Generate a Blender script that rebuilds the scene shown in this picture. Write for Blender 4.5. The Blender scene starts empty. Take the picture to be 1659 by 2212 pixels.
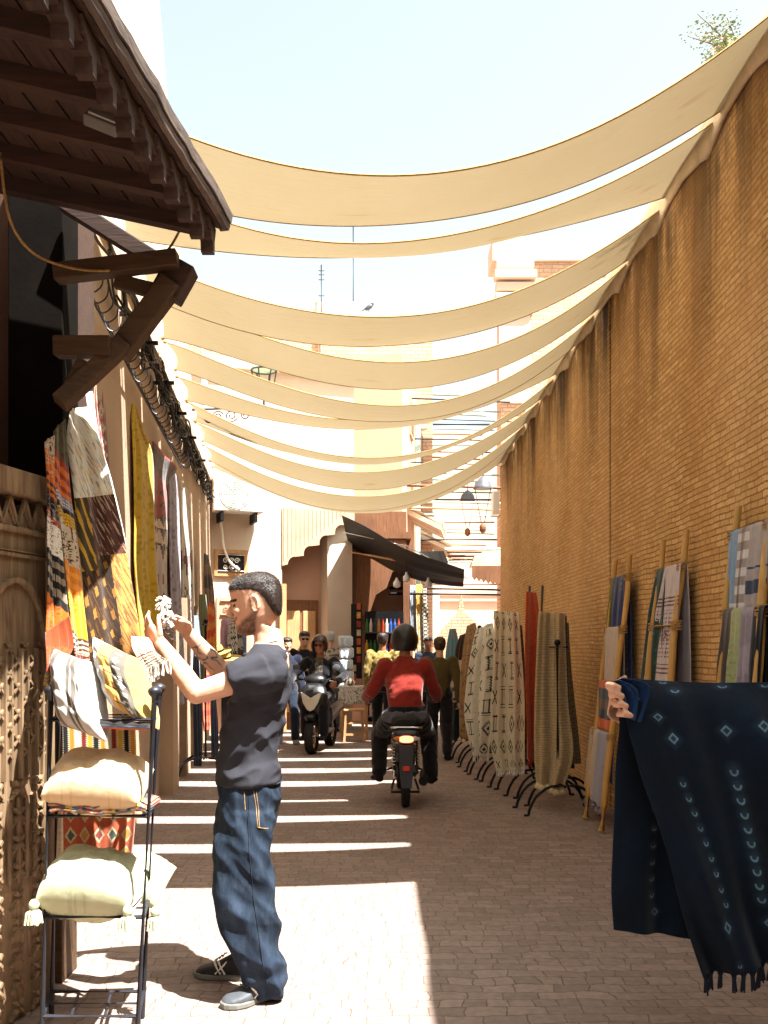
import bpy, bmesh, math, random
from math import sin, cos, pi, radians, sqrt, floor, exp
from mathutils import Vector, Matrix, noise
random.seed(7)
S = bpy.context.scene
COL = S.collection
# ---------------------------------------------------------------- camera
FP, HZ, EYE = 2100.0, 1400.0, 1.47          # focal length / horizon in units of a 1659 x 2212 picture, eye height (m)
cd = bpy.data.cameras.new('camera'); cam = bpy.data.objects.new('camera', cd); COL.objects.link(cam)
cam.location = (0, 0, EYE); cam.rotation_euler = (radians(90), 0, 0)
cd.sensor_fit = 'HORIZONTAL'; cd.sensor_width = 36; cd.lens = 36 * FP / 1659
cd.shift_y = (HZ - 1106) / 1659; cd.clip_start = .05; cd.clip_end = 500
S.camera = cam
# ---------------------------------------------------------------- light
SUN = Vector((-.385, .27, -1.0)).normalized()           # direction the light travels
W = bpy.data.worlds.new('World'); S.world = W; W.use_nodes = True
nt = W.node_tree; bg = nt.nodes['Background']
sky = nt.nodes.new('ShaderNodeTexSky'); sky.sky_type = 'NISHITA'; sky.sun_disc = False
sky.sun_elevation = math.asin(-SUN.z); sky.sun_rotation = math.atan2(-SUN.x, -SUN.y)
sky.air_density = 1.0; sky.dust_density = 3.5; sky.ozone_density = 1.0
hs = nt.nodes.new('ShaderNodeHueSaturation'); hs.inputs['Saturation'].default_value = .4; hs.inputs['Value'].default_value = 1.1
tn = nt.nodes.new('ShaderNodeVectorMath'); tn.operation = 'MULTIPLY'; tn.inputs[1].default_value = (.97, 1.04, .95)
nt.links.new(sky.outputs[0], hs.inputs['Color']); nt.links.new(hs.outputs[0], tn.inputs[0]); nt.links.new(tn.outputs[0], bg.inputs[0]); bg.inputs[1].default_value = .065
ld = bpy.data.lights.new('sun', 'SUN'); ld.energy = 5.0; ld.angle = radians(.5); ld.color = (1, .97, .93)
lo = bpy.data.objects.new('sun', ld); COL.objects.link(lo); lo.rotation_euler = (SUN).to_track_quat('-Z', 'Y').to_euler(); lo.location = (3, -2, 12)
S.view_settings.view_transform = 'Standard'; S.view_settings.look = 'None'
S.view_settings.exposure = 2.4; S.view_settings.gamma = 1
S.render.engine = 'CYCLES'
try:
    S.cycles.max_bounces = 8; S.cycles.diffuse_bounces = 5; S.cycles.transmission_bounces = 4; S.cycles.transparent_max_bounces = 6
except Exception: pass

def P(u, v, Z):                                          # picture units + distance along the street -> point (m)
    return Vector(((u - 829.5) * Z / FP, Z, EYE - (v - HZ) * Z / FP))
def GP(u, v):                                            # ground point
    Z = EYE * FP / (v - HZ); return Vector(((u - 829.5) * Z / FP, Z, 0))
def XL(Z): return -1.22 - .105 * Z                       # left wall line
XR = 2.1
# ---------------------------------------------------------------- object helpers
ORG = {}
def tag(o, label=None, cat=None, group=None, kind=None):
    if label: o['label'] = label
    if cat: o['category'] = cat
    if group: o['group'] = group
    if kind: o['kind'] = kind
    return o
def thing(name, label, cat, loc=(0, 0, 0), group=None):
    o = bpy.data.objects.new(name, None); COL.objects.link(o); o.location = loc
    o.empty_display_size = .1
    ORG[o.name] = Vector(loc); return tag(o, label, cat, group)
def link(name, me, mat, parent=None):
    o = bpy.data.objects.new(name, me); COL.objects.link(o)
    if mat is not None: me.materials.append(mat)
    if parent is not None:
        o.parent = parent; off = ORG.get(parent.name, Vector((0, 0, 0)))
        me.transform(Matrix.Translation(-off)); ORG[o.name] = off
    return o
def copy_tree(o, parent=None, **kw):
    c = o.copy(); COL.objects.link(c)
    if parent: c.parent = parent
    for ch in list(o.children): copy_tree(ch, c)
    return c
def hv(*a):                                              # repeatable hash 0..1
    x = sin(sum(v * k for v, k in zip(a, (12.9898, 78.233, 37.719, 9.151)))) * 43758.5453
    return x - floor(x)
def perp(d):
    d = Vector(d).normalized(); r = Vector((0, 0, 1)) if abs(d.z) < .9 else Vector((1, 0, 0))
    a = d.cross(r).normalized(); return a, a.cross(d).normalized()
class MB:
    def __init__(s): s.v = []; s.f = []
    def add(s, vs, fs):
        n = len(s.v); s.v += [tuple(x) for x in vs]; s.f += [tuple(i + n for i in f) for f in fs]; return s
    def box(s, c, size, rz=0, R=None):
        hx, hy, hz = [k / 2 for k in size]; c = Vector(c)
        M_ = R if R is not None else Matrix.Rotation(rz, 3, 'Z')
        vs = [c + M_ @ Vector((x, y, z)) for x in (-hx, hx) for y in (-hy, hy) for z in (-hz, hz)]
        return s.add(vs, [(0, 1, 3, 2), (4, 6, 7, 5), (0, 4, 5, 1), (2, 3, 7, 6), (0, 2, 6, 4), (1, 5, 7, 3)])
    def beam(s, p, q, w, h, up=(0, 0, 1)):
        p = Vector(p); q = Vector(q); d = (q - p).normalized(); a = d.cross(Vector(up)).normalized(); b = a.cross(d).normalized()
        vs = [e + a * x * w / 2 + b * y * h / 2 for e in (p, q) for x, y in ((-1, -1), (1, -1), (1, 1), (-1, 1))]
        return s.add(vs, [(3, 2, 1, 0), (4, 5, 6, 7), (0, 1, 5, 4), (1, 2, 6, 5), (2, 3, 7, 6), (3, 0, 4, 7)])
    def tube(s, pts, r, n=8, closed=False):
        pts = [Vector(p) for p in pts]; m = len(pts); rs = r if isinstance(r, (list, tuple)) else [r] * m
        vs = []; a0 = None
        for i, p in enumerate(pts):
            if closed: d = pts[(i + 1) % m] - pts[i - 1]
            else: d = pts[min(i + 1, m - 1)] - pts[max(i - 1, 0)]
            if d.length < 1e-9: d = Vector((0, 0, 1))
            d.normalize()
            if a0 is None: a, b = perp(d)
            else:
                a = (a0 - d * a0.dot(d)); a = a.normalized() if a.length > 1e-6 else perp(d)[0]; b = d.cross(a)
            a0 = a
            vs += [p + (a * cos(2 * pi * k / n) + b * sin(2 * pi * k / n)) * rs[i] for k in range(n)]
        fs = []
        for i in range(m if closed else m - 1):
            j = (i + 1) % m
            fs += [(i * n + k, i * n + (k + 1) % n, j * n + (k + 1) % n, j * n + k) for k in range(n)]
        if not closed: fs += [tuple(range(n - 1, -1, -1)), tuple(range((m - 1) * n, m * n))]
        return s.add(vs, fs)
    def loft(s, secs, n=20):
        """secs: (center, axisA vec, axisB vec[, power]) closed rings, capped"""
        vs = []
        for sc in secs:
            c, A, B = Vector(sc[0]), Vector(sc[1]), Vector(sc[2]); pw = sc[3] if len(sc) > 3 else 2.0
            for k in range(n):
                t = 2 * pi * k / n; ct, st = cos(t), sin(t)
                x = math.copysign(abs(ct) ** (2 / pw), ct); y = math.copysign(abs(st) ** (2 / pw), st)
                vs.append(c + A * x + B * y)
        m = len(secs); fs = []
        for i in range(m - 1):
            fs += [(i * n + k, i * n + (k + 1) % n, (i + 1) * n + (k + 1) % n, (i + 1) * n + k) for k in range(n)]
        fs += [tuple(range(n - 1, -1, -1)), tuple(range((m - 1) * n, m * n))]
        return s.add(vs, fs)
    def lathe(s, c, prof, axis=(0, 0, 1), n=16):
        ax = Vector(axis).normalized(); a, b = perp(ax)
        return s.loft([(Vector(c) + ax * z, a * max(r, 1e-4), b * max(r, 1e-4)) for z, r in prof], n)
    def ell(s, c, r, R=None, n=14):
        rx, ry, rz = r if isinstance(r, (list, tuple)) else (r, r, r)
        R = R or Matrix.Identity(3); c = Vector(c); secs = []
        for i in range(n // 2 + 1):
            t = pi * i / (n // 2); rr = max(sin(t), .02)
            secs.append((c + R @ Vector((0, 0, -cos(t) * rz)), R @ Vector((rx * rr, 0, 0)), R @ Vector((0, ry * rr, 0))))
        return s.loft(secs, n)
    def prism(s, pts, d):
        pts = [Vector(p) for p in pts]; d = Vector(d); n = len(pts)
        vs = pts + [p + d for p in pts]
        return s.add(vs, [tuple(range(n - 1, -1, -1)), tuple(range(n, 2 * n))] + [(i, (i + 1) % n, n + (i + 1) % n, n + i) for i in range(n)])
    def mesh(s, name, smooth=False):
        me = bpy.data.meshes.new(name); me.from_pydata(s.v, [], s.f); me.validate()
        bm = bmesh.new(); bm.from_mesh(me); bmesh.ops.recalc_face_normals(bm, faces=bm.faces); bm.to_mesh(me); bm.free()
        if smooth:
            me.polygons.foreach_set('use_smooth', [True] * len(me.polygons))
        return me
    def build(s, name, mat, parent=None, smooth=False, bevel=0):
        o = link(name, s.mesh(name, smooth), mat, parent)
        if bevel:
            m = o.modifiers.new('bevel', 'BEVEL'); m.width = bevel; m.segments = 2; m.limit_method = 'ANGLE'; m.angle_limit = radians(40)
        if smooth:
            try: o.data.set_sharp_from_angle(angle=radians(50))
            except Exception: pass
        return o
def remesh(mb, name, mat, parent=None, voxel=.006, smooth=3, disp=None, colfn=None):
    me = mb.mesh('tmp'); o = bpy.data.objects.new('tmp', me); COL.objects.link(o)
    m = o.modifiers.new('r', 'REMESH'); m.mode = 'VOXEL'; m.voxel_size = voxel
    if smooth:
        q = o.modifiers.new('s', 'SMOOTH'); q.iterations = smooth; q.factor = .5
    dg = bpy.context.evaluated_depsgraph_get(); dg.update()
    me2 = bpy.data.meshes.new_from_object(o.evaluated_get(dg)); bpy.data.objects.remove(o); bpy.data.meshes.remove(me)
    me2.name = name
    if disp:
        ns = [v.normal.copy() for v in me2.vertices]
        for v, n_ in zip(me2.vertices, ns):
            v.co += disp(v.co, n_)
    me2.polygons.foreach_set('use_smooth', [True] * len(me2.polygons)); me2.materials.clear()
    if colfn:
        at = me2.color_attributes.new('Col', 'FLOAT_COLOR', 'POINT'); buf = []
        for v in me2.vertices: buf += list(colfn(v.co, v.normal)) + [1]
        at.data.foreach_set('color', buf)
    return link(name, me2, mat, parent)
def catmull(ks, t):
    n = len(ks) - 1; x = min(max(t * n, 0), n - 1e-6); i = int(x); f = x - i
    p0, p1, p2, p3 = ks[max(i - 1, 0)], ks[i], ks[i + 1], ks[min(i + 2, n)]
    return .5 * ((2 * p1) + (p2 - p0) * f + (2 * p0 - 5 * p1 + 4 * p2 - p3) * f * f + (3 * p1 - p0 - 3 * p2 + p3) * f ** 3)
def grid(name, fn, nu, nv, colfn, mat, parent=None, thick=.004, smooth=True):
    """cloth-like sheet: fn(u,v)->point, u across 0..1, v down 0..1; colour per face"""
    vs = [tuple(fn(i / nu, j / nv)) for j in range(nv + 1) for i in range(nu + 1)]
    fs = [(j * (nu + 1) + i, (j + 1) * (nu + 1) + i, (j + 1) * (nu + 1) + i + 1, j * (nu + 1) + i + 1) for j in range(nv) for i in range(nu)]
    me = bpy.data.meshes.new(name); me.from_pydata(vs, [], fs)
    if colfn:
        at = me.color_attributes.new('Col', 'FLOAT_COLOR', 'CORNER'); buf = []
        for j in range(nv):
            for i in range(nu):
                c = colfn((i + .5) / nu, (j + .5) / nv); buf += [c[0], c[1], c[2], 1] * 4
        at.data.foreach_set('color', buf)
    if smooth: me.polygons.foreach_set('use_smooth', [True] * len(me.polygons))
    o = link(name, me, mat, parent)
    if thick:
        m = o.modifiers.new('thickness', 'SOLIDIFY'); m.thickness = thick; m.offset = 0
    return o
def rowsfn(rows, amp=.02, freq=3.0, ph=0.0, amp_top=.3, nrm=None, skew=0):
    """rows: list of (left (u,v,Z), right (u,v,Z)) from top to bottom in picture units"""
    L = [P(*r[0]) for r in rows]; R = [P(*r[1]) for r in rows]
    def fn(a, b):
        l = catmull(L, b); r = catmull(R, b); p = l.lerp(r, a)
        d = (r - l); n = nrm if nrm is not None else Vector((d.y, -d.x, 0)).normalized()
        w = amp * (amp_top + (1 - amp_top) * b)
        aa = a + skew * b
        k = sin(2 * pi * (freq * aa) + ph + .6 * sin(3 * b + ph)) + .4 * sin(2 * pi * freq * 2.3 * aa + 1.7 * ph + b * 2)
        return p + n * w * k
    return fn
# ---------------------------------------------------------------- materials
def newmat(name):
    m = bpy.data.materials.new(name); m.use_nodes = True; n = m.node_tree.nodes; l = m.node_tree.links
    return m, n, l, n['Principled BSDF']
def rgb(h):                                               # sRGB hex -> linear
    h = h.lstrip('#'); c = [int(h[i:i + 2], 16) / 255 for i in (0, 2, 4)]
    return tuple(x / 12.92 if x <= .04045 else ((x + .055) / 1.055) ** 2.4 for x in c)
def nd(n, t, **kw):
    x = n.new(t)
    for k, v in kw.items():
        if k in x.inputs: x.inputs[k].default_value = v
        else: setattr(x, k, v)
    return x
def coords(n, l, scale=(1, 1, 1), rot=(0, 0, 0), src='Object'):
    tc = n.new('ShaderNodeTexCoord'); mp = n.new('ShaderNodeMapping'); mp.inputs['Scale'].default_value = scale; mp.inputs['Rotation'].default_value = rot
    l.new(tc.outputs[src], mp.inputs[0]); return mp.outputs[0]
def noise_(n, l, vec, scale, detail=4, rough=.55, dist=0):
    x = nd(n, 'ShaderNodeTexNoise'); x.inputs['Scale'].default_value = scale; x.inputs['Detail'].default_value = detail
    x.inputs['Roughness'].default_value = rough; x.inputs['Distortion'].default_value = dist
    l.new(vec, x.inputs['Vector']); return x.outputs['Fac']
def ramp(n, l, fac, stops):
    r = n.new('ShaderNodeValToRGB'); e = r.color_ramp.elements
    while len(e) < len(stops): e.new(.5)
    for k, (p, c) in enumerate(stops): e[k].position = p; e[k].color = (c[0], c[1], c[2], 1) if not isinstance(c, (int, float)) else (c, c, c, 1)
    l.new(fac, r.inputs[0]); return r.outputs[0]
def mixc(n, l, fac, a, b, mode='MIX'):
    x = n.new('ShaderNodeMix'); x.data_type = 'RGBA'; x.blend_type = mode
    for k, v in (('A', a), ('B', b)):
        i = [q for q in x.inputs if q.name == k and q.type == 'RGBA'][0]
        if isinstance(v, tuple): i.default_value = (v[0], v[1], v[2], 1)
        else: l.new(v, i)
    if isinstance(fac, (int, float)): x.inputs[0].default_value = fac
    else: l.new(fac, x.inputs[0])
    return [q for q in x.outputs if q.type == 'RGBA'][0]
def bump(n, l, b, h, strength=.4, dist=.01, prev=None):
    x = n.new('ShaderNodeBump'); x.inputs['Strength'].default_value = strength; x.inputs['Distance'].default_value = dist
    l.new(h, x.inputs['Height'])
    if prev is not None: l.new(prev, x.inputs['Normal'])
    l.new(x.outputs[0], b.inputs['Normal']); return x.outputs[0]
def mul(c, k): return tuple(min(x * k, 1) for x in c)
def M_plain(name, c, rough=.7, var=.25, scale=6, bs=.25, bd=.004, metal=0, bscale=60, spec=.4, stretch=(1, 1, 1)):
    m, n, l, b = newmat(name); v = coords(n, l, stretch)
    f = noise_(n, l, v, scale, 6, .6)
    col = ramp(n, l, f, [(.3, mul(c, 1 - var)), (.7, mul(c, 1 + var))]); l.new(col, b.inputs['Base Color'])
    b.inputs['Roughness'].default_value = rough; b.inputs['Metallic'].default_value = metal; b.inputs['Specular IOR Level'].default_value = spec
    if bs: bump(n, l, b, noise_(n, l, v, bscale, 5, .6), bs, bd)
    return m
def M_wood(name, c1, c2, axis='Z', sc=1.0, rough=.75, bs=.5):
    m, n, l, b = newmat(name); st = {'X': (1.2, 14, 14), 'Y': (14, 1.2, 14), 'Z': (14, 14, 1.2)}[axis]
    v = coords(n, l, tuple(k * sc for k in st)); f = noise_(n, l, v, 2.2, 8, .65, 1.2); v2 = coords(n, l, (1, 1, 1)); g = noise_(n, l, v2, 2.5, 4)
    col = ramp(n, l, f, [(.3, c1), (.68, c2)]); col = mixc(n, l, ramp(n, l, g, [(.35, 0.0), (.75, .55)]), col, mul(c1, .7))
    l.new(col, b.inputs['Base Color']); b.inputs['Roughness'].default_value = rough
    bump(n, l, b, f, bs, .004); return m
def M_attr(name, rough=.9, weave=900, bs=.35, trans=0.0, sheen=.2, var=.18, bd=.0015):
    m, n, l, b = newmat(name); a = n.new('ShaderNodeVertexColor'); a.layer_name = 'Col'
    v = coords(n, l); f = noise_(n, l, v, 30, 5); g = noise_(n, l, v, 7, 3)
    col = mixc(n, l, 1.0, a.outputs[0], ramp(n, l, f, [(.3, 1 - var), (.7, 1.0)]), 'MULTIPLY')
    l.new(col, b.inputs['Base Color']); b.inputs['Roughness'].default_value = rough
    try: b.inputs['Sheen Weight'].default_value = sheen
    except Exception: pass
    b.inputs['Specular IOR Level'].default_value = .15
    w = n.new('ShaderNodeTexVoronoi'); w.inputs['Scale'].default_value = weave * .25; l.new(v, w.inputs['Vector'])
    n1 = bump(n, l, b, w.outputs['Distance'], bs, bd); bump(n, l, b, g, .35, .02, n1)
    if trans:
        t = n.new('ShaderNodeBsdfTranslucent'); l.new(col, t.inputs[0]); mx = n.new('ShaderNodeMixShader'); mx.inputs[0].default_value = trans
        l.new(b.outputs[0], mx.inputs[1]); l.new(t.outputs[0], mx.inputs[2]); l.new(mx.outputs[0], n['Material Output'].inputs[0])
    return m
def M_canopy():
    m, n, l, b = newmat('canopy_fabric'); v = coords(n, l)
    f = noise_(n, l, coords(n, l, (1.2, .5, 1)), 1.5, 5); st = noise_(n, l, coords(n, l, (1.1, 2.4, 1)), 1.7, 3)
    fine = noise_(n, l, coords(n, l, (60, 400, 60)), 1.0, 3)
    c = mixc(n, l, ramp(n, l, f, [(.3, 0.0), (.8, .4)]), rgb('#b0a790'), rgb('#a39675'))
    c = mixc(n, l, ramp(n, l, st, [(.66, 0.0), (.78, .45)]), c, rgb('#8a6038'))
    c = mixc(n, l, ramp(n, l, fine, [(.3, 0.0), (.7, .12)]), c, rgb('#b09060'))
    b.inputs['Roughness'].default_value = .9; b.inputs['Specular IOR Level'].default_value = .1
    wr = noise_(n, l, coords(n, l, (.8, 7, 1)), 2.2, 4, .6); nb = bump(n, l, b, wr, .35, .03)
    l.new(c, b.inputs['Base Color']); t = n.new('ShaderNodeBsdfTranslucent')
    l.new(mixc(n, l, 1.0, c, rgb('#fff3e0'), 'MULTIPLY'), t.inputs[0]); l.new(nb, t.inputs['Normal']); mx = n.new('ShaderNodeMixShader'); mx.inputs[0].default_value = .17
    l.new(b.outputs[0], mx.inputs[1]); l.new(t.outputs[0], mx.inputs[2]); l.new(mx.outputs[0], n['Material Output'].inputs[0]); return m
def M_brick(name, c1, c2, mortar, bw=.235, rh=.046, ms=.006, src='yz', stains=False, bs=.9, rough=.9, dis=(.03, .009)):
    """brick courses in metres; src gives the two object axes that run along / up the wall"""
    m, n, l, b = newmat(name); tc = n.new('ShaderNodeTexCoord'); sp = n.new('ShaderNodeSeparateXYZ'); l.new(tc.outputs['Object'], sp.inputs[0])
    cb = n.new('ShaderNodeCombineXYZ'); l.new(sp.outputs['XYZ'.index(src[0].upper())], cb.inputs[0]); l.new(sp.outputs['XYZ'.index(src[1].upper())], cb.inputs[1])
    nz = nd(n, 'ShaderNodeTexNoise'); nz.inputs['Scale'].default_value = 3.0; nz.inputs['Detail'].default_value = 3; l.new(tc.outputs['Object'], nz.inputs['Vector'])
    vs = n.new('ShaderNodeVectorMath'); vs.operation = 'SCALE'; vs.inputs['Scale'].default_value = dis[0]
    l.new(nz.outputs['Color'], vs.inputs[0]); va = n.new('ShaderNodeVectorMath'); l.new(cb.outputs[0], va.inputs[0]); l.new(vs.outputs[0], va.inputs[1])
    n2 = nd(n, 'ShaderNodeTexNoise'); n2.inputs['Scale'].default_value = 40 if dis[1] < .015 else 14; l.new(tc.outputs['Object'], n2.inputs['Vector'])
    v2 = n.new('ShaderNodeVectorMath'); v2.operation = 'SCALE'; v2.inputs['Scale'].default_value = dis[1]; l.new(n2.outputs['Color'], v2.inputs[0])
    vb = n.new('ShaderNodeVectorMath'); l.new(va.outputs[0], vb.inputs[0]); l.new(v2.outputs[0], vb.inputs[1])
    br = n.new('ShaderNodeTexBrick'); l.new(vb.outputs[0], br.inputs['Vector']); br.inputs['Scale'].default_value = 1
    br.inputs['Brick Width'].default_value = bw; br.inputs['Row Height'].default_value = rh; br.inputs['Mortar Size'].default_value = ms
    br.inputs['Mortar Smooth'].default_value = .5; br.inputs['Bias'].default_value = 0; br.offset = .43; br.squash = .62; br.squash_frequency = 3
    br.inputs['Color1'].default_value = (*c1, 1); br.inputs['Color2'].default_value = (*c2, 1); br.inputs['Mortar'].default_value = (*mortar, 1)
    f = noise_(n, l, tc.outputs['Object'], 1.1, 6); g = noise_(n, l, tc.outputs['Object'], 26, 4)
    c = mixc(n, l, ramp(n, l, f, [(.35, 0.0), (.75, .5)]), br.outputs[0], mul(c1, .72))
    c = mixc(n, l, 1.0, c, ramp(n, l, g, [(.3, .72), (.7, 1.0)]), 'MULTIPLY')
    if stains: c = stains(n, l, tc, sp, c)
    l.new(c, b.inputs['Base Color']); b.inputs['Roughness'].default_value = rough; b.inputs['Specular IOR Level'].default_value = .2
    inv = n.new('ShaderNodeMath'); inv.operation = 'SUBTRACT'; inv.inputs[0].default_value = 1; l.new(br.outputs['Fac'], inv.inputs[1])
    n1 = bump(n, l, b, inv.outputs[0], bs, .012); bump(n, l, b, g, .4, .008, n1)
    return m
def wall_stains(n, l, tc, sp, c):
    # water streaks running down from the canopy fixings and the odd vertical joint
    st = noise_(n, l, coords(n, l, (.01, 2.3, .13)), 1.35, 5, .6); z = sp.outputs[2]
    mr = n.new('ShaderNodeMapRange'); l.new(z, mr.inputs['Value']); mr.inputs['From Min'].default_value = 3.2; mr.inputs['From Max'].default_value = 4.7
    mm = n.new('ShaderNodeMath'); mm.operation = 'MULTIPLY'; l.new(ramp(n, l, st, [(.47, 0.0), (.6, 1.0)]), mm.inputs[0]); l.new(mr.outputs[0], mm.inputs[1])
    c = mixc(n, l, mm.outputs[0], c, rgb('#22170f'))
    mt = noise_(n, l, coords(n, l, (1, 2.2, .8)), 2.2, 6, .65); m2 = n.new('ShaderNodeMapRange'); l.new(z, m2.inputs['Value']); m2.inputs['From Min'].default_value = 3.95; m2.inputs['From Max'].default_value = 4.7
    m3 = n.new('ShaderNodeMath'); m3.operation = 'MULTIPLY'; l.new(ramp(n, l, mt, [(.36, 0.0), (.56, .92)]), m3.inputs[0]); l.new(m2.outputs[0], m3.inputs[1]); c = mixc(n, l, m3.outputs[0], c, rgb('#241813'))
    st2 = noise_(n, l, coords(n, l, (.01, 1.1, .1)), 2.1, 4); c = mixc(n, l, ramp(n, l, st2, [(.45, 0.0), (.7, .4)]), c, rgb('#a87840'))
    hl = noise_(n, l, coords(n, l, (1, 1, 1.6)), 7.5, 1); c = mixc(n, l, ramp(n, l, hl, [(.815, 0.0), (.83, .8)]), c, rgb('#3a2616'))
    bl = noise_(n, l, tc.outputs['Object'], .7, 4)
    return mixc(n, l, ramp(n, l, bl, [(.4, 0.0), (.8, .5)]), c, rgb('#e0b684'))
def M_glass(name, c=(.02, .02, .025), rough=.08):
    m, n, l, b = newmat(name); b.inputs['Base Color'].default_value = (*c, 1); b.inputs['Roughness'].default_value = rough; return m
def M_emit(name, c, s):
    m, n, l, b = newmat(name); b.inputs['Base Color'].default_value = (*c, 1); b.inputs['Emission Color'].default_value = (*c, 1); b.inputs['Emission Strength'].default_value = s; return m

MAT = {}
MAT['canopy'] = M_canopy()
MAT['brick_r'] = M_brick('ochre_brick', rgb('#dfb87c'), rgb('#c0965a'), rgb('#916636'), stains=wall_stains, bw=.17, rh=.04, ms=.006, bs=.7)
MAT['coping'] = M_plain('coping_plaster', rgb('#d0bda0'), .9, .3, 3, .5, .02, bscale=20)
MAT['pavers'] = M_brick('stone_pavers', rgb('#9a877d'), rgb('#84736a'), rgb('#66564c'), bw=.16, rh=.09, ms=.0035, src='xy', bs=.5, rough=.85, dis=(.12, .026))
MAT['plaster'] = M_plain('tan_plaster', rgb('#ac937a'), .92, .12, 1.5, .35, .01, bscale=30)
MAT['plaster_w'] = M_plain('cream_plaster', rgb('#c8b4a0'), .92, .08, 1.2, .3, .01, bscale=30)
MAT['plaster_p'] = M_plain('pink_plaster', rgb('#bd957c'), .92, .1, 1.2, .3, .01, bscale=30)
MAT['brick_far'] = M_brick('pale_brick', rgb('#dcbca0'), rgb('#d0ab8c'), rgb('#b08a6c'), bw=.28, rh=.09, ms=.012, src='xz', bs=.5)
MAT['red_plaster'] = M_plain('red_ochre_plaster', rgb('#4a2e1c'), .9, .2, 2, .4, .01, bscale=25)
MAT['dwood'] = M_wood('dark_hood_wood', rgb('#2a1a12'), rgb('#4e3526'), 'Y')
MAT['dwoodx'] = M_wood('dark_beam_wood', rgb('#2a1a11'), rgb('#4c3020'), 'X')
MAT['owood'] = M_wood('oak_bracket_wood', rgb('#3a2614'), rgb('#5a4122'), 'X')
MAT['fwood'] = M_wood('weathered_board', rgb('#2c201a'), rgb('#807066'), 'Y', 1.6)
MAT['blackpost'] = M_plain('black_post', rgb('#120e0b'), .95, .3, 4, .3, spec=.05)  # near-black upper shaft, the lower shaft is brown
MAT['cwood'] = M_wood('carved_cedar', rgb('#58422c'), rgb('#9c8262'), 'Z', .8, bs=.7)
MAT['iron'] = M_plain('painted_iron', rgb('#34353c'), .42, .2, 12, .2, .001, .5, 90, .5)
MAT['biron'] = M_plain('black_iron', rgb('#15151a'), .5, .2, 12, .2, .001, .5)
MAT['pole'] = M_wood('peeled_pole', rgb('#a87c36'), rgb('#cda257'), 'Z', .6, rough=.55)
MAT['rope'] = M_plain('jute_rope', rgb('#a5824e'), .95, .3, 60, .6, .003, bscale=300)
MAT['cloth'] = M_attr('woven_cloth')
MAT['cloth_t'] = M_attr('thin_woven_cloth', trans=.25)
MAT['navy'] = M_attr('indigo_cloth', bs=.3, sheen=.1, var=.25)
MAT['cush'] = M_attr('cushion_cotton', bs=.15, var=.1, weave=2200)
MAT['skin'] = M_plain('skin', rgb('#c69a80'), .55, .1, 14, .12, .001, bscale=180)
MAT['skin2'] = M_plain('tanned_skin', rgb('#9a6448'), .55, .1, 14, .1, .001, bscale=180)
MAT['skina'] = M_attr('toned_skin', rough=.5, bs=.04, var=.08, sheen=0)
MAT['hair'] = M_plain('dark_hair', rgb('#2a211d'), .45, .5, 60, .8, .004, bscale=160, stretch=(1, 1, .5))
MAT['dhair'] = M_plain('brown_hair', rgb('#3a2415'), .55, .4, 50, .7, .004, bscale=160)
MAT['beard'] = M_plain('stubble', rgb('#2c1c14'), .8, .4, 90, .8, .003, bscale=250)
MAT['tee'] = M_plain('charcoal_jersey', rgb('#303036'), .9, .12, 9, .25, .0015, bscale=400, spec=.15)
MAT['black'] = M_plain('black_cotton', rgb('#16151a'), .85, .2, 9, .3, .002, bscale=200, spec=.2)
MAT['white'] = M_plain('white_paint', rgb('#e6e2da'), .6, .06, 5, .1)
MAT['mint'] = M_plain('mint_pipe', rgb('#9fb9ae'), .5, .1, 5, .1)
MAT['plast_b'] = M_plain('black_plastic', rgb('#121214'), .35, .15, 12, .05, .001, spec=.5)
MAT['plast_g'] = M_plain('grey_plastic', rgb('#4b4d52'), .4, .15, 12, .05, .001)
MAT['rubber'] = M_plain('rubber', rgb('#141312'), .85, .2, 20, .4, .002)
MAT['chrome'] = M_plain('chrome', rgb('#c8c8c8'), .15, .05, 5, 0, metal=1)
MAT['glass'] = M_glass('dark_glass')
MAT['mirror'] = M_glass('mirror_glass', (.75, .78, .8), .1)
MAT['clear'] = M_plain('clear_lens', rgb('#bdb6a6'), .12, .1, 20, .05, .001)
MAT['tarp'] = M_plain('black_tarpaulin', rgb('#161416'), .6, .25, 5, .3, .01, bscale=25)
MAT['straw'] = M_plain('straw', rgb('#a68746'), .9, .3, 50, .6, .003, bscale=200)
MAT['wires'] = M_plain('old_cable', rgb('#201d1c'), .6, .3, 20, .2)
MAT['leaf'] = M_plain('leaves', rgb('#66743c'), .6, .35, 9, .2)
MAT['bloom'] = M_plain('pink_bracts', rgb('#e8b8c4'), .7, .15, 9, .1)
MAT['bark'] = M_plain('bark', rgb('#5c4a38'), .9, .3, 9, .5)
MAT['yarn'] = M_plain('cream_yarn', rgb('#d8c89c'), .95, .15, 90, .7, .004, bscale=350)
MAT['yarn_w'] = M_plain('white_yarn', rgb('#ddd8cc'), .95, .1, 90, .7, .004, bscale=350)
MAT['yarn_l'] = M_plain('grey_lilac_yarn', rgb('#8d8ca0'), .95, .15, 90, .7, .004, bscale=350)
MAT['yarn_g'] = M_plain('sage_yarn', rgb('#b4b99a'), .95, .12, 90, .7, .004, bscale=350)
MAT['yarn_r'] = M_plain('red_yarn', rgb('#a3301c'), .95, .2, 90, .7, .004, bscale=350)
MAT['door'] = M_wood('brown_door_wood', rgb('#5c3820'), rgb('#8a5a34'), 'Z')
MAT['doorl'] = M_wood('pale_door_wood', rgb('#a87c4e'), rgb('#cda173'), 'Z')
MAT['slat'] = M_plain('board_paint', rgb('#b8937a'), .85, .12, 4, .3, .003, bscale=60)
MAT['lens_r'] = M_emit('lit_tail_lamp', (1, .2, .1), .9)
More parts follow.
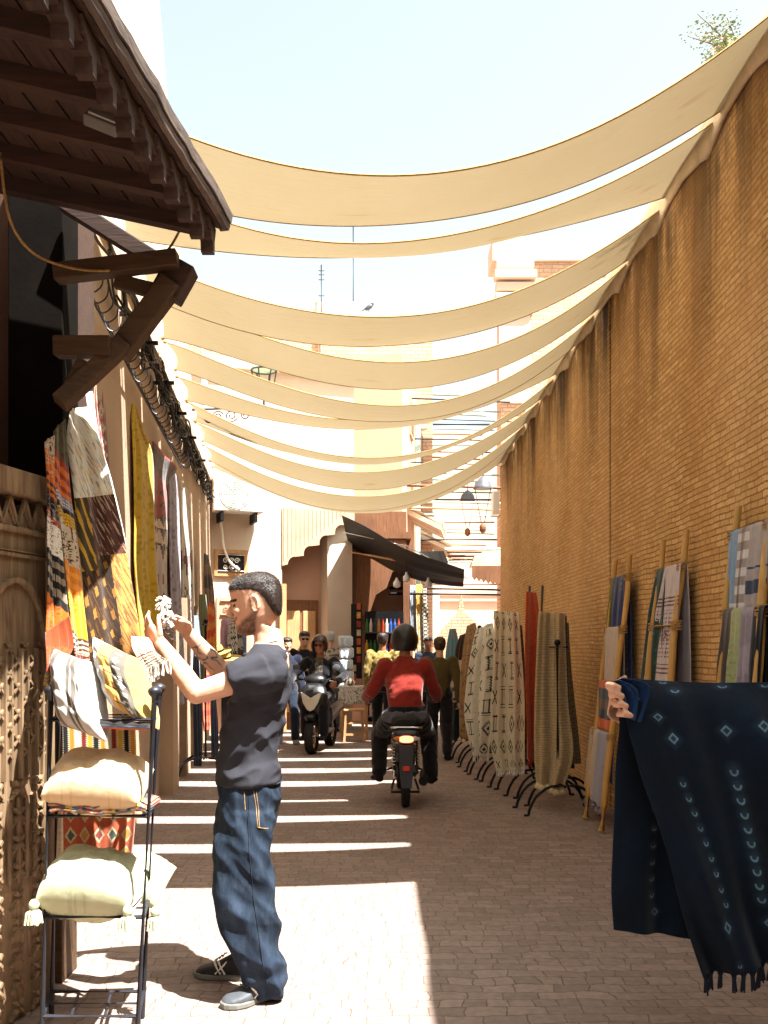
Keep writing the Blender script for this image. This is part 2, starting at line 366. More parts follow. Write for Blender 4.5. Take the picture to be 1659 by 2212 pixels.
MAT['lens_a'] = M_plain('amber_lens', rgb('#c46a18'), .2, .1, 20, .05, .001)
MAT['reflector'] = M_plain('red_reflector', rgb('#c02a10'), .25, .1, 20, .05, .001)
MAT['bulb'] = M_plain('white_bulb', rgb('#dfe2e6'), .3, .05, 5, 0)
# ================================================================ SETTING
g = MB(); g.add([(-60, -30, 0), (60, -30, 0), (60, 120, 0), (-60, 120, 0)], [(0, 1, 2, 3)])
tag(link('ground', g.mesh('ground'), MAT['pavers']), kind='structure')

# ---- right brick wall
w = thing('brick_wall', 'tall ochre brick wall along the right side of the lane, streaked dark below its plaster top', 'wall', (XR, 6, 0))
def wallseg(y0, y1, x, top=4.78, nm='wall'):
    m = MB(); m.box(((x + 2.6) / 2, (y0 + y1) / 2, top / 2), (2.6 - x, y1 - y0, top)); return m.build(nm, MAT['brick_r'], w)
wallseg(-7, 8.99, XR); wallseg(9.01, 15.3, XR - .012); wallseg(15.34, 17.5, XR - .004)
m = MB(); m.tube([(XR + .01, 9.0, 0), (XR + .01, 9.0, 4.75)], .012, 6); m.build('wall_joint', MAT['biron'], w)
def cop(u, v):
    y = -7 + 24.5 * u; sc = -.10 + .10 * abs(sin(pi * (y - .45) / 1.17)) ** .6 + .025 * noise.noise(Vector((y * 3, v * 2, 0)))
    pr = [Vector((XR - .012, 0, 4.72 + sc)), Vector((XR - .035, 0, 4.78)), Vector((XR - .02, 0, 4.86)), Vector((XR + .05, 0, 5.0)), Vector((XR + .16, 0, 5.22)), Vector((XR + .3, 0, 5.3)), Vector((2.6, 0, 5.25))]
    p = catmull(pr, v); p.y = y; p.x += .02 * noise.noise(Vector((y * 1.3, v * 3, 4))); return p
grid('coping', cop, 260, 14, None, MAT['coping'], w, thick=.03)
# rust stained fixings for the canopies are built with the canopies

# ---- left wall of the lane
lw = thing('street_wall', 'tan rendered wall with piers on the left, rugs and hooks hung along it', 'wall', (XL(9), 9, 0))
def left_prism(y0, y1, x_off, z0, z1, depth, mat, nm, par):
    a = [(XL(y0) + x_off, y0, z0), (XL(y1) + x_off, y1, z0), (XL(y1) + x_off - depth, y1, z0), (XL(y0) + x_off - depth, y0, z0)]
    m = MB(); m.prism(a, (0, 0, z1 - z0)); return m.build(nm, mat, par)
left_prism(4.9, 16.9, 0, 0, 4.45, .6, MAT['plaster'], 'wall', lw)
for k, (y0, y1, d) in enumerate(((9.75, 10.3, .13), (11.2, 11.7, .12), (13.4, 13.8, .1))):
    left_prism(y0, y1, d, 0, 2.05 if k else 1.75, d + .02, MAT['plaster'], 'pier', lw)
left_prism(4.9, 16.9, .03, 4.3, 4.5, .2, MAT['plaster_w'], 'ledge', lw)
# tall building set on that wall
ub = thing('tall_building', 'tall cream building with a leaning corner rising over the left wall', 'building', (-2.6, 12, 0))
def upb():
    m = MB(); y0, y1 = 5.2, 14.0
    def fx(z, y): return XL(y) - .06 + (.26 if False else 0) - max(0, z - 4.45) * .085 * (1 if True else 0)
    vs = []
    for y in (y0, y1):
        vs += [(fx(4.45, y), y, 4.4), (fx(12.5, y), y, 12.5), (fx(12.5, y) - 3, y, 12.5), (fx(4.45, y) - 3, y, 4.4)]
    m.add(vs, [(0, 1, 5, 4), (1, 2, 6, 5), (2, 3, 7, 6), (3, 0, 4, 7), (0, 3, 2, 1), (4, 5, 6, 7)]); return m
upb().build('wall', MAT['plaster_w'], ub)
def corner():
    m = MB(); vs = []
    for z in (4.46, 12.5):
        x = XL(14.0) - .06 - max(0, z - 4.45) * .085
        vs += [(x + .03, 13.75, z), (x + .03, 14.12, z), (x - .4, 14.12, z), (x - .4, 13.75, z)]
    m.add(vs, [(0, 1, 5, 4), (1, 2, 6, 5), (2, 3, 7, 6), (3, 0, 4, 7), (0, 3, 2, 1), (4, 5, 6, 7)]); return m
corner().build('corner_pilaster', MAT['plaster'], ub)
m = MB(); m.tube([(XL(14) - .02, 14.2, 6.2), (XL(14) + .05, 14.25, 5.6), (XL(14) + .05, 14.25, 4.6)], .05, 8); m.build('drainpipe', MAT['mint'], ub)

# near left: red wall that carries the hood
nw = thing('hood_wall', 'dark reddish wall at the left picture edge behind the carved door leaf', 'wall', (-2, 4.4, 0))
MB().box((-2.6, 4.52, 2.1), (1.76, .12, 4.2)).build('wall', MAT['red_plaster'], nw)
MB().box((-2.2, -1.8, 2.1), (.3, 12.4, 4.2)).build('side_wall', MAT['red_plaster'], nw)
MB().box((-1.61, 4.78, 3.1), (.28, .3, 1.35)).build('pilaster', MAT['dwoodx'], nw)
po = thing('post', 'square timber post carrying the wooden hood, black above and brown below', 'post', (-1.52, 4.36, 0))
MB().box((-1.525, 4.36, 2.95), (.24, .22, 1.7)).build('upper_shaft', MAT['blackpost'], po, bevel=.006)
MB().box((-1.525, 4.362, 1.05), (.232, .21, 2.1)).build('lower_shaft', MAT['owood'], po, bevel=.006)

# ---- wooden hood
HD = thing('wooden_hood', 'dark timber door hood with stepped pendants jutting from the upper left corner', 'awning', (-1.3, 4, 3.5))
def HX(Z): return -.648 - .1 * (4.1 - Z)
HB = 3.235
y0, y1 = .4, 4.1
def hoodpt(x_t, y, dz=0):                                 # x_t 0 at the outer edge, 1 at the wall
    xo = HX(y) - .03; xw = -1.9; return Vector((xo + (xw - xo) * x_t, y, HB + .26 * x_t + dz))
N = 10
for i in range(N):                                        # planks run along the street
    a, b = i / N + .004, (i + 1) / N - .004
    c_ = [hoodpt(a, y0), hoodpt(b, y0), hoodpt(b, y1), hoodpt(a, y1)]; MB().prism(c_, (0, 0, .024)).build('plank', MAT['dwood'], HD)
MB().prism([hoodpt(0, y0, .028), hoodpt(1, y0, .028), hoodpt(1, y1, .028), hoodpt(0, y1, .028)], (0, 0, .045)).build('roof_deck', MAT['dwood'], HD)
for k in range(11):
    y = 4.04 - k * .31
    MB().beam(hoodpt(.06, y, -.029), hoodpt(.99, y, -.029), .058, .062).build('rafter', MAT['dwoodx'], HD)
# weathered edge board: two split layers with slightly wandering edges
def eb(z0, z1, xo, nm, mt):
    m = MB(); n = 46
    ring = []
    for k in range(n + 1):
        y = y1 + .03 - (y1 - y0) * k / n; j = .006 * noise.noise(Vector((y * 9, z0 * 5, 1)))
        ring.append([(HX(y) - .05, y, z0 + j), (HX(y) + xo + j, y, z0 + .004 + j), (HX(y) + xo + .006 + j, y, z1 + j), (HX(y) - .05, y, z1 + j)])
    vs = [v for r in ring for v in r]; fs = [(3, 2, 1, 0)]
    for k in range(n): fs += [(4 * k + a, 4 * k + (a + 1) % 4, 4 * k + 4 + (a + 1) % 4, 4 * k + 4 + a) for a in range(4)]
    fs.append(tuple(4 * n + a for a in range(4))); m.add(vs, fs); m.build(nm, MAT[mt], HD)
eb(HB + .036, HB + .078, .0, 'edge_board', 'fwood'); eb(HB + .006, HB + .031, -.012, 'lower_edge_board', 'fwood')
MB().prism([(HX(y1) - .1, y1, HB - .05), (HX(y1) - .065, y1, HB - .05), (HX(y1) - .06, y1, HB), (HX(y1) - .1, y1, HB)], (HX(y0) - HX(y1), y0 - y1, 0)).build('fascia', MAT['dwood'], HD)
for k in range(22):                                       # stepped pendants
    y = 4.09 - k * .157; x = HX(y) - .085
    pr = [(-.002, .135), (-.04, .115), (-.04, .09), (-.07, .078), (-.07, .045), (-.112, .036), (-.112, .0), (-.002, .0)]
    MB().prism([(x - .03, y - b, HB - .0 + a) for a, b in pr], (.052, 0, 0)).build('pendant', MAT['dwood'], HD)
# end bracket
BR = thing('timber_bracket', 'rough brown timber bracket of crossed struts under the hood', 'bracket', (-1.3, 4.95, 2.8))
def bm_(a, b, w, h, nm='strut', mat='owood'):
    MB().beam(P(*a), P(*b), w, h, up=(0, 1, .05)).build(nm, MAT[mat], BR, bevel=.006)
bm_((120, 592, 4.067), (385, 560, 4.067), .07, .085, 'arm')
bm_((140, 440, 4.191), (352, 573, 4.191), .07, .07, 'strut', 'dwoodx')
bm_((398, 572, 4.150), (360, 640, 4.150), .12, .12, 'block', 'dwoodx')
bm_((372, 610, 4.109), (256, 765, 4.109), .09, .095)
bm_((250, 607, 4.117), (362, 636, 4.117), .06, .05)
bm_((120, 750, 4.025), (243, 750, 4.025), .08, .085)
bm_((268, 742, 4.067), (128, 872, 3.967), .07, .075)
bm_((150, 845, 4.025), (185, 780, 4.025), .06, .05)
# flood lamp under the hood
FL = thing('flood_lamp', 'small grey floodlight fixed under the dark hood', 'lamp', P(228, 262, 3.22))
c0 = P(228, 262, 3.22); R_ = Matrix.Rotation(radians(22), 3, 'Y') @ Matrix.Rotation(radians(-40), 3, 'X')
MB().box(c0, (.12, .04, .085), R=R_).build('housing', M_plain('lamp_grey', rgb('#6e6a64'), .6, .1, 20, .1), FL, bevel=.006)
MB().box(c0 + R_ @ Vector((0, -.023, 0)), (.095, .008, .06), R=R_).build('glass', MAT['clear'], FL)
MB().tube([c0 + Vector((.04, .015, 0)), c0 + Vector((.045, .025, .06)), c0 + Vector((.0, .03, .1))], .006, 6).build('yoke', MAT['iron'], FL)
cb = [P(0, 330, 3.569), P(20, 470, 3.610), P(70, 545, 3.735), P(150, 578, 3.942), P(230, 585, 4.025), P(310, 572, 4.067), P(362, 540, 4.092), P(392, 490, 4.092)]
tag(MB().tube([catmull(cb, i / 40) for i in range(41)], .0055, 6).build('cable', MAT['rope'], smooth=True), 'thin brown cable looping below the hood across the bracket', 'cable')

# ---- carved door leaf at the left edge
DL = thing('carved_door_leaf', 'tall weathered carved cedar door leaf standing open at the left edge', 'door', (-1.3, 3.5, 0))
e1 = Vector((-1.403, 4.07, 0)); dv = Vector((-.07, -.29, 0)).normalized(); nv_ = Vector((dv.y, -dv.x, 0)); nv_ = -nv_ if nv_.x < 0 else nv_
if nv_.x < 0: nv_ = -nv_
def dp(s, z, o=0): return e1 + dv * s * 1.1 + Vector((0, 0, z * 1.035)) + nv_ * o
def dbox(s0, s1, z0, z1, o0, o1, m):
    q = [dp(s0, z0, o0), dp(s1, z0, o0), dp(s1, z0, o1), dp(s0, z0, o1)]; m.prism(q, (0, 0, z1 - z0))
def dbar(a, b, w_, o0, o1, m):
    a0 = dp(*a, (o0 + o1) / 2); b0 = dp(*b, (o0 + o1) / 2); m.beam(a0, b0, o1 - o0, w_, up=dv)
    return m
L_ = 1.2
m = MB(); dbox(0, L_, 0, 2.0, -.06, 0, m); m.build('panel', MAT['cwood'], DL)
m = MB(); dbox(-.015, L_, 2.0, 2.1, -.07, .045, m); dbox(-.01, L_, 1.86, 1.885, 0, .02, m); m.build('cornice', MAT['cwood'], DL, bevel=.008)
m = MB(); dbox(0, .03, 0, 2.0, 0, .03, m); dbox(.42, .5, 0, 1.86, 0, .03, m); m.build('stile', MAT['cwood'], DL, bevel=.004)
def sbar(m, s0, z0, s1, z1, w_=.012, h=.014):
    a = dp(s0, z0, h / 2 + .001); b = dp(s1, z1, h / 2 + .001); d = (b - a).normalized(); side = d.cross(nv_).normalized()
    m.beam(a, b, w_, h, up=nv_)
m = MB()
for k in range(12):
    s = .03 + k * .09; sbar(m, s, 1.885, s + .045, 1.995); sbar(m, s + .045, 1.995, s + .09, 1.885); sbar(m, s + .012, 1.89, s + .05, 1.96, .006, .008)
sbar(m, 0, 1.775, L_, 1.775, .014); sbar(m, 0, 1.79, L_, 1.79, .005); m.build('frieze', MAT['cwood'], DL)
m = MB()                                                   # arched niche with lattice
ar = [(.03 + .19 - .19 * cos(pi * k / 14), 1.32 + .36 * sin(pi * k / 14) ** .8) for k in range(15)]
for a, b in zip(ar, ar[1:]): sbar(m, *a, *b, .02, .02)
m.build('arch', MAT['cwood'], DL)
m = MB()
for i in range(4):
    for j in range(9):
        s = .06 + i * .1 + (.05 if j % 2 else 0); z = 1.02 + j * .05
        if s > .38: continue
        sbar(m, s - .022, z - .022, s + .022, z + .022, .009, .012); sbar(m, s - .022, z + .022, s + .022, z - .022, .009, .012)
for i in range(8):
    s = .05 + i * .048; sbar(m, s, .92, s, 1.42, .011, .02 if i % 2 else .012)
m.build('lattice', MAT['cwood'], DL)
m = MB()
for i in range(8):
    s = .05 + i * .052; q = [(0, .004), (.02, .009), (.1, .011), (.18, .007), (.26, .013), (.34, .006)]
    m.lathe(dp(s, .86 - .34, .008), [(z, r * 1.1) for z, r in q], n=8)
m.build('baluster', MAT['cwood'], DL)
m = MB()
for j in range(9):
    for i in range(3):
        s = .085 + i * .125; z = .05 + j * .105
        if z > .9: continue
        big = .034
        m = MB()
        for k in range(4):
            an = pi / 4 + k * pi / 2; c1 = (s + cos(an) * .012, z + sin(an) * .012); c2 = (s + cos(an) * big, z + sin(an) * big)
            sbar(m, *c1, *c2, .012, .022)
        sbar(m, s - .04, z - .045, s - .008, z - .045 + .03, .008, .016); sbar(m, s + .04, z - .045, s + .008, z - .045 + .03, .008, .016)
        m.build('rosette', MAT['cwood'], DL)

# ---- end facade (turned 20 degrees)
F0 = Vector((-3.0, 16.7, 0)); FD = Vector((.94, .35, 0)).normalized(); FN = Vector((.35, -.94, 0)).normalized()
def fp(s, z, o=0): return F0 + FD * s + FN * o + Vector((0, 0, z))
def fbox(m, s0, s1, z0, z1, o0, o1):
    m.prism([fp(s0, z0, o0), fp(s1, z0, o0), fp(s1, z0, o1), fp(s0, z0, o1)], (0, 0, z1 - z0)); return m
FA = thing('corner_house', 'sunlit cream house closing the lane on the left, with scalloped board arch', 'building', fp(1, 0))
m = MB(); fbox(m, -3, 1.28, 0, 6.3, -4, 0); m.build('wall', MAT['plaster_w'], FA)
m = MB(); fbox(m, 1.28, 2.62, 3.9, 6.3, -4, 0); m.build('upper_wall', MAT['plaster_w'], FA)
m = MB(); fbox(m, 1.28, 2.4, 0, 3.9, -4, -.55); m.build('recess_wall', MAT['plaster_p'], FA)
m = MB(); fbox(m, 2.15, 2.62, 0, 3.9, -.55, -.1); m.build('column', MAT['plaster_w'], FA)
m = MB(); fbox(m, -3.1, 2.7, 6.3, 6.48, -4, .12); m.build('parapet', MAT['plaster_w'], FA)
# stepped board: half arch
pts = [(1.28, 3.95), (1.28, 2.92)]
n_st = 4
for k in range(n_st):
    s = 1.28 + .1 + k * .29; z = 2.95 + k * .2
    for q in range(7):
        a = pi - q / 6 * pi * .55; pts.append((s + .13 + .13 * cos(a), z + .14 * sin(a)))
    pts.append((s + .29, z + .16))
pts += [(2.62, 3.7), (2.62, 3.95)]
m = MB(); m.prism([fp(s, z, -.02) for s, z in pts], FN * .05); m.build('board_arch', MAT['slat'], FA)
m = MB()
for k in range(18):
    s = 1.30 + k * .075; zb = 3.0 + max(0, (s - 1.3)) * .78; fbox(m, s, s + .006, zb, 3.93, .03, .034)
m.build('board_joint', MAT['door'], FA)
m = MB(); fbox(m, 1.42, 2.1, 0, 2.35, -.6, -.5); m.build('door', MAT['door'], FA)
m = MB()
for a, b in ((1.5, 1.74), (1.8, 2.04)):
    for z0, z1 in ((.3, 1.0), (1.1, 2.15)): fbox(m, a, b, z0, z1, -.5, -.48)
m.build('door_panel', MAT['doorl'], FA, bevel=.01)
m = MB(); fbox(m, 1.22, 1.34, 0, 2.6, 0, .09); m.build('door_leaf', MAT['doorl'], FA)
# grille window and grille door
def scroll(m, c, r, sgn=1, turns=1.4, w_=.007, start=0):
    p = []
    for i in range(22):
        t = i / 21; a = start + sgn * t * turns * 2 * pi; rr = r * (1 - .8 * t); p.append(fp(c[0] + rr * cos(a), c[1] + rr * sin(a), .05))
    m.tube(p, w_, 5)
m = MB()
for a in ((.08, .66, 3.1, 3.17), (.08, .66, 2.78, 2.71), (.08, .14, 2.78, 3.1), (.6, .66, 2.78, 3.1)): fbox(m, a[0], a[1], min(a[2:]), max(a[2:]), 0, .04)
wf = m.build('window_frame', MAT['doorl'], FA)
m = MB(); fbox(m, .14, .6, 2.78, 3.1, 0, .01); m.build('window_opening', MAT['glass'], FA)
m = MB()
for cx in (.27, .37, .47):
    scroll(m, (cx, 2.98), .05, 1); scroll(m, (cx, 2.87), .045, -1)
m.tube([fp(.14, 2.8, .05), fp(.6, 2.8, .05)], .008, 5); m.tube([fp(.14, 3.08, .05), fp(.6, 3.08, .05)], .008, 5); m.build('window_grille', MAT['white'], FA)
m = MB(); fbox(m, .12, .72, 0, 2.35, 0, .03); m.build('grille_door_frame', MAT['plaster_p'], FA)
m = MB(); fbox(m, .2, .64, 0, 1.95, .03, .04); m.build('doorway', MAT['glass'], FA)
m = MB()
for cx in (.28, .36, .48, .56): scroll(m, (cx, 2.16), .055, 1 if cx < .4 else -1)
fbox(m, .18, .66, 2.04, 2.06, .03, .06); fbox(m, .18, .66, 2.28, 2.3, .03, .06); m.build('door_grille', MAT['slat'], FA)
# air conditioner
AC = thing('air_conditioner', 'white air conditioning unit with round fan grille high on the cream house', 'air conditioner', fp(.45, 3.9, .2))
m = MB(); fbox(m, .0, .86, 3.78, 4.42, .1, .42); m.build('casing', MAT['white'], AC, bevel=.02)
m = MB()
for r in (.06, .1, .14, .18, .22, .26):
    m.tube([fp(.36 + r * cos(t * pi / 16), 4.1 + r * sin(t * pi / 16), .435) for t in range(32)], .007, 5, closed=True)
for k in range(8): m.tube([fp(.36, 4.1, .435), fp(.36 + .26 * cos(k * pi / 4), 4.1 + .26 * sin(k * pi / 4), .435)], .005, 5)
m.build('fan_grille', MAT['mint'], AC)
m = MB(); fbox(m, .12, .17, 3.62, 3.78, 0, .4); fbox(m, .7, .75, 3.62, 3.78, 0, .4); m.build('support', MAT['biron'], AC)
hp = [fp(.15, 3.74, .1), fp(.2, 3.5, .08), fp(.24, 3.2, .07), fp(.34, 2.95, .09), fp(.5, 2.82, .1)]
MB().tube([catmull(hp, i / 20) for i in range(21)], .02, 8).build('hose', MAT['white'], AC, smooth=True)

# ---- far buildings
B1 = thing('brick_house', 'pale brick house rising behind the cream house, antennas on its roof', 'building', (-2, 24, 0))
MB().box((-1.9, 26.0, 4.85), (6.2, 4, 9.7)).build('wall', MAT['brick_far'], B1)
MB().box((-1.6, 26, 9.95), (2.0, 3, .5)).build('roof_parapet', MAT['plaster_w'], B1)
m = MB(); m.tube([(-3.4, 23.9, 9.6), (-3.4, 23.9, 6)], .05, 6); m.tube([(-1.56, 23.9, 9.6), (-1.56, 23.9, 6)], .06, 6); m.build('drainpipe', MAT['plaster'], B1)
for k, x in enumerate((-.4, .35)):
    MB().box((x, 23.98, 7.6), (.28, .06, .8)).build('window', MAT['plaster'], B1)
def antenna(u, vt, vb, Z, lab, bars):
    a = thing('antenna', lab, 'antenna', P(u, vb, Z)); MB().tube([P(u, vb + 8, Z), P(u, vt, Z)], .018, 6).build('mast', MAT['iron'], a)
    if bars:
        for q in (.12, .2, .3, .62): MB().tube([P(u - 5, vt + (vb - vt) * q, Z), P(u + 6, vt + (vb - vt) * q, Z + .3)], .014, 5).build('element', MAT['iron'], a)
antenna(694, 572, 680, 24.4, 'short rooftop antenna mast with small cross elements', True)
antenna(763, 480, 680, 24.6, 'taller thin bare rooftop mast', False)
bird = thing('pigeon', 'small dark pigeon perched on the far roof edge', 'bird', P(797, 672, 24.5)); 
bp = P(797, 664, 24.5); m = MB(); m.ell(bp, (.12, .06, .06), Matrix.Rotation(radians(-35), 3, 'Y')); m.ell(bp + Vector((.09, 0, .09)), .04); m.prism([bp + Vector((-.08, -.02, -.05)), bp + Vector((-.24, -.02, -.13)), bp + Vector((-.08, -.02, 0))], (0, .04, 0))
remesh(m, 'body', MAT['plast_g'], bird, .015, 2); MB().tube([bp + Vector((0, 0, -.04)), bp + Vector((0, 0, -.12))], .01, 5).build('leg', MAT['plast_g'], bird)
B2 = thing('corniced_house', 'pale brick house with a stepped corner cornice above the right wall', 'building', (4.5, 22, 0))
MB().box((5.75, 22.4, 5.1), (6.2, .8, 10.2)).build('wall', MAT['brick_far'], B2)
MB().box((5.7, 22.4, 10.47), (6.5, 1.0, .52)).build('parapet', MAT['plaster_w'], B2)
for k, (z, o) in enumerate(((10.1, .1), (9.85, .2), (9.6, .13), (9.35, .16), (9.1, .08))):
    MB().box((2.95, 21.98 - o / 2, z), (.75 + o, .1 + o, .2)).build('corbel', MAT['plaster_w'], B2, bevel=.03)
MB().box((2.95, 21.97, 8.0), (.7, .1, 2.0)).build('corner_strip', MAT['plaster_w'], B2)
B3 = thing('far_terrace', 'long pale rendered terrace receding down the far lane', 'building', (1.3, 24, 0))
Q0, Q1 = Vector((.35, 18.9, 0)), Vector((1.9, 33, 0)); qd = (Q1 - Q0).normalized(); qn = Vector((qd.y, -qd.x, 0))
def qp(s, z, o=0): return Q0 + qd * s + qn * o + Vector((0, 0, z))
def qbox(m, s0, s1, z0, z1, o0, o1): m.prism([qp(s0, z0, o0), qp(s1, z0, o0), qp(s1, z0, o1), qp(s0, z0, o1)], (0, 0, z1 - z0)); return m
qbox(MB(), 0, 14.2, 0, 7.2, -5, 0).build('wall', MAT['plaster_p'], B3)
MB().box((6.0, 35, 4.4), (9, 4, 8.8)).build('end_wall', MAT['plaster_w'], B3)
for s, z in ((1.6, 4.6), (4.2, 4.7), (7.2, 4.8), (1.7, 6.0), (5, 6.0), (9.5, 4.8)):
    m = MB(); qbox(m, s, s + .7, z, z + .8, 0, .04); wn = m.build('window', MAT['plaster'], B3)
    m = MB(); qbox(m, s + .08, s + .62, z + .08, z + .7, .04, .05); m.build('shutter', MAT['door'], wn)
for s in (3.2, 6.3, 8.9): qbox(MB(), s, s + .1, 0, 7, .02, .12).build('drainpipe', MAT['mint'], B3)
for s0, s1, z in ((1.2, 3.0, 4.0), (4.6, 6.8, 3.9)):
    m = MB(); m.prism([qp(s0, z + .35, 0), qp(s0, z, .7), qp(s0, z - .1, .7), qp(s0, z + .25, 0)], qd * (s1 - s0))
    for k in range(9): m.tube([qp(s0 + (s1 - s0) * (k + .5) / 9, z + .38, 0), qp(s0 + (s1 - s0) * (k + .5) / 9, z + .03, .72)], .08, 6)
    m.build('tiled_canopy', MAT['coping'], B3)
for z in (1.0, 1.25, 3.1, 3.3): MB().box((3.4, 32.98, z), (3.6, .12, .08)).build('moulding', MAT['plaster_w'], B3)
gb = [(2.35, 0), (2.35, 1.6), (2.7, 2.1), (3.05, 2.45), (3.15, 3.0), (3.25, 2.45), (3.7, 2.05), (4.1, 1.6), (4.1, 0)]
gate = thing('pointed_gate', 'low pale brick gable with a pointed top at the end of the far lane', 'gate', (3, 27, 0))
MB().prism([(x - 1.0, 27, z) for x, z in gb], (0, .3, 0)).build('gable', MAT['brick_far'], gate)
MB().prism([(2.05, 26.98, 0), (2.05, 26.98, 1.3), (2.2, 26.98, 1.55), (2.35, 26.98, 1.3), (2.35, 26.98, 0)], (0, .015, 0)).build('doorway', MAT['door'], gate)
# pipes and rods spanning the far lane
k = 0
for v, Z, mt, r in ((852, 25, 'mint', .04), (872, 27, 'door', .035), (893, 26, 'mint', .04), (915, 25, 'iron', .03), (936, 27, 'doorl', .04), (960, 25, 'mint', .035), (975, 23, 'iron', .02), (988, 26, 'door', .035), (1012, 25, 'iron', .03), (1036, 26, 'mint', .045), (1142, 26, 'mint', .035), (1165, 23, 'iron', .025), (1176, 26, 'doorl', .035), (862, 21, 'iron', .02), (884, 22, 'mint', .02), (905, 20, 'iron', .015), (925, 24, 'mint', .03), (948, 22, 'iron', .02), (1000, 21, 'iron', .018), (1022, 22, 'mint', .03), (1050, 20, 'door', .035), (1062, 23, 'mint', .03),
        (1078, 20, 'biron', .03), (1084, 21, 'mint', .035), (1098, 20, 'doorl', .03), (1112, 22, 'mint', .02), (1128, 24, 'doorl', .025), (1150, 24, 'mint', .02), (1186, 20, 'mint', .045), (1192, 19.3, 'door', .035), (1200, 19, 'door', .035), (1207, 18.8, 'door', .03), (1214, 18.6, 'mint', .02), (1272, 18.8, 'biron', .03), (1283, 18.3, 'biron', .03), (1262, 22, 'door', .02)):
    x0 = .35 + (Z - 18.9) * .12 + .02; a = P(829, v, Z); zz = a.z; tl = .05 * (hv(k, 3) - .5); k += 1
    if v > 1180 and v < 1220: x0 = 1.35
    if v > 1260: x0 = .2
    tag(MB().tube([(x0 - .1, Z, zz - tl), (2.75, Z + .2, zz + tl)], r, 6).build('cross_pipe', MAT[mt], smooth=True), 'pipe or rod spanning the far lane between its walls', 'pipe', 'pipes and rods strung across the far lane')
for u, v, Z, lab in ((1043, 1045, 18.6, 'dark bell shaped street lamp hanging beside the end of the brick wall'), (1010, 1072, 23, 'smaller bell lamp farther down the lane')):
    a = thing('bell_lamp', lab, 'lamp', P(u, v, Z)); c = P(u, v, Z); k = 1.0
    MB().lathe(c + Vector((0, 0, -.1)), [(0, .19), (.03, .19), (.05, .17), (.12, .15), (.2, .08), (.24, .03)], n=18).build('shade', MAT['plast_g'], a, smooth=True)
    m = MB(); m.tube([c + Vector((-.15, 0, -.1)), c + Vector((-.03, 0, -.75))], .01, 5); m.tube([c + Vector((.15, 0, -.1)), c + Vector((.03, 0, -.75))], .01, 5); m.tube([c + Vector((0, 0, .14)), c + Vector((0, 0, .6))], .012, 5); m.build('chain', MAT['iron'], a)
    MB().ell(c + Vector((0, 0, -.85)), (.07, .07, .1)).build('finial', MAT['door'], a)
tag(MB().box((2.03, 17.7, 1.47 + 312 * 17.7 / 2100), (.13, .3, .42)).build('meter_box', MAT['white'], bevel=.02), 'white service box on the far end of the brick wall', 'box')
VH = thing('valance_hood', 'small cream topped hood with a brown scalloped wooden valance past the brick wall', 'awning', P(1055, 1225, 18.6))
MB().prism([P(1018, 1222, 18.6), P(1026, 1200, 18.6), P(1050, 1190, 18.6), P(1090, 1188, 18.6), P(1090, 1222, 18.6)], (0, .5, 0)).build('roof', MAT['coping'], VH)
vp = [P(1020, 1222, 18.55)] + [P(1020 + k * 5, 1245 + (k % 2) * 7 + k * 1.3, 18.55) for k in range(14)] + [P(1090, 1222, 18.55)]
MB().prism(vp, (0, .05, 0)).build('valance', MAT['door'], VH)
# ---- plant over the right wall
PL = thing('bougainvillea', 'loose sprig of green leaves with pale pink flowers above the right wall', 'plant', P(1545, 120, 7.2))
m = MB(); lv = MB(); bl = MB()
base = P(1600, 150, 7.2)
for k in range(13):
    tip = P(1485 + 115 * hv(k, 1), 25 + 130 * hv(k, 2) ** .9, 7.2 + .5 * (hv(k, 3) - .5)); mid = base.lerp(tip, .5) + Vector((0, 0, .06)); ps = [base.lerp(mid, t / 4) if t < 4 else mid.lerp(tip, (t - 4) / 4) for t in range(9)]
    m.tube(ps, [.008 - .0007 * t for t in range(9)], 5)
    for q in range(120):
        t = .25 + .75 * hv(k, q, 5); p = ps[min(int(t * 8), 7)].lerp(ps[min(int(t * 8) + 1, 8)], hv(q, k)) + Vector((hv(q, k, 1) - .5, hv(q, k, 2) - .5, hv(q, k, 3) - .5)) * .15
        R = Matrix.Rotation(6.28 * hv(q, 7, k), 3, 'Z') @ Matrix.Rotation(3 * hv(q, 9, k), 3, 'X'); s_ = .008 + .009 * hv(q, k, 8)
        tgt = bl if hv(q, k, 11) > .9 else lv
        tgt.add([p + R @ Vector(c) * s_ for c in ((-1, 0, 0), (0, -.55, .15), (1.2, 0, 0), (0, .55, .15))], [(0, 1, 2), (0, 2, 3)])
for k in range(3):
    p = P(1500 - 40 * k + 20, 155 + 5 * k, 7.0)
m.build('stem', MAT['bark'], PL); lv.build('foliage', MAT['leaf'], PL); tag(bl.build('flowers', MAT['bloom'], PL), kind='stuff')
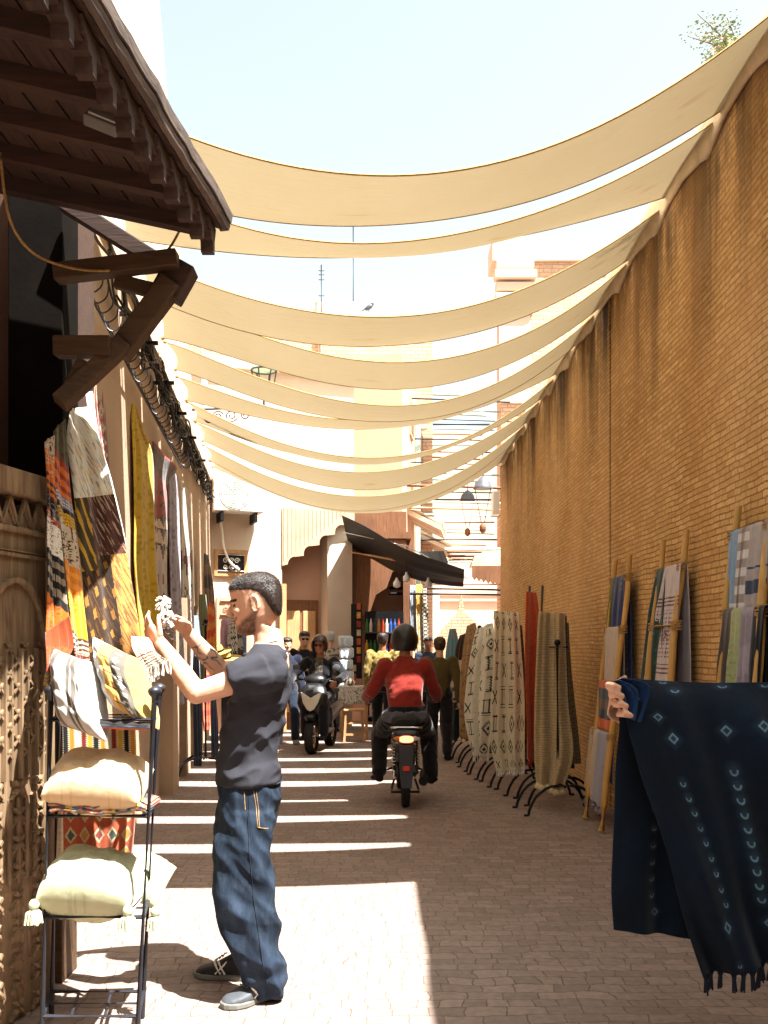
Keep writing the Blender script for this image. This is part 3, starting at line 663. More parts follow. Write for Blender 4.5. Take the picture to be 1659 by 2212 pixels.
# ---- canopies
CZ = [(4.85, 5.94), (6.06, 7.13), (7.29, 8.22), (8.28, 9.38), (9.55, 10.5), (10.65, 11.67), (11.82, 12.8), (12.95, 14.1), (14.25, 15.4), (15.55, 17.2)]
CM = [(3.87, 4.03), (4.06, 4.31), (4.0, 4.0), (3.90, 3.925), (3.87, 3.86), (4.01, 4.08), (3.80, 3.90), (3.84, 3.75), (3.70, 3.61), (3.69, 3.72)]
ordn = ['nearest', 'second nearest', 'third nearest', 'fourth nearest', 'fifth nearest', 'sixth nearest', 'fourth farthest', 'third farthest', 'second farthest', 'farthest']
for i, ((za, zb), (ma, mb_)) in enumerate(zip(CZ, CM)):
    t = thing('canopy_strip', f'sagging sand coloured shade cloth over the lane, {ordn[i]} of the row', 'canopy', (0, (za + zb) / 2, 4.2), 'shade cloths strung across the lane')
    gap = .13 if i != 0 else .06
    def fn(a, b, za=za, zb=zb, ma=ma, mb_=mb_, i=i):
        a_ = a ** ((1.0, 1.0, 1.05, 1.25, 1.2, 1.1, 1.1, 1.1, 1.1, 1.1)[i]); s = 4 * a_ * (1 - a_); w_ = b
        zb2 = zb if i < 9 else 16.05 + 1.1 * a ** 3
        y = za + (zb2 - za) * b
        y += s * ((.05 if i == 3 else gap) * (1 - b) - (.05 if i == 2 else gap) * b * 1.1)
        yl = y; xl, xr = XL(y) + .07, XR + .03
        x = xl + (xr - xl) * a
        zl, zr = (4.38 if i == 0 else 4.46) + .02 * sin(i * 2.1), 4.80
        zm = ma + (mb_ - ma) * b - .05 * sin(pi * b) * s
        z = zl + (zr - zl) * a; mid = (zl + zr) / 2
        z -= (mid - zm) * s
        z += .012 * sin(7 * a + 3 * i + 5 * b) * s
        # edges pull in towards corner ties
        e = max(0, 1 - min(a, 1 - a) / .08); x += (1 if a < .5 else -1) * .06 * e * e * sin(pi * b)
        return Vector((x, y, z))
    grid('fabric', fn, 60, 10, None, MAT['canopy'], t, thick=0)
    m = MB()
    for b in (0, 1): m.tube([fn(a / 40, b) for a in range(41)], .006, 5)
    m.build('hem', MAT['rope'], t)
    m = MB()
    for b in (0, 1):
        for a, x in ((0, XL(CZ[i][b]) - .02), (1, XR + .1)):
            q = fn(a, b); m.tube([q, q.lerp(Vector((x, q.y + (.05 if b else -.05), q.z + .04)), .8)], .008, 5); m.ell(q, .02, n=8)
    m.build('tie', MAT['rope'], t)

# ---- unseen block added behind the camera to lower the ambient light
GH = thing('ambient_blocker', 'unseen rendered block added behind the viewer to cut sky light', 'building', (0, -9, 0))
m = MB(); m.box((-3.2, -9, 3.6), (4.2, 2, 7.2)); m.build('pier', MAT['plaster'], GH)
m = MB(); m.box((3.0, -9, 3.6), (3.8, 2, 7.2)); m.build('pier', MAT['plaster'], GH)
m = MB(); m.box((.0, -9, 5.2), (2.2, 2, 4.0)); m.build('lintel_wall', MAT['plaster'], GH)
# ================================================================ TEXTILES
C = lambda h: rgb(h)
def bands(bs, spk=0.0, skew=0.0, wob=.01, nu=90, nvv=260, alt=None):
    """bs: (end, colour, kind, colour2)"""
    def f(a, b):
        t = b + skew * (a - .5) + wob * noise.noise(Vector((a * 5, b * 7, 3)))
        t = min(max(t, 0), .9999); p = 0
        for e, c, kd, c2 in bs:
            if t < e: break
            p = e
        q = (t - p) / max(e - p, 1e-4); i = int(a * nu)
        r = hv(int(a * nu), int(t * nvv)); r2 = noise.noise(Vector((a * 9, t * 120, 1)))
        if kd == 'speck': return c2 if r2 > .22 else c
        if kd == 'zig': return c2 if abs(q - .5) < .5 * abs(((a * 9) % 1) - .5) * 1.6 else c
        if kd == 'dash': return c2 if (int(q * 7) % 2 and i % 2) else c
        if kd == 'stripe': return c2 if int(q * 6 + .3 * r2) % 2 else c
        if kd == 'dia':
            x = (a * 4 + 0 * q) % 1 - .5; y = (t * 11) % 1 - .5; d = abs(x) + abs(y)
            return c2 if .27 < d < .42 or d < .1 else c
        if kd == 'comb': 
            x = (a * 7) % 1; return c2 if (.25 < x < .75 and int(t * nvv) % 2) or .45 < x < .55 else c
        if kd == 'tri': return c2 if ((t * 14) % 1) < 1 - 2 * abs(((a * 4) % 1) - .5) else c
        return c if r < 1 - spk else c2
    return f
def plain(c, c2=None, spk=.15):
    c2 = c2 or mul(c, .8)
    return lambda a, b: c2 if noise.noise(Vector((a * 30, b * 60, c[0] * 9))) > .3 else c
def hang(name, label, cat, rows, colfn, nu=40, nv=120, mat='cloth', group=None, fringe=None, **kw):
    fn = rowsfn(rows, **kw)
    if fringe is None:
        o = grid(name, fn, nu, nv, colfn, MAT[mat], None, thick=.006); return tag(o, label, cat, group), fn
    p = fn(.5, 0); t = thing(name, label, cat, p, group); grid('cloth', fn, nu, nv, colfn, MAT[mat], t, thick=.006)
    m = MB(); n, ln, r, mt = fringe
    for i in range(n):
        q = fn((i + .5) / n, 1); d = Vector(((hv(i, 1) - .5) * .02, (hv(i, 2) - .5) * .02, -ln * (.8 + .4 * hv(i, 3))))
        if r > .015:
            m = MB()
            for k in range(34):
                e_ = Vector((hv(i, k, 1) - .5, hv(i, k, 2) - .5, hv(i, k, 3) - .5)).normalized(); m.tube([q + d * .6, q + d * .6 + e_ * r * 1.35], [.005, .0035], 4)
            m.ell(q + d * .6, r, n=10); m.tube([q + Vector((0, 0, .01)), q + d * .6], .004, 5); m.build('pompom', MAT[mt], t); continue
        m.tube([q + Vector((0, 0, .005)), q + d * .5 + Vector((.004 * sin(i), .004, 0)), q + d], [r, r * 1.2, r * .7], 5)
    if r <= .015: m.build('fringe', MAT[mt], t)
    return t, fn
# big kilims at the hood
OR, YE, BG, BK, RD, BR_, GY, WH, GN, BL = (C(x) for x in ('#c46418', '#c9981c', '#b8a68c', '#1b1614', '#8c2c18', '#4a2a1a', '#75706c', '#d8d0c0', '#4a4a26', '#5a6a80'))
hang('kilim', 'narrow kilim with orange, beige and black dashed bands hanging beside the carved door leaf', 'rug',
     [((96, 955, 3.90), (116, 940, 3.98)), ((100, 1050, 3.90), (117, 1050, 3.98)), ((98, 1157, 3.90), (131, 1157, 4.02)), ((98, 1265, 3.90), (141, 1265, 4.02)), ((95, 1400, 3.90), (157, 1400, 4.02))],
     bands([(.1, BG, 'speck', BR_), (.2, OR, 'speck', BG), (.32, OR, 'stripe', BR_), (.4, BK, 'speck', GY), (.44, RD, 'speck', BG), (.6, WH, 'speck', GY), (.82, BK, 'dash', BG), (.97, OR, 'speck', C('#a8480c')), (1, RD, 'p', RD)], skew=-.09), nu=80, nv=240, amp=.012, freq=1.5)
hang('kilim', 'folded end of a rust red and orange rug flopping over the striped cushion', 'rug',
     [((98, 1368, 3.87), (150, 1330, 3.90)), ((98, 1400, 3.78), (158, 1392, 3.90)), ((98, 1440, 3.69), (140, 1425, 3.83)), ((98, 1485, 3.65), (112, 1460, 3.74))],
     bands([(.35, C('#7a3414'), 'p', RD), (.8, C('#b84218'), 'speck', C('#8c2c18')), (1, GY, 'stripe', YE)], skew=-.1), nu=20, nv=40, amp=.01)
hang('kilim', 'long yellow, orange and beige striped kilim between the narrow rug and the diamond rug', 'rug',
     [((116, 930, 4.06), (141, 905, 4.18)), ((117, 1050, 4.02), (152, 1050, 4.18)), ((130, 1157, 4.02), (166, 1157, 4.18)), ((140, 1265, 4.02), (177, 1265, 4.18)), ((152, 1372, 4.02), (187, 1372, 4.18)), ((160, 1440, 4.02), (190, 1430, 4.18))],
     bands([(.12, GN, 'speck', BR_), (.24, RD, 'stripe', OR), (.29, C('#6c6474'), 'dash', WH), (.31, BK, 'p', BK), (.36, YE, 'dash', BK), (.52, BG, 'speck', BR_), (.66, C('#d07818'), 'stripe', C('#e09030')), (.81, C('#d8a81c'), 'speck', C('#9a7a18')), (.9, BR_, 'stripe', BG), (.97, C('#6a2014'), 'speck', BG), (1, YE, 'p', YE)], skew=-.07), nu=80, nv=240, amp=.014, freq=1.6)
def big(a, b):  # sunlit top and lower right, hood-shaded middle put into the rug's colours
    n1 = noise.noise(Vector((a * 7 + b * 5, b * 70 - a * 34, 2))); n2 = noise.noise(Vector((a * 3, b * 20 - a * 9, 7)))
    if b < .36:
        g_ = Vector(C('#c2bfb8')).lerp(Vector(C('#cfc2a4')), max(0, min(1, .5 + n2 * 1.5)))
        if n1 < -.28: return C('#8d7f6c')
        return C('#c9a468') if (n1 > .3 and n2 < .1) else tuple(g_)
    if a < .35 and b < .62: return C('#b08424') if abs(((b * 9 - a * 5) % 1) - .5) < .17 + .1 * n1 else C('#3a2c14')
    x = (a * 5 + b * 6) % 1 - .5; y = (b * 12 - a * 3) % 1 - .5; d = abs(x) + abs(y)
    if b < .56: return C('#3c221c') if n1 > .0 else (C('#5c3428') if n1 > -.25 else C('#a08468'))
    if a > .66: return C('#a4763e') if n1 > -.1 else C('#6a4828')
    return C('#8c6024') if d < .27 + .05 * n1 else (C('#2c1c0e') if n1 > -.2 else C('#523414'))
hang('kilim', 'broad speckled and diamond rug, sun and hood shade put into its colours', 'rug',
     [((139, 884, 4.35), (185, 880, 4.47)), ((143, 960, 4.30), (212, 955, 4.43)), ((156, 1060, 4.30), (238, 1050, 4.43)), ((166, 1167, 4.26), (265, 1163, 4.39)), ((177, 1265, 4.22), (279, 1250, 4.35)), ((187, 1380, 4.18), (300, 1360, 4.26)), ((192, 1440, 4.18), (306, 1420, 4.26))],
     big, nu=110, nv=260, amp=.02, freq=1.3, amp_top=.6)
hang('kilim', 'slim pale fringe edged rug just right of the diamond rug', 'rug',
     [((184, 846, 4.67), (200, 846, 4.76)), ((200, 950, 4.59), (214, 950, 4.71)), ((226, 1040, 4.59), (240, 1040, 4.67)), ((255, 1150, 4.59), (268, 1165, 4.67)), ((262, 1180, 4.59), (266, 1186, 4.67))],
     bands([(1, C('#ccc4b4'), 'speck', C('#8fa0b4'))]), nu=12, nv=80, amp=.01)
hang('kilim_runner', 'dark red kilim runner with white lozenges hanging from the hook rail', 'rug',
     [((203, 825, 6.35), (221, 785, 6.7)), ((210, 930, 6.35), (229, 930, 6.7)), ((222, 1030, 6.35), (236, 1030, 6.7)), ((234, 1120, 6.35), (241, 1120, 6.7))],
     bands([(.55, C('#7a2418'), 'dia', C('#c8bca0')), (1, C('#7a2418'), 'comb', C('#c8bca0'))]), nu=28, nv=160, amp=.008)
YL = C('#c2a02a')
hang('blanket', 'long mustard yellow blanket hanging from a hook on the tan wall', 'blanket',
     [((284, 872, 7.9), (289, 878, 8.1)), ((282, 915, 7.8), (303, 930, 8.3)), ((283, 990, 7.8), (322, 985, 8.6)), ((284, 1100, 7.8), (324, 1100, 8.6)), ((283, 1213, 7.8), (326, 1213, 8.6)), ((290, 1300, 7.9), (333, 1300, 8.6)), ((302, 1385, 7.9), (334, 1375, 8.6))],
     bands([(1, YL, 'speck', C('#a88c1c'))]), nu=30, nv=100, amp=.035, freq=2.2, amp_top=.5)
hang('kilim', 'black and red geometric kilim with a bright red top edge', 'rug',
     [((330, 953, 9.0), (384, 1013, 10.3)), ((328, 1010, 9.0), (364, 1050, 10.2)), ((325, 1090, 9.0), (363, 1090, 10.0)), ((328, 1147, 9.0), (362, 1160, 10.0)), ((333, 1270, 9.0), (358, 1270, 9.9)), ((345, 1345, 9.1), (362, 1340, 9.9))],
     bands([(.03, C('#a82818'), 'p', RD), (.2, C('#5a3830'), 'tri', BK), (.5, C('#8a3424'), 'dia', BK), (.7, C('#c0a890'), 'tri', C('#3c2420')), (1, C('#b0a090'), 'dash', C('#7a3020'))]), nu=40, nv=130, amp=.03, freq=1.6)
hang('throw', 'grey mauve woven throw hanging low on the left wall', 'throw',
     [((363, 1010, 10.3), (384, 1030, 11)), ((363, 1150, 10.3), (388, 1150, 11)), ((366, 1300, 10.3), (391, 1300, 11)), ((371, 1440, 10.3), (398, 1440, 11)), ((376, 1527, 10.3), (398, 1518, 11))],
     bands([(1, C('#8c828c'), 'speck', C('#6c6470'))]), nu=24, nv=80, amp=.03, freq=2)
hang('throw', 'off white throw with small black and red symbols on the left wall', 'throw',
     [((388, 1040, 11.6), (408, 1060, 12.6)), ((388, 1147, 11.6), (414, 1147, 12.6)), ((390, 1280, 11.6), (418, 1280, 12.6)), ((388, 1420, 11.6), (416, 1420, 12.6)), ((381, 1550, 11.6), (409, 1548, 12.6))],
     bands([(.3, C('#b4a898'), 'speck', C('#a09484')), (.45, C('#b4a898'), 'zig', C('#5a2c24')), (.8, C('#b4a898'), 'dia', C('#4c403a')), (1, C('#a09484'), 'p', BG)]), nu=26, nv=90, amp=.03, freq=2)
hang('throw', 'dark brown fringed shawl at the far end of the left wall', 'throw',
     [((441, 1195, 13.6), (450, 1200, 14)), ((438, 1270, 13.6), (460, 1270, 14)), ((440, 1360, 13.6), (464, 1350, 14))], bands([(1, C('#3a2c22'), 'stripe', C('#6c543e'))]), nu=16, nv=40, amp=.02)
hang('shawl', 'olive green shawl in front of the dark brown one', 'shawl',
     [((431, 1284, 13.0), (445, 1284, 13.3)), ((428, 1360, 13.0), (450, 1360, 13.3)), ((434, 1480, 13.0), (448, 1480, 13.3)), ((436, 1560, 13.0), (446, 1560, 13.3))], plain(C('#5c6038')), nu=14, nv=40, amp=.02)
hang('shawl', 'orange and magenta striped shawl by the metal stand', 'shawl',
     [((450, 1300, 12.6), (462, 1306, 12.8)), ((444, 1380, 12.6), (466, 1370, 12.8)), ((443, 1440, 12.6), (468, 1440, 12.8)), ((436, 1520, 12.6), (456, 1520, 12.8)), ((440, 1580, 12.6), (452, 1576, 12.8))],
     bands([(.3, C('#b4441c'), 'stripe', C('#c87820')), (.55, C('#c05a24'), 'speck', YE), (.7, C('#b03c78'), 'speck', C('#6a3c90')), (1, C('#8c2c20'), 'stripe', C('#b4541c'))]), nu=16, nv=70, amp=.02)
hang('shawl', 'faded denim blue shawl hanging from the black stand', 'shawl',
     [((419, 1330, 11.2), (429, 1330, 11.4)), ((418, 1380, 11.2), (432, 1380, 11.4)), ((420, 1418, 11.2), (430, 1416, 11.4))], plain(C('#7c90a8')), nu=12, nv=24, amp=.02)
hang('shawl', 'dark navy shawl reaching almost to the ground beside the pier', 'shawl',
     [((417, 1420, 11.0), (431, 1420, 11.2)), ((416, 1540, 11.0), (434, 1540, 11.2)), ((418, 1655, 11.0), (434, 1655, 11.2))], plain(C('#1c2034')), nu=12, nv=40, amp=.02)
hang('shawl', 'second navy shawl hanging between the stand and the man', 'shawl',
     [((455, 1500, 12.2), (466, 1500, 12.4)), ((454, 1570, 12.2), (470, 1570, 12.4)), ((456, 1640, 12.2), (470, 1640, 12.4))], plain(C('#22283e')), nu=12, nv=30, amp=.02)
hang('dress', 'pale pink ruffled dress hanging by the grille door', 'dress',
     [((480, 1338, 15.6), (494, 1335, 15.8)), ((474, 1370, 15.6), (496, 1365, 15.8)), ((478, 1450, 15.6), (492, 1450, 15.8))], plain(C('#caa0b4')), nu=14, nv=30, amp=.03)
hang('dress', 'white dress with small black print beside the pink one', 'dress',
     [((495, 1334, 15.6), (510, 1334, 15.8)), ((490, 1380, 15.6), (516, 1375, 15.8)), ((490, 1470, 15.6), (520, 1470, 15.8))], bands([(1, C('#c8c0b4'), 'dia', C('#2c2824'))]), nu=20, nv=50, amp=.03, freq=3)
hang('scarf', 'grey striped scarf hanging right of the printed dress', 'scarf',
     [((511, 1350, 15.2), (520, 1350, 15.3)), ((512, 1400, 15.2), (524, 1400, 15.3)), ((510, 1480, 15.2), (526, 1480, 15.3))], bands([(1, C('#a8a090'), 'stripe', C('#4c463e'))]), nu=12, nv=40, amp=.03)

# hooks rail and cable bundle on the left wall
HR = thing('hook_rail', 'long iron rail with curled hooks along the left wall', 'rail', (XL(8), 8, 3.6))
m = MB(); m.tube([(XL(5.2) + .06, 5.2, 3.62), (XL(11.2) + .06, 11.2, 3.55)], .011, 6); m.build('bar', MAT['iron'], HR)
for k in range(34):
    y = 5.4 + k * .17; x = XL(y) + .07; z = 3.6
    pts = [(x, y, z + .03), (x + .02, y, z - .06), (x + .06, y + .01, z - .09), (x + .11, y + .02, z - .05), (x + .12, y + .02, z + .01)]
    MB().tube([catmull([Vector(p) for p in pts], i / 10) for i in range(11)], .005, 5).build('hook', MAT['iron'], HR)
WB = thing('cable_bundle', 'tangled bundle of black cables running along the top of the left wall', 'cables', (XL(9), 9, 4.1))
for k in range(34):
    s_ = 5.3 + 6.5 * hv(k, 1); e_ = s_ + 2.0 + 5 * hv(k, 2); e_ = min(e_, 16.2); pts = []
    for i in range(40):
        y = s_ + (e_ - s_) * i / 39; j = y * 1.9 + k
        pts.append((XL(y) + .05 + .05 * hv(k, 5) + .04 * sin(j * 2.3) * hv(k, 8), y, 4.02 - .012 * (y - 8) + .13 * (hv(k, 3) - .5) + .06 * sin(j * 1.3) + .05 * sin(y * 5 + 9 * hv(k, 6))))
    MB().tube(pts, .006 + .008 * hv(k, 4), 5).build('cable', MAT['wires'], WB)
for k in range(26):
    y = 7.6 + 7.5 * hv(k, 11); r = .06 + .11 * hv(k, 12); c = Vector((XL(y) + .1, y, 3.98 - .012 * (y - 8) - .08 * hv(k, 13)))
    MB().tube([c + Vector((.03 * sin(3 * t * pi / 12 + k), r * cos(t * pi / 12) * .9, r * sin(t * pi / 12))) for t in range(24)], .006, 5, closed=True).build('coil', MAT['wires'], WB)
for y in (5.8, 6.5, 7.3, 8.0, 9.2, 10.4, 11.6, 13): MB().beam((XL(y), y, 3.98), (XL(y) + .2, y, 3.98), .03, .03).build('bracket', MAT['biron'], WB)
# street lantern on scroll bracket
LN = thing('street_lantern', 'old glazed street lantern with a crown finial on a scrolled arm', 'lantern', P(570, 870, 12.5))
c = P(570, 858, 12.5); s = 12.5 / 2100
MB().tube([P(415, 885, 12.5), P(575, 880, 12.5)], .018, 6).build('arm', MAT['iron'], LN)
m = MB()
for k, (u0, v0, r) in enumerate(((470, 900, 13), (500, 898, 14), (530, 897, 11), (450, 905, 9))):
    m.tube([P(u0 + r * (1 - .7 * t / 20) * cos(.5 * t * (1 if k % 2 else -1)), v0 + r * (1 - .7 * t / 20) * sin(.5 * t * (1 if k % 2 else -1)), 12.5) for t in range(21)], .009, 5)
m.build('scroll', MAT['iron'], LN)
m = MB()
R1_, R2_ = 17 * s, 27 * s; z0, z1 = P(0, 856, 12.5).z, P(0, 800, 12.5).z
for k in range(6):
    a = k * pi / 3 + .2; m.tube([c.xy.to_3d() + Vector((R1_ * cos(a), R1_ * sin(a), z0)), c.xy.to_3d() + Vector((R2_ * cos(a), R2_ * sin(a), z1))], .011, 5)
cc = c.xy.to_3d()
for r, z in ((R1_, z0), (R2_, z1)): m.tube([cc + Vector((r * cos(t * pi / 8), r * sin(t * pi / 8), z)) for t in range(16)], .014, 5, closed=True)
m.tube([cc + Vector((0, 0, P(0, 880, 12.5).z)), cc + Vector((0, 0, z0 + .15))], .02, 6); m.build('cage', MAT['iron'], LN)
MB().lathe(cc + Vector((0, 0, z1)), [(0, R2_ * 1.05), (.04, R2_ * 1.05), (.12, R2_ * .85), (.19, R2_ * .5), (.23, .05), (.27, .04)], n=16).build('dome', MAT['mint'], LN, smooth=True)
m = MB()
for k in range(8): a = k * pi / 4; m.prism([cc + Vector((.06 * cos(a + q), .06 * sin(a + q), z1 + .27 + h)) for q, h in ((-.35, 0), (.35, 0), (.3, .04), (0, .09), (-.3, .04))], Vector((cos(a), sin(a), 0)) * .01)
m.build('crown', MAT['mint'], LN)

# ================================================================ SHELF RACK with cushions
RK = thing('iron_shelf_rack', 'slim dark iron shelf rack holding cushions at the lower left', 'rack', (-1.08, 3.72, 0))
ZF, ZR = 3.6, 3.86
def leg(top, bot, Z, nm='leg'):
    a, b = P(top[0], top[1], Z), P(bot[0], bot[1], Z); b = a + (b - a) * ((a.z - .005) / (a.z - b.z)); 
    MB().tube([a, b], .011, 10).build(nm, MAT['iron'], RK, smooth=True)
    MB().lathe(a, [(-.03, .011), (-.01, .013), (0, .022), (.012, .026), (.022, .022), (.03, .008)], n=14).build('finial', MAT['iron'], RK, smooth=True); return a, b
LA = leg((110, 1497), (91, 2212), ZF); RA = leg((334, 1500), (298, 2212), ZF); LB = leg((128, 1500), (112, 2150), ZR); RB = leg((344, 1492), (308, 2180), ZR)
def at(lg, z): a, b = lg; t = (a.z - z) / (a.z - b.z); return a.lerp(b, t)
for z in (1.205, .848, .474, .107):
    for p, q in ((LA, RA), (LB, RB), (LA, LB), (RA, RB)): MB().tube([at(p, z), at(q, z)], .0085, 8).build('rail', MAT['iron'], RK, smooth=True)
    for t in (.3, .65): MB().tube([at(LA, z).lerp(at(RA, z), t), at(LB, z).lerp(at(RB, z), t)], .006, 6).build('slat', MAT['iron'], RK, smooth=True)
    MB().tube([at(LA, z).lerp(at(LB, z), .5), at(RA, z).lerp(at(RB, z), .5)], .005, 6).build('slat', MAT['iron'], RK, smooth=True)
def cushion(name, label, c, rt, up, T, colfn, n=44, wr=.012, pinch=.1, mat='cush', group=None, sag=0, tass=None, flat=.5):
    c, rt, up = Vector(c), Vector(rt), Vector(up); nrm = rt.cross(up).normalized()
    root = thing(name, label, 'cushion', c, group) if tass else None
    vs = []; cols = []; fs = []
    def pt(a, b, sd):
        e = 1 - pinch * (1 - a * a) * (b * b) - 0; e2 = 1 - pinch * (1 - b * b) * (a * a)
        th = T * ((1 - abs(a) ** 2.6) ** flat) * ((1 - abs(b) ** 2.6) ** flat)
        k_ = 1 - .07 * (a * b) ** 2; p = c + rt * a * e2 * k_ + up * b * e * k_ + nrm * th * sd
        w = noise.noise(Vector((a * 1.6 + c.x * 7, b * 1.6 + c.z * 5, sd + 2))) * 1.4 + noise.noise(Vector((a * 4, b * 4, 5 + sd + c.z)))
        ridge = abs(noise.noise(Vector((a * 3 + b, b * 3 - a, 9 + c.x * 4))))
        edge = max(abs(a), abs(b))
        p += nrm * sd * wr * (w * .8 - ridge * 1.3) * (1 - edge ** 6) + up * (-sag * (1 - b) * (1 - a * a) * .3)
        return p
    for sd in (1, -1):
        for j in range(n + 1):
            for i in range(n + 1):
                a, b = -1 + 2 * i / n, -1 + 2 * j / n; vs.append(tuple(pt(a, b, sd)))
        o = 0 if sd == 1 else (n + 1) ** 2
        for j in range(n):
            for i in range(n):
                q = (o + j * (n + 1) + i, o + j * (n + 1) + i + 1, o + (j + 1) * (n + 1) + i + 1, o + (j + 1) * (n + 1) + i)
                fs.append(q if sd == 1 else q[::-1]); cols.append(colfn((i + .5) / n, (j + .5) / n))
    me = bpy.data.meshes.new(name); me.from_pydata(vs, [], fs)
    at_ = me.color_attributes.new('Col', 'FLOAT_COLOR', 'CORNER'); buf = []
    for cl in cols: buf += [cl[0], cl[1], cl[2], 1] * 4
    at_.data.foreach_set('color', buf)
    bm = bmesh.new(); bm.from_mesh(me); bmesh.ops.remove_doubles(bm, verts=bm.verts, dist=.0004); bm.to_mesh(me); bm.free()
    me.polygons.foreach_set('use_smooth', [True] * len(me.polygons))
    o = link('cover' if tass else name, me, MAT[mat], root)
    if tass:
        for (a, b) in tass[0]:
            q = pt(a, b, 0); mt = MAT[tass[1]]
            m = MB(); m.ell(q + Vector((0, 0, -.012)), (.02, .02, .021)); 
            for k in range(26):
                an = k * 2.4; r = .008 + .032 * sqrt(hv(k, 4)); m.tube([q + Vector((.003 * cos(an), .003 * sin(an), -.02)), q + Vector((r * cos(an) * .8, r * sin(an) * .8, -.04)), q + Vector((r * cos(an), r * sin(an), -.075 - .01 * hv(k, 2)))], .004, 4)
            m.build('tassel', mt, root, smooth=True)
        return root
    return tag(o, label, 'cushion', group)
def stripes(cs, dirn=0):
    def f(a, b):
        t = (a if dirn == 0 else b) + .01 * noise.noise(Vector((a * 6, b * 6, 0)))
        for e, c_ in cs:
            if t < e: return c_
        return cs[-1][1]
    return f
W1, G1 = C('#a8a49c'), C('#5a544c')
zc = lambda u, v, Z: P(u, v, Z)
a, b, c_ = zc(118, 1500, 3.62), zc(228, 1535, 3.62), zc(172, 1420, 3.72)
cushion('cushion', 'white cushion with grey stripes leaning on the top shelf under the rug', zc(172, 1500, 3.66), Vector((.098, -.03, -.03)), Vector((-.03, .05, .155)), .12, stripes([(.18, W1), (.3, G1), (.52, W1), (.6, G1), (.64, W1), (.7, G1), (1, W1)]), wr=.012)
def c2f(a, b):
    if a < .3: return C('#b9bab8')
    if a < .55:
        if .04 < (b * 5) % 1 < .1 and a > .36: return BR_
        return C('#bd924c')
    if a < .84:
        x, y = (a - .55) / .29, (b * 9) % 1
        if (.25 < x < .7) and (abs(y - .5) < .09 or (abs(y - .2) < .07 and int(b * 9) % 2) or (abs(x - .5) < .07 and int(b * 9) % 3 == 1)): return C('#c0bcae')
        return C('#5b564e')
    return C('#b59550') if not (.1 < (b * 10) % 1 < .25 and .88 < a < .95) else BR_
cushion('cushion', 'mustard and charcoal cushion with white painted signs at the right of the top shelf', zc(272, 1475, 3.7), Vector((.1, -.03, -.045)), Vector((-.05, .03, .145)), .12, c2f, n=60, wr=.016)
cushion('cushion', 'plump plain cream cushion on the middle shelf', zc(214, 1690, 3.7), Vector((.193, 0, -.014)), Vector((.0, .14, .05)), .12, plain(C('#ccb08a'), C('#c4a67e')), wr=.012, pinch=.06)
cushion('cushion', 'sage green cushion with tassels on the lower shelf', zc(198, 1908, 3.7), Vector((.185, 0, -.012)), Vector((0, .14, .05)), .13, plain(C('#a6a888'), C('#9c9e7e')), wr=.014, tass=([(-1, -1), (1, -1)], 'yarn_g'), pinch=.06)
cushion('cushion', 'second sage green cushion poking out behind the rack leg', zc(315, 1895, 3.93), Vector((.085, .02, -.05)), Vector((.02, .12, .06)), .055, plain(C('#a6a888'), C('#9c9e7e')), wr=.01, tass=([(1, -1)], 'yarn_g'))
def folded(name, label, x0, x1, z, y0, y1, layers, colfn, h=.018):
    t = thing(name, label, 'textile', ((x0 + x1) / 2, (y0 + y1) / 2, z))
    for k in range(layers):
        def fn(a, b, k=k):
            zz = z + k * h; th = 2 * pi * b; return Vector((x0 + (x1 - x0) * a + .006 * sin(9 * b + k), (y0 + y1) / 2 - (y1 - y0) / 2 * (abs(cos(th)) ** .3 * (1 if cos(th) > 0 else -1)), zz + h / 2 * sin(th) + .006 * sin(a * 9 + k * 2) + .004 * sin(a * 23)))
        grid('fold', fn, 70, 20, colfn, MAT['cloth'], t, thick=.003)
    return t
multi = lambda a, b: [C('#59616c'), C('#b8765c'), C('#b89c3c'), C('#3c444c'), C('#a8a49c'), C('#9c4440')][int(hv(int(a * 26), int(b * 4)) * 6)]
folded('folded_kilim', 'folded multicoloured kilim under the cream cushion', at(LA, .86).x + .01, at(RA, .86).x - .01, .87, 3.58, 3.84, 2, multi)
folded('folded_throw', 'thin folded pink and white throw under the sage cushion', at(LA, .48).x + .06, at(RA, .48).x - .06, .49, 3.6, 3.84, 1, plain(C('#c8b8ac'), C('#b08c80')), .02)
hang('kilim', 'kilim with orange, black and white comb stripes hanging behind the rack', 'rug',
     [((135, 1560, 3.98), (292, 1572, 3.98)), ((137, 1640, 3.98), (294, 1652, 3.98)), ((138, 1765, 3.98), (292, 1765, 3.98)), ((139, 1860, 3.98), (284, 1852, 3.98))],
     (lambda a, b: (lambda cs, x, k: ((cs[k] if (b < .5 and (.2 < x < .8 or int(b * 120) % 2)) else C('#d0c8b4')) if b < .5 else
        (C('#b45a3c') if (abs((a * 5 % 1) - .5) + abs((b * 7 % 1) - .5) > .42) else (C('#c8b490') if abs((a * 5 % 1) - .5) + abs((b * 7 % 1) - .5) > .27 else [C('#4c5c54'), C('#c89048'), C('#7c3c34')][int(a * 5) % 3]))))
      ([BK, C('#c8882c'), C('#c8c0a8'), C('#8c3020'), C('#c8a038')], (a * 12) % 1, int(a * 12) % 5)), nu=144, nv=120, amp=.006)
hang('kilim_roll', 'rust and cream kilim end folded over the top shelf behind the mustard cushion', 'rug',
     [((283, 1375, 3.95), (325, 1378, 4.0)), ((285, 1400, 3.9), (335, 1405, 3.95)), ((300, 1430, 3.88), (350, 1420, 3.92)), ((310, 1450, 3.86), (366, 1428, 3.9))],
     bands([(.45, C('#c89880'), 'speck', C('#c05c3c')), (.7, BR_, 'stripe', BG), (1, C('#3c3434'), 'stripe', C('#a89878'))], skew=.2), nu=26, nv=40, amp=.008, fringe=(22, .05, .004, 'yarn_w'))
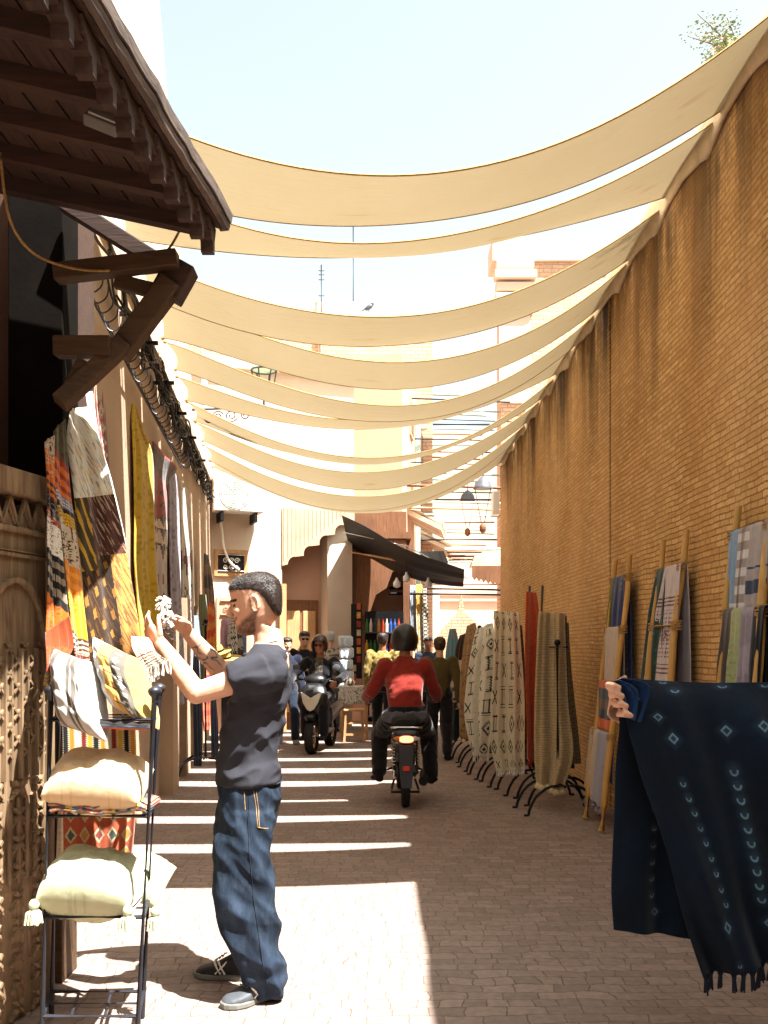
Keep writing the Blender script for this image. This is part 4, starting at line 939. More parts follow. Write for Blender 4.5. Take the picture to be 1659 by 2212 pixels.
hang('kilim', 'orange edged dark textile draped under the top cushions', 'textile',
     [((205, 1552, 3.6), (322, 1562, 3.6)), ((205, 1564, 3.59), (322, 1570, 3.59)), ((208, 1572, 3.6), (318, 1578, 3.6))], bands([(.5, C('#2c2826'), 'p', BK), (.75, BL, 'p', BL), (1, C('#b44c1c'), 'p', OR)]), nu=30, nv=8, amp=.008, freq=2)

# ================================================================ LADDERS on the right wall
def ladder(label, ft, tp, fb, tb, rungs):
    t = thing('wooden_ladder', label, 'ladder', (Vector(ft) + Vector(fb)) / 2, 'peeled pole ladders leaning on the brick wall')
    for f_, q in ((ft, tp), (fb, tb)):
        f_, q = Vector(f_), Vector(q); pts = [f_.lerp(q, k / 12) + Vector((.006 * sin(k * 1.3 + f_.y), .008 * sin(k * .9 + q.y), 0)) for k in range(13)]
        MB().tube(pts, [.027 + .003 * hv(k, f_.y) - .0006 * k for k in range(13)], 12).build('rail', MAT['pole'], t, smooth=True)
    out = []
    for z in rungs:
        a = Vector(ft).lerp(Vector(tp), z / tp[2]); b = Vector(fb).lerp(Vector(tb), z / tb[2]); a += (a - b) * .06; b -= (a - b) * .06
        MB().tube([a, b], .017, 8).build('rung', MAT['pole'], t, smooth=True); out.append((a, b))
        for q in (a.lerp(b, .05), a.lerp(b, .95)):
            m = MB()
            for k in range(4): 
                m.tube([q + Vector((.037 * cos(j * pi / 5), .037 * sin(j * pi / 5), -.025 + .015 * k + .006 * sin(j * pi / 5 + k))) for j in range(10)], .005, 5, closed=True)
            m.build('lashing', MAT['rope'], t)
    return out
NW = Vector((-1, -.12, .0)).normalized()
def drape(name, label, rung, t0, t1, L1, L2, colfn, cat='towel', nu=26, nv=70, flare=0, mat='cloth', amp=.014, fr=None, shift=0, group=None):
    a, b = rung; a, b = a.lerp(b, t0), a.lerp(b, t1); r = .024; w = b - a; ln = L2 + pi * r + L1
    def fn(x, y):
        s_ = y * ln; base = a.lerp(b, x)
        if s_ < L2: o = NW * -r; z = -(L2 - s_); k = L2 - s_
        elif s_ < L2 + pi * r: th = (s_ - L2) / r; o = NW * (-r * cos(th)); z = r * sin(th); k = 0
        else: o = NW * r; z = -(s_ - L2 - pi * r); k = s_ - L2 - pi * r
        side = 1 if s_ > L2 + pi * r / 2 else -1
        f_ = (x - .5) * flare * k; fold = amp * min(1, k * 3 + .15) * (sin(2 * pi * x * 2.2 + a.y * 3 + k) + .5 * sin(2 * pi * x * 4.1 + a.z * 5))
        return base + o + Vector((0, 0, z)) + w.normalized() * (f_ + shift * k) + NW * (fold * side * .7 + side * abs(fold) * .6 + (.06 * k if side > 0 else .0))
    if fr is None: return tag(grid(name, fn, nu, nv, colfn, MAT[mat], None, thick=.005), label, cat, group)
    t = thing(name, label, cat, a, group); grid('cloth', fn, nu, nv, colfn, MAT[mat], t, thick=.005); m = MB()
    n, l_, rr, mt = fr
    if n < 0:
        for i in range(-n):
            m = MB(); q = fn((i + .5) / -n, 1) + Vector((0, 0, -.03 - .03 * hv(i, 3)))
            for k in range(30): 
                d = Vector((hv(i, k, 1) - .5, hv(i, k, 2) - .5, hv(i, k, 3) - .5)).normalized(); m.tube([q, q + d * l_], [rr * 1.5, rr], 4)
            m.ell(q, l_ * .72, n=8); m.build('pompom', MAT[mt], t)
    else:
        for i in range(n):
            q = fn((i + .5) / n, 1); d = Vector(((hv(i, 1) - .5) * .02, (hv(i, 2) - .5) * .02, -l_ * (.8 + .4 * hv(i, 3)))); m.tube([q + Vector((0, 0, .005)), q + d], [rr, rr * .7], 4)
        m.build('fringe', MAT[mt], t)
    return t
L1 = ladder('farthest ladder, with blue and cream towels, beside the beige net blanket', (1.72, 7.7, .02), (2.05, 8.08, 2.24), (1.72, 8.3, .02), (2.05, 8.58, 2.24), (2.06, 1.62, 1.16, .74))
L2 = ladder('middle ladder, carrying the green towel and the white patterned towel', (1.72, 6.28, .02), (2.05, 6.6, 2.27), (1.72, 6.85, .02), (2.05, 7.13, 2.26), (2.02, 1.62, 1.18, .76))
L3 = ladder('nearest ladder, at the right picture edge with checked and striped towels', (1.72, 4.8, .02), (2.05, 5.12, 2.32), (1.72, 5.35, .02), (2.05, 5.64, 2.29), (2.12, 1.66, 1.2, .76))
drape('towel', 'olive green towel at the far side of the top rung of the farthest ladder', L1[0], .8, .97, .62, .5, plain(C('#6c6c34')), nu=12)
drape('towel', 'blue towel with thin tan dotted lines on the farthest ladder', L1[0], .08, .78, .86, .95, lambda a, b: C('#b09a84') if (abs(((a * 2.0 + b * 3) % 1) - .5) < .012 and int(b * 160) % 2) or (abs(a - .3) < .015 and int(b * 160) % 2) else C('#353d66'), nu=60, nv=120, flare=.1)
drape('towel', 'cream towel with rust end stripes on the second rung of the farthest ladder', L1[1], .12, .95, .52, .6, lambda a, b: C('#8c4a30') if (b > .93 and int(b * 200) % 4 < 2) else C('#b8a698'), nu=24, nv=120)
drape('towel', 'orange, grey and navy striped towel below the cream one', L1[2], .1, .95, .38, .3, lambda a, b: [C('#c0561c'), C('#2a3440'), C('#5c4438'), C('#2a3440')][int(b * 9) % 4], nu=24, nv=60)
drape('throw', 'pale beige and lilac grey throw with pompoms low on the farthest ladder', L1[3], .05, 1.15, .58, .4, lambda a, b: C('#b0a294') if a > .55 else C('#8a8a9c'), nu=26, nv=70, fr=(-5, .028, .004, 'yarn_l'), flare=.15, shift=.12)
drape('towel', 'dark green towel on the top rung of the middle ladder', L2[0], .55, .98, .95, .6, plain(C('#1f3a34'), C('#2c4a44')), nu=20, flare=.35, shift=.12)
def wpat(a, b):
    s_ = (b - .45) / .55
    if s_ < 0: return C('#b4aaaa') 
    B = C('#6c4c44'); Wc = C('#bdb2b2')
    for z in (.26, .285, .31, .70, .73, .76): 
        if abs(s_ - z) < .006: return B
    if .34 < s_ < .67:
        x = (a * 3) % 1 - .5; y = (s_ - .505) / .165; d = abs(x) * 1.6 + abs(y)
        if d < .75: return B if (.5 < d < .62 or .2 < d < .32 or hv(int(a * 70), int(b * 300)) > .6) else Wc
        return B if (int(a * 48) % 2 and int(s_ * 70) % 2) else Wc
    if .90 < s_ < .94: return B if (int(a * 40) + int(s_ * 160)) % 2 else Wc
    return Wc
drape('towel', 'white towel with brown woven lozenge border on the middle ladder', L2[0], -.02, .6, .98, .85, wpat, nu=110, nv=300, flare=.5, shift=.2)
drape('towel', 'sky blue towel with a white end band on the nearest ladder', L3[0], .72, .98, .52, .5, lambda a, b: (C('#c4c8cc') if b > .93 or abs(b - .9) < .01 else C('#7896b0')), nu=20, nv=100)
drape('towel', 'brown and white checked towel between the blue and grey ones', L3[0], .42, .72, .5, .5, lambda a, b: [C('#c8c4c0'), C('#988c86'), C('#6c625c')][(1 if int(a * 3) % 2 else 0) + (1 if int(b * 22) % 2 else 0)], nu=30, nv=110)
drape('towel', 'light grey towel with slate bands at the near end of the top rung', L3[0], -.04, .42, .56, .6, lambda a, b: C('#3c4658') if (.78 < b < .84 or .9 < b < .95 or .72 < b < .735) else C('#a09894'), nu=24, nv=100)
drape('towel', 'dark taupe towel on the second rung of the nearest ladder', L3[1], .7, .97, .5, .4, lambda a, b: C('#8c8078') if a > .9 else C('#4c443e'), nu=20, fr=(10, .03, .004, 'yarn_w'))
drape('towel', 'pale green towel next to the taupe one', L3[1], .45, .7, .49, .4, plain(C('#98a070')), nu=16)
drape('towel', 'mauve grey towel at the near end of the second rung', L3[1], .14, .45, .5, .4, bands([(1, C('#8c8490'), 'stripe', C('#7c7480'))]), nu=16)
drape('towel', 'black towel hanging behind the mauve one on the nearest ladder', L3[1], -.1, .14, .6, .4, plain(C('#15171a')), nu=16)

# ================================================================ STANDS with blankets
def stand(label, x, y, h, hd=0.0, grp='arched iron textile stands along the brick wall'):
    t = thing('textile_stand', label, 'stand', (x, y, 0), grp)
    rt = Matrix.Rotation(hd, 3, 'Z')
    for sd in (-1, 1):
        for e in (-1, 1):
            pts = [Vector((x, y, 0)) + rt @ Vector((q[0] * e, sd * .22, q[1])) for q in ((.02, .26), (.14, .25), (.25, .17), (.31, .06), (.32, .01), (.36, .008))]
            MB().tube([catmull(pts, k / 12) for k in range(13)], .013, 8).build('leg', MAT['biron'], t, smooth=True)
    MB().tube([Vector((x, y, .255)) + rt @ Vector((0, -.25, 0)), Vector((x, y, .255)) + rt @ Vector((0, .25, 0))], .012, 8).build('foot_bar', MAT['biron'], t)
    MB().tube([(x, y, .25), (x, y, h)], .014, 8).build('post', MAT['biron'], t)
    a = Vector((x, y, h - .02)) + rt @ Vector((0, -.3, 0)); b = Vector((x, y, h - .02)) + rt @ Vector((0, .3, 0))
    MB().tube([a, b], .012, 8).build('cross_bar', MAT['biron'], t); MB().ell((x, y, h + .02), .03).build('finial', MAT['biron'], t)
    return a, b
fx = [(1.56, 8.75), (1.64, 9.3), (1.52, 9.9), (1.42, 10.5), (1.34, 11.1), (1.28, 11.8), (1.25, 12.7), (1.22, 13.8)]
hts = [1.5, 1.55, 1.5, 1.5, 1.5, 1.55, 1.72, 1.6]
sl = ['under the beige net blanket, nearest to the ladders', 'under the orange blanket', 'under the cream blanket with black signs', 'behind the cream blanket with black signs', 'under the white and green blanket', 'under the brown blanket', 'beyond the brown blanket', 'last one in the row']
for (x, y), h, l_ in zip(fx, hts, sl): stand('black iron stand with arched feet ' + l_, x, y, h, .1)
def motifs(bg, fg, nx=3, ny=7, green=False):
    def f(a, b):
        if b > .97: return bg
        X, Y = a * nx + .15 * (int(b * ny) % 2), b * ny; i, j = int(X), int(Y); x, y = X % 1 - .5, Y % 1 - .5; k = int(hv(i, j, 3) * 5)
        if abs(x) > .42 or abs(y) > .4: return bg
        d = abs(x) + abs(y) * .9
        if k == 0: on = (.22 < d < .3) or (d < .1) or (.3 < d < .36 and int((x + y) * 26) % 2)
        elif k == 1: on = (abs(abs(y) - .33) < .02 or abs(abs(y) - .26) < .02) and abs(x) < .24 or (abs(x + .05 * (1 - 4 * abs((y * 8) % 1 - .5))) < .055 and abs(y) < .3)
        elif k == 2: on = (abs(abs(x) - abs(y)) < .06 and d < .5) 
        elif k == 3: on = (abs(x - .12) < .035 or abs(x + .14) < .035) and abs(y) < .33 or (abs(y) % .13 < .04 and abs(x) < .3 and abs(y) > .2)
        else: on = abs(abs((x * 3 + .5) % 1 - .5) - abs(y) * 1.4 - .05) < .07 and abs(y) < .3
        return fg if on else bg
    return f
def net(a, b):
    x, y = a * 46, b * 90; d = abs((x + (int(y) % 2) * .5) % 1 - .5) + abs(y % 1 - .5) * .7
    return C('#6f5f45') if d < .26 else C('#b29c74')
hang('blanket', 'orange red blanket standing tall between the cream and the net blankets', 'blanket',
     [((1137, 1278, 9.5), (1156, 1280, 9.9)), ((1133, 1350, 9.45), (1165, 1350, 9.95)), ((1131, 1450, 9.4), (1163, 1450, 9.95)), ((1134, 1560, 9.4), (1164, 1560, 9.9)), ((1137, 1640, 9.4), (1162, 1650, 9.9))],
     plain(C('#d4552a'), C('#c04a20')), nu=26, nv=70, amp=.03, freq=1.4, fringe=(3, .05, .02, 'yarn_r'))
tag(MB().tube([P(1172, 1265, 9.6), P(1166, 1420, 9.6)], .014, 6).build('metal_pole', MAT['plast_g']), 'bare grey metal pole behind the orange blanket, the nearer one', 'pole')
tag(MB().tube([P(1144, 1266, 10.2), P(1142, 1330, 10.2)], .014, 6).build('metal_pole', MAT['plast_g']), 'bare grey metal pole behind the orange blanket, the farther one', 'pole')
hang('blanket', 'cream blanket with rows of black tribal signs and a fringe', 'blanket',
     [((1066, 1338, 9.9), (1120, 1326, 9.9)), ((1068, 1322, 9.85), (1121, 1330, 9.8)), ((1067, 1400, 9.7), (1126, 1400, 9.7)), ((1063, 1500, 9.65), (1133, 1500, 9.6)), ((1061, 1600, 9.6), (1133, 1600, 9.5)), ((1073, 1665, 9.55), (1133, 1662, 9.45))],
     motifs(C('#cdc0a2'), C('#1c1816'), 4, 9), nu=150, nv=320, amp=.028, freq=1.8, amp_top=.8, fringe=(36, .05, .004, 'yarn_w'))
hang('blanket', 'dark backside of a folded blanket showing between cream and orange ones', 'blanket',
     [((1112, 1345, 10.1), (1128, 1352, 10.2)), ((1112, 1420, 10.1), (1132, 1420, 10.2)), ((1118, 1540, 10.1), (1136, 1540, 10.2)), ((1120, 1640, 10.1), (1136, 1640, 10.2))], motifs(C('#6c5c48'), C('#1c1816'), 2, 8), nu=30, nv=100, amp=.02)
hang('blanket', 'white blanket with dark green zigzag signs next to the brown one', 'blanket',
     [((1030, 1360, 10.9), (1062, 1345, 10.8)), ((1022, 1400, 10.8), (1066, 1370, 10.6)), ((1012, 1470, 10.75), (1068, 1450, 10.5)), ((1008, 1550, 10.7), (1062, 1550, 10.4)), ((1025, 1632, 10.6), (1052, 1634, 10.4))],
     motifs(C('#cfc8b4'), C('#243430'), 3, 8), nu=110, nv=260, amp=.035, freq=1.8, amp_top=.7, fringe=(24, .06, .004, 'yarn_w'))
hang('blanket', 'plain brown knitted blanket with pompoms left of the white and green one', 'blanket',
     [((1010, 1352, 12.0), (1026, 1345, 11.8)), ((1003, 1400, 11.9), (1030, 1385, 11.6)), ((997, 1480, 11.8), (1020, 1480, 11.5)), ((996, 1590, 11.7), (1018, 1600, 11.4))], plain(C('#8a6a44'), C('#6c5234')), nu=24, nv=70, amp=.03, fringe=(4, .06, .02, 'yarn'))
hang('blanket', 'beige open net blanket, its corner drooping in pompoms beside the ladders', 'blanket',
     [((1168, 1340, 9.15), (1222, 1330, 9.1)), ((1164, 1325, 9.05), (1220, 1330, 9.0)), ((1160, 1400, 8.95), (1222, 1400, 8.9)), ((1157, 1520, 8.9), (1226, 1520, 8.8)), ((1157, 1620, 8.85), (1236, 1630, 8.7)), ((1160, 1690, 8.8), (1214, 1706, 8.7))],
     net, nu=140, nv=280, amp=.045, freq=1.7, amp_top=.9, fringe=(7, .045, .026, 'yarn'))
hang('blanket', 'near black blanket hanging over the far side of the net blanket stand', 'blanket',
     [((1205, 1332, 9.0), (1224, 1330, 9.1)), ((1204, 1450, 8.85), (1226, 1450, 9.05)), ((1203, 1560, 8.75), (1230, 1560, 9.0)), ((1206, 1660, 8.7), (1240, 1660, 9.0))], plain(C('#14130f')), nu=16, nv=50, amp=.012)
hang('blanket', 'dark brown net blanket trailing right against the brick wall', 'blanket',
     [((1222, 1345, 9.3), (1228, 1345, 9.4)), ((1222, 1450, 9.2), (1234, 1450, 9.3)), ((1226, 1580, 9.0), (1246, 1570, 9.15)), ((1232, 1650, 8.9), (1254, 1650, 9.05))],
     lambda a, b: mul(net(a, b), .35), nu=40, nv=120, amp=.015)
hang('rug', 'cream rug with navy wave motifs at the far end of the row', 'rug',
     [((966, 1432, 13.6), (998, 1425, 13.2)), ((968, 1480, 13.6), (998, 1480, 13.2)), ((972, 1522, 13.6), (996, 1524, 13.2))],
     lambda a, b: C('#252a4c') if (a > .2 and abs(((b * 4.2 + .06 * sin(a * 16)) % 1) - .5) < .17 and .15 < b < .85) else (C('#8c86a8') if (a > .2 and abs(((b * 4.2 + .06 * sin(a * 16)) % 1) - .5) < .27 and .15 < b < .85) else C('#c0a87c')), nu=50, nv=70, amp=.01)
def pull(a, b): return C('#b86a5c') if noise.noise(Vector((a * 9, b * 14, 2))) > .35 else C('#5c8c98')
hang('pullover', 'turquoise flowered pullover hanging at the far end of the row', 'garment',
     [((972, 1358, 14.2), (984, 1358, 14)), ((966, 1395, 14.2), (990, 1385, 14)), ((962, 1440, 14.2), (992, 1430, 14))], pull, nu=24, nv=34, amp=.02)
hang('coat', 'dark brown coat hanging right of the turquoise pullover', 'garment',
     [((994, 1372, 13.8), (1006, 1368, 13.6)), ((986, 1400, 13.8), (1008, 1400, 13.6)), ((984, 1440, 13.8), (1004, 1440, 13.6))], plain(C('#3c241a')), nu=14, nv=30, amp=.02)
hang('textile', 'dark teal textiles under the wave rug', 'textile',
     [((950, 1520, 13.4), (996, 1516, 13)), ((952, 1560, 13.4), (996, 1560, 13)), ((958, 1600, 13.4), (994, 1600, 13))], plain(C('#1c2c30'), C('#12181a')), nu=20, nv=30, amp=.03)
hang('textile', 'black textile mass between the wave rug and the brown blanket', 'textile', [((985, 1440, 13.9), (1012, 1440, 13.6)), ((985, 1600, 13.9), (1012, 1600, 13.6))], plain(C('#181310')), nu=14, nv=30, amp=.03)

# ================================================================ INDIGO CLOTH in front
NZ = 3.2
def ring(x, y, cx, cy, r, w_): d = sqrt((x - cx) ** 2 + (y - cy) ** 2); return abs(d - r) < w_
NB, NL = C('#0a1b2c'), C('#86b4d2')
def navy(motif, tint=NB):
    def f(a, b):
        best = 0
        for (mx, my, r, kd) in motif:
            dx, dy = (a - mx) * 1.0, (b - my) * 1.6
            if abs(dx) > .1 or abs(dy) > .1: continue
            d = sqrt(dx * dx + dy * dy) if kd != 'd' else (abs(dx) + abs(dy)) * .8
            v_ = max(0, 1 - abs(d - r) / (r * .45)); 
            if kd == 'u': v_ *= 1 if dy > -r * .2 else .15
            v_ = v_ ** 1.2; halo = max(0, 1 - d / (r * 3)) * .08; best = max(best, v_ * (.55 + .6 * abs(noise.noise(Vector((a * 60, b * 60, 1))))), halo)
        best = min(best, 1); n_ = .85 + .4 * noise.noise(Vector((a * 4, b * 6, 8)))
        return tuple(tint[k] * n_ * (1 - best) + NL[k] * best for k in range(3))
    return f
t = thing('indigo_cloth', 'large navy tie dyed cloth with white rings held up in the right foreground', 'cloth', P(1480, 1480, NZ))
mot = [(.08, .12, .012, 'u'), (.27, .075, .018, 'u'), (.52, .035, .02, 'u'), (.75, .03, .02, 'u'), (.22, .02, .014, 'u'), (.16, .2, .016, 'd'), (.22, .27, .018, 'd'), (.52, .24, .02, 'd'), (.72, .22, .022, 'd'), (.95, .2, .026, 'd')]
for k in range(9): mot.append((.22 + .012 * k, .40 + .045 * k, .014, 'u'))
for k in range(10): mot.append((.53 + .006 * k, .36 + .042 * k, .019, 'u'))
for k in range(11): mot.append((.80 + .008 * k, .34 + .042 * k, .02, 'u'))
mot += [(.28, .83, .02, 'd'), (.62, .82, .022, 'd'), (.9, .8, .024, 'd'), (.3, .955, .014, 'u'), (.7, .95, .014, 'u')]
front = [((1333, 1464, NZ), (1760, 1473, NZ + .1)), ((1352, 1545, NZ - .03), (1762, 1560, NZ)), ((1392, 1690, NZ - .05), (1764, 1700, NZ)), ((1440, 1830, NZ - .05), (1766, 1850, NZ)), ((1480, 1980, NZ - .04), (1768, 1980, NZ)), ((1519, 2112, NZ - .02), (1775, 2070, NZ))]
ff0 = rowsfn(front, amp=.024, freq=2.1, amp_top=.08, skew=-.25)
def ff(a, b):
    p = ff0(a, b); e = max(0, 1 - a / .3)
    p.y += -.02 * exp(-((b - .12) / .1) ** 2) * sin(6 * a) - .012 * sin(7 * (a * 2 - b * 1.3)) * (1 - exp(-b * 4))
    p.z -= .035 * sin(pi * min(a / .9, 1)) * exp(-b * 8) * .3
    return p
grid('front_layer', ff, 260, 300, navy(mot), MAT['navy'], t, thick=.003)
back = [((1314, 1478, NZ + .0), (1700, 1473, NZ + .12)), ((1336, 1550, NZ + .03), (1700, 1560, NZ + .12)), ((1328, 1650, NZ + .05), (1700, 1650, NZ + .12)), ((1322, 1790, NZ + .06), (1700, 1790, NZ + .12)), ((1317, 1915, NZ + .06), (1700, 1900, NZ + .12)), ((1323, 2006, NZ + .06), (1700, 2058, NZ + .12))]
mot2 = [(.26 - .001 * k, .42 + .06 * k, .013, 'u') for k in range(8)] + [(.46, .62 + .07 * k, .011, 'u') for k in range(4)] + [(.27, .9, .016, 'd'), (.47, .9, .014, 'd')]
mot2 = [(x * .95, y, r, k) for x, y, r, k in mot2]
grid('back_layer', rowsfn(back, amp=.024, freq=2.3, amp_top=.2), 180, 220, navy(mot2), MAT['navy'], t, thick=.003)
corner_rows = [((1316, 1476, NZ - .035), (1345, 1465, NZ - .045)), ((1324, 1496, NZ - .05), (1392, 1475, NZ - .045)), ((1340, 1520, NZ - .05), (1398, 1500, NZ - .035)), ((1350, 1548, NZ - .04), (1380, 1560, NZ - .03))]
grid('gathered_corner', rowsfn(corner_rows, amp=.012, freq=2.2, amp_top=.8), 40, 40, lambda a, b: tuple(x * (1 + .3 * noise.noise(Vector((a * 9, b * 3, 0)))) for x in C('#16345e')), MAT['navy'], t, thick=.003)
m = MB()
for i in range(14):
    a = (i + .4) / 14; q = ff(a, 1)
    for k in range(7):
        an = k * .9; r = .004; m.tube([q + Vector((r * cos(an) * 3, r * sin(an), .008)), q + Vector((r * cos(an), r * sin(an), -.012)), q + Vector((.006 * cos(an) + .006 * sin(i * 3), .005 * sin(an), -.05 - .012 * hv(i, k)))], .003, 5)
    m.ell(q + Vector((0, 0, -.012)), (.007, .006, .007), n=8)
m.build('fringe', M_plain('indigo_fringe', C('#0e1626'), .9, .2, 50), t)
# ================================================================ PEOPLE
def frame(f, u):
    f = Vector(f).normalized(); u = Vector(u); s = f.cross(u).normalized(); u = s.cross(f).normalized(); return f, u, s
def head_mb(m, c, f, u, H=.235, k=1.0, detail=True, ears=True):
    """c: centre of the head; f forward, u up; s = f x u is the person's right"""
    f, u, s = frame(f, u)
    q = lambda x, y, z: c + f * x * H + s * y * H + u * z * H      # x forward y side z up (units of head height)
    prof = [(-.50, .24, -.02, .09), (-.46, .34, -.10, .15), (-.40, .38, -.20, .20), (-.32, .375, -.29, .245), (-.22, .37, -.36, .275), (-.1, .375, -.41, .30), (.02, .37, -.44, .315), (.12, .375, -.455, .32), (.22, .39, -.46, .325), (.32, .36, -.44, .31), (.41, .27, -.37, .26), (.47, .15, -.26, .185), (.50, .02, -.12, .08)]
    m.loft([(q((a + b) / 2, 0, z), f * (a - b) / 2 * H, s * w * H, 2.15) for z, a, b, w in prof], 26)
    if detail:
        m.loft([(q(.37, 0, .06), f * .03 * H, s * .035 * H), (q(.41, 0, -.02), f * .045 * H, s * .045 * H), (q(.45, 0, -.1), f * .06 * H, s * .065 * H), (q(.44, 0, -.135), f * .055 * H, s * .085 * H), (q(.39, 0, -.16), f * .03 * H, s * .07 * H)], 12)   # nose
        for e in (-1, 1): m.ell(q(.355, .12 * e, .095), (.03 * H, .1 * H, .03 * H), Matrix((f, s, u)).transposed())      # brow
        m.ell(q(.375, 0, -.235), (.03 * H, .1 * H, .018 * H), Matrix((f, s, u)).transposed()); m.ell(q(.368, 0, -.275), (.03 * H, .085 * H, .022 * H), Matrix((f, s, u)).transposed())  # lips
        m.ell(q(.31, 0, -.41), (.07 * H, .1 * H, .06 * H), Matrix((f, s, u)).transposed())
        for e in (-1, 1): m.ell(q(.27, .17 * e, -.08), (.09 * H, .08 * H, .08 * H), Matrix((f, s, u)).transposed())
    if ears:
        for e in (-1, 1):
            pts = [q(-.03 + .06 * cos(t), (.32 + .02 * sin(t * .5)) * e, -.02 + .13 * sin(t)) for t in [k_ * pi / 6 for k_ in range(12)]]
            m.tube(pts, .016 * H * 1.1, 6, closed=True); m.ell(q(-.03, .315 * e, -.02), (.055 * H, .02 * H, .11 * H), Matrix((f, s, u)).transposed())
    return q
def hair_mb(m, c, f, u, H, grow=.03, front=.30, nape=-.25, bun=False, side=0):
    f, u, s = frame(f, u); q = lambda x, y, z: c + f * x * H + s * y * H + u * z * H
    prof = [(nape, -.06 - .1, -.40, .22), (nape + .1, -.10, -.445, .285), (-.06, -.10, -.46, .325), (.04, -.02 + side, -.475, .345), (.12, .12 + side, -.485, .355), (.20, .30, -.49, .36), (front, .40, -.485, .355), (.40, .385, -.44, .33), (.48, .28, -.35, .26), (.53, .12, -.2, .16), (.545, 0, -.08, .06)]
    m.loft([(q((a + b) / 2, 0, z), f * (a - b) / 2 * H * (1 + grow), s * w * H * (1 + grow), 2.3) for z, a, b, w in prof], 26)
    if bun: m.ell(q(-.5, 0, .12), .13 * H); m.ell(q(-.46, 0, .08), .14 * H)
def limb(m, pts, rs, n=14):
    """pts joints, rs (ra, rb) radii; smooth taper with bent joints"""
    P_ = [Vector(p) for p in pts]; secs = []
    full = []
    for i in range(len(P_) - 1):
        for k in range(6): full.append((P_[i].lerp(P_[i + 1], k / 6), rs[i] + (rs[i + 1] - rs[i]) * (k / 6)))
    full.append((P_[-1], rs[-1])); m.tube([p for p, r in full], [r for p, r in full], n)
    for p, r in zip(P_, rs): m.ell(p, r * .99, n=12)
def hand_mb(m, w, d, nrm, size=.19, curl=.5, thumb=1, spread=.12, fingers=4, curls=None):
    """w wrist, d hand direction, nrm palm normal (fingers curl towards it), thumb side sign along d x nrm"""
    d = Vector(d).normalized(); nrm = Vector(nrm); nrm = (nrm - d * nrm.dot(d)).normalized(); t = d.cross(nrm) * thumb; L = size
    secs = []
    for k, (x, wd, th) in enumerate(((0, .15, .11), (.12, .18, .11), (.28, .215, .10), (.42, .22, .085), (.48, .20, .07))):
        secs.append((w + d * x * L, t * wd * L, nrm * th * L, 2.6))
    m.loft(secs, 14)
    for i in range(4):
        off = (-.155 + .105 * i); b = w + d * (.45 - .02 * abs(i - 2)) * L + t * off * L; ln = (.34, .42, .46, .42)[i] * L; dd = (d + t * (i - 1.5) * spread).normalized(); pts = [b - dd * .08 * L, b]
        cu = curls[i] if curls else curl * (1 + .12 * (1.5 - i)); a = 0; p = b
        for j, sg in enumerate((.45, .3, .25)):
            a += cu * (1.0, 1.1, .8)[j]; p = p + (dd * cos(a) + nrm * sin(a)) * ln * sg; pts.append(p)
        r0 = (.042, .047, .048, .046)[i] * L; m.tube(pts, [r0 * 1.05, r0 * 1.08, r0, r0 * .9, r0 * .72], 8); m.ell(pts[-1], r0 * .74, n=8)
    b = w + d * .12 * L + t * .16 * L; p1 = b + (t * .55 + d * .7 + nrm * .2).normalized() * .24 * L; p2 = p1 + (d * .85 + t * .15 + nrm * .5).normalized() * .17 * L; p3 = p2 + (d * .8 + nrm * .65 - t * .1).normalized() * .13 * L
    m.tube([b - d * .05 * L - t * .05 * L, b, p1, p2, p3], [.06 * L, .07 * L, .058 * L, .052 * L, .038 * L], 8); m.ell(p3, .04 * L, n=8)
def shoe_mb(m, heel, toe, h=.09, w=.048):
    heel, toe = Vector(heel), Vector(toe); d = (toe - heel); L = d.length; d.normalize(); s = Vector((-d.y, d.x, 0)).normalized(); up = Vector((0, 0, 1))
    secs = []
    for t, ww, hh in ((0.0, .4, .5), (.04, .75, .85), (.15, .85, 1.0), (.32, .85, 1.0), (.45, .95, .82), (.62, 1.12, .58), (.8, 1.1, .46), (.93, .8, .36), (1.0, .4, .22)):
        secs.append((heel + d * t * L + up * (hh * h / 2 + .004), s * w * ww, up * hh * h / 2, 3.0))
    m.loft(secs, 16); return m
def sole(parent, heel, toe, mat, w=.05, h=.02):
    heel, toe = Vector(heel), Vector(toe); d = (toe - heel); L = d.length; d.normalize(); s = Vector((-d.y, d.x, 0)); pts = []
    for t, ww in ((0, .45), (.05, .8), (.25, .86), (.5, .9), (.7, 1.15), (.88, 1.0), (.97, .65), (1.02, .3)): pts.append(heel + d * L * t + s * w * ww)
    for t, ww in ((1.02, .3), (.97, .65), (.88, 1.0), (.7, 1.1), (.5, .8), (.25, .84), (.05, .8), (0, .45)): pts.append(heel + d * L * t - s * w * ww)
    MB().prism([p.xy.to_3d() + Vector((0, 0, .001)) for p in pts], (0, 0, h)).build('sole', mat, parent, bevel=.006)
def folds(amp, fz, seed=0, stretch=(1, 1, 1)):
    def f(co, n_):
        v = Vector((co.x * stretch[0], co.y * stretch[1], co.z * stretch[2])) * fz + Vector((seed, seed * 2, 0)); a = noise.noise(v); b_ = noise.noise(v * 2.1 + Vector((3, 1, 2)))
        return n_ * amp * ((1 - abs(a) * 2.2) + .5 * (1 - abs(b_) * 2)) * .6
    return f
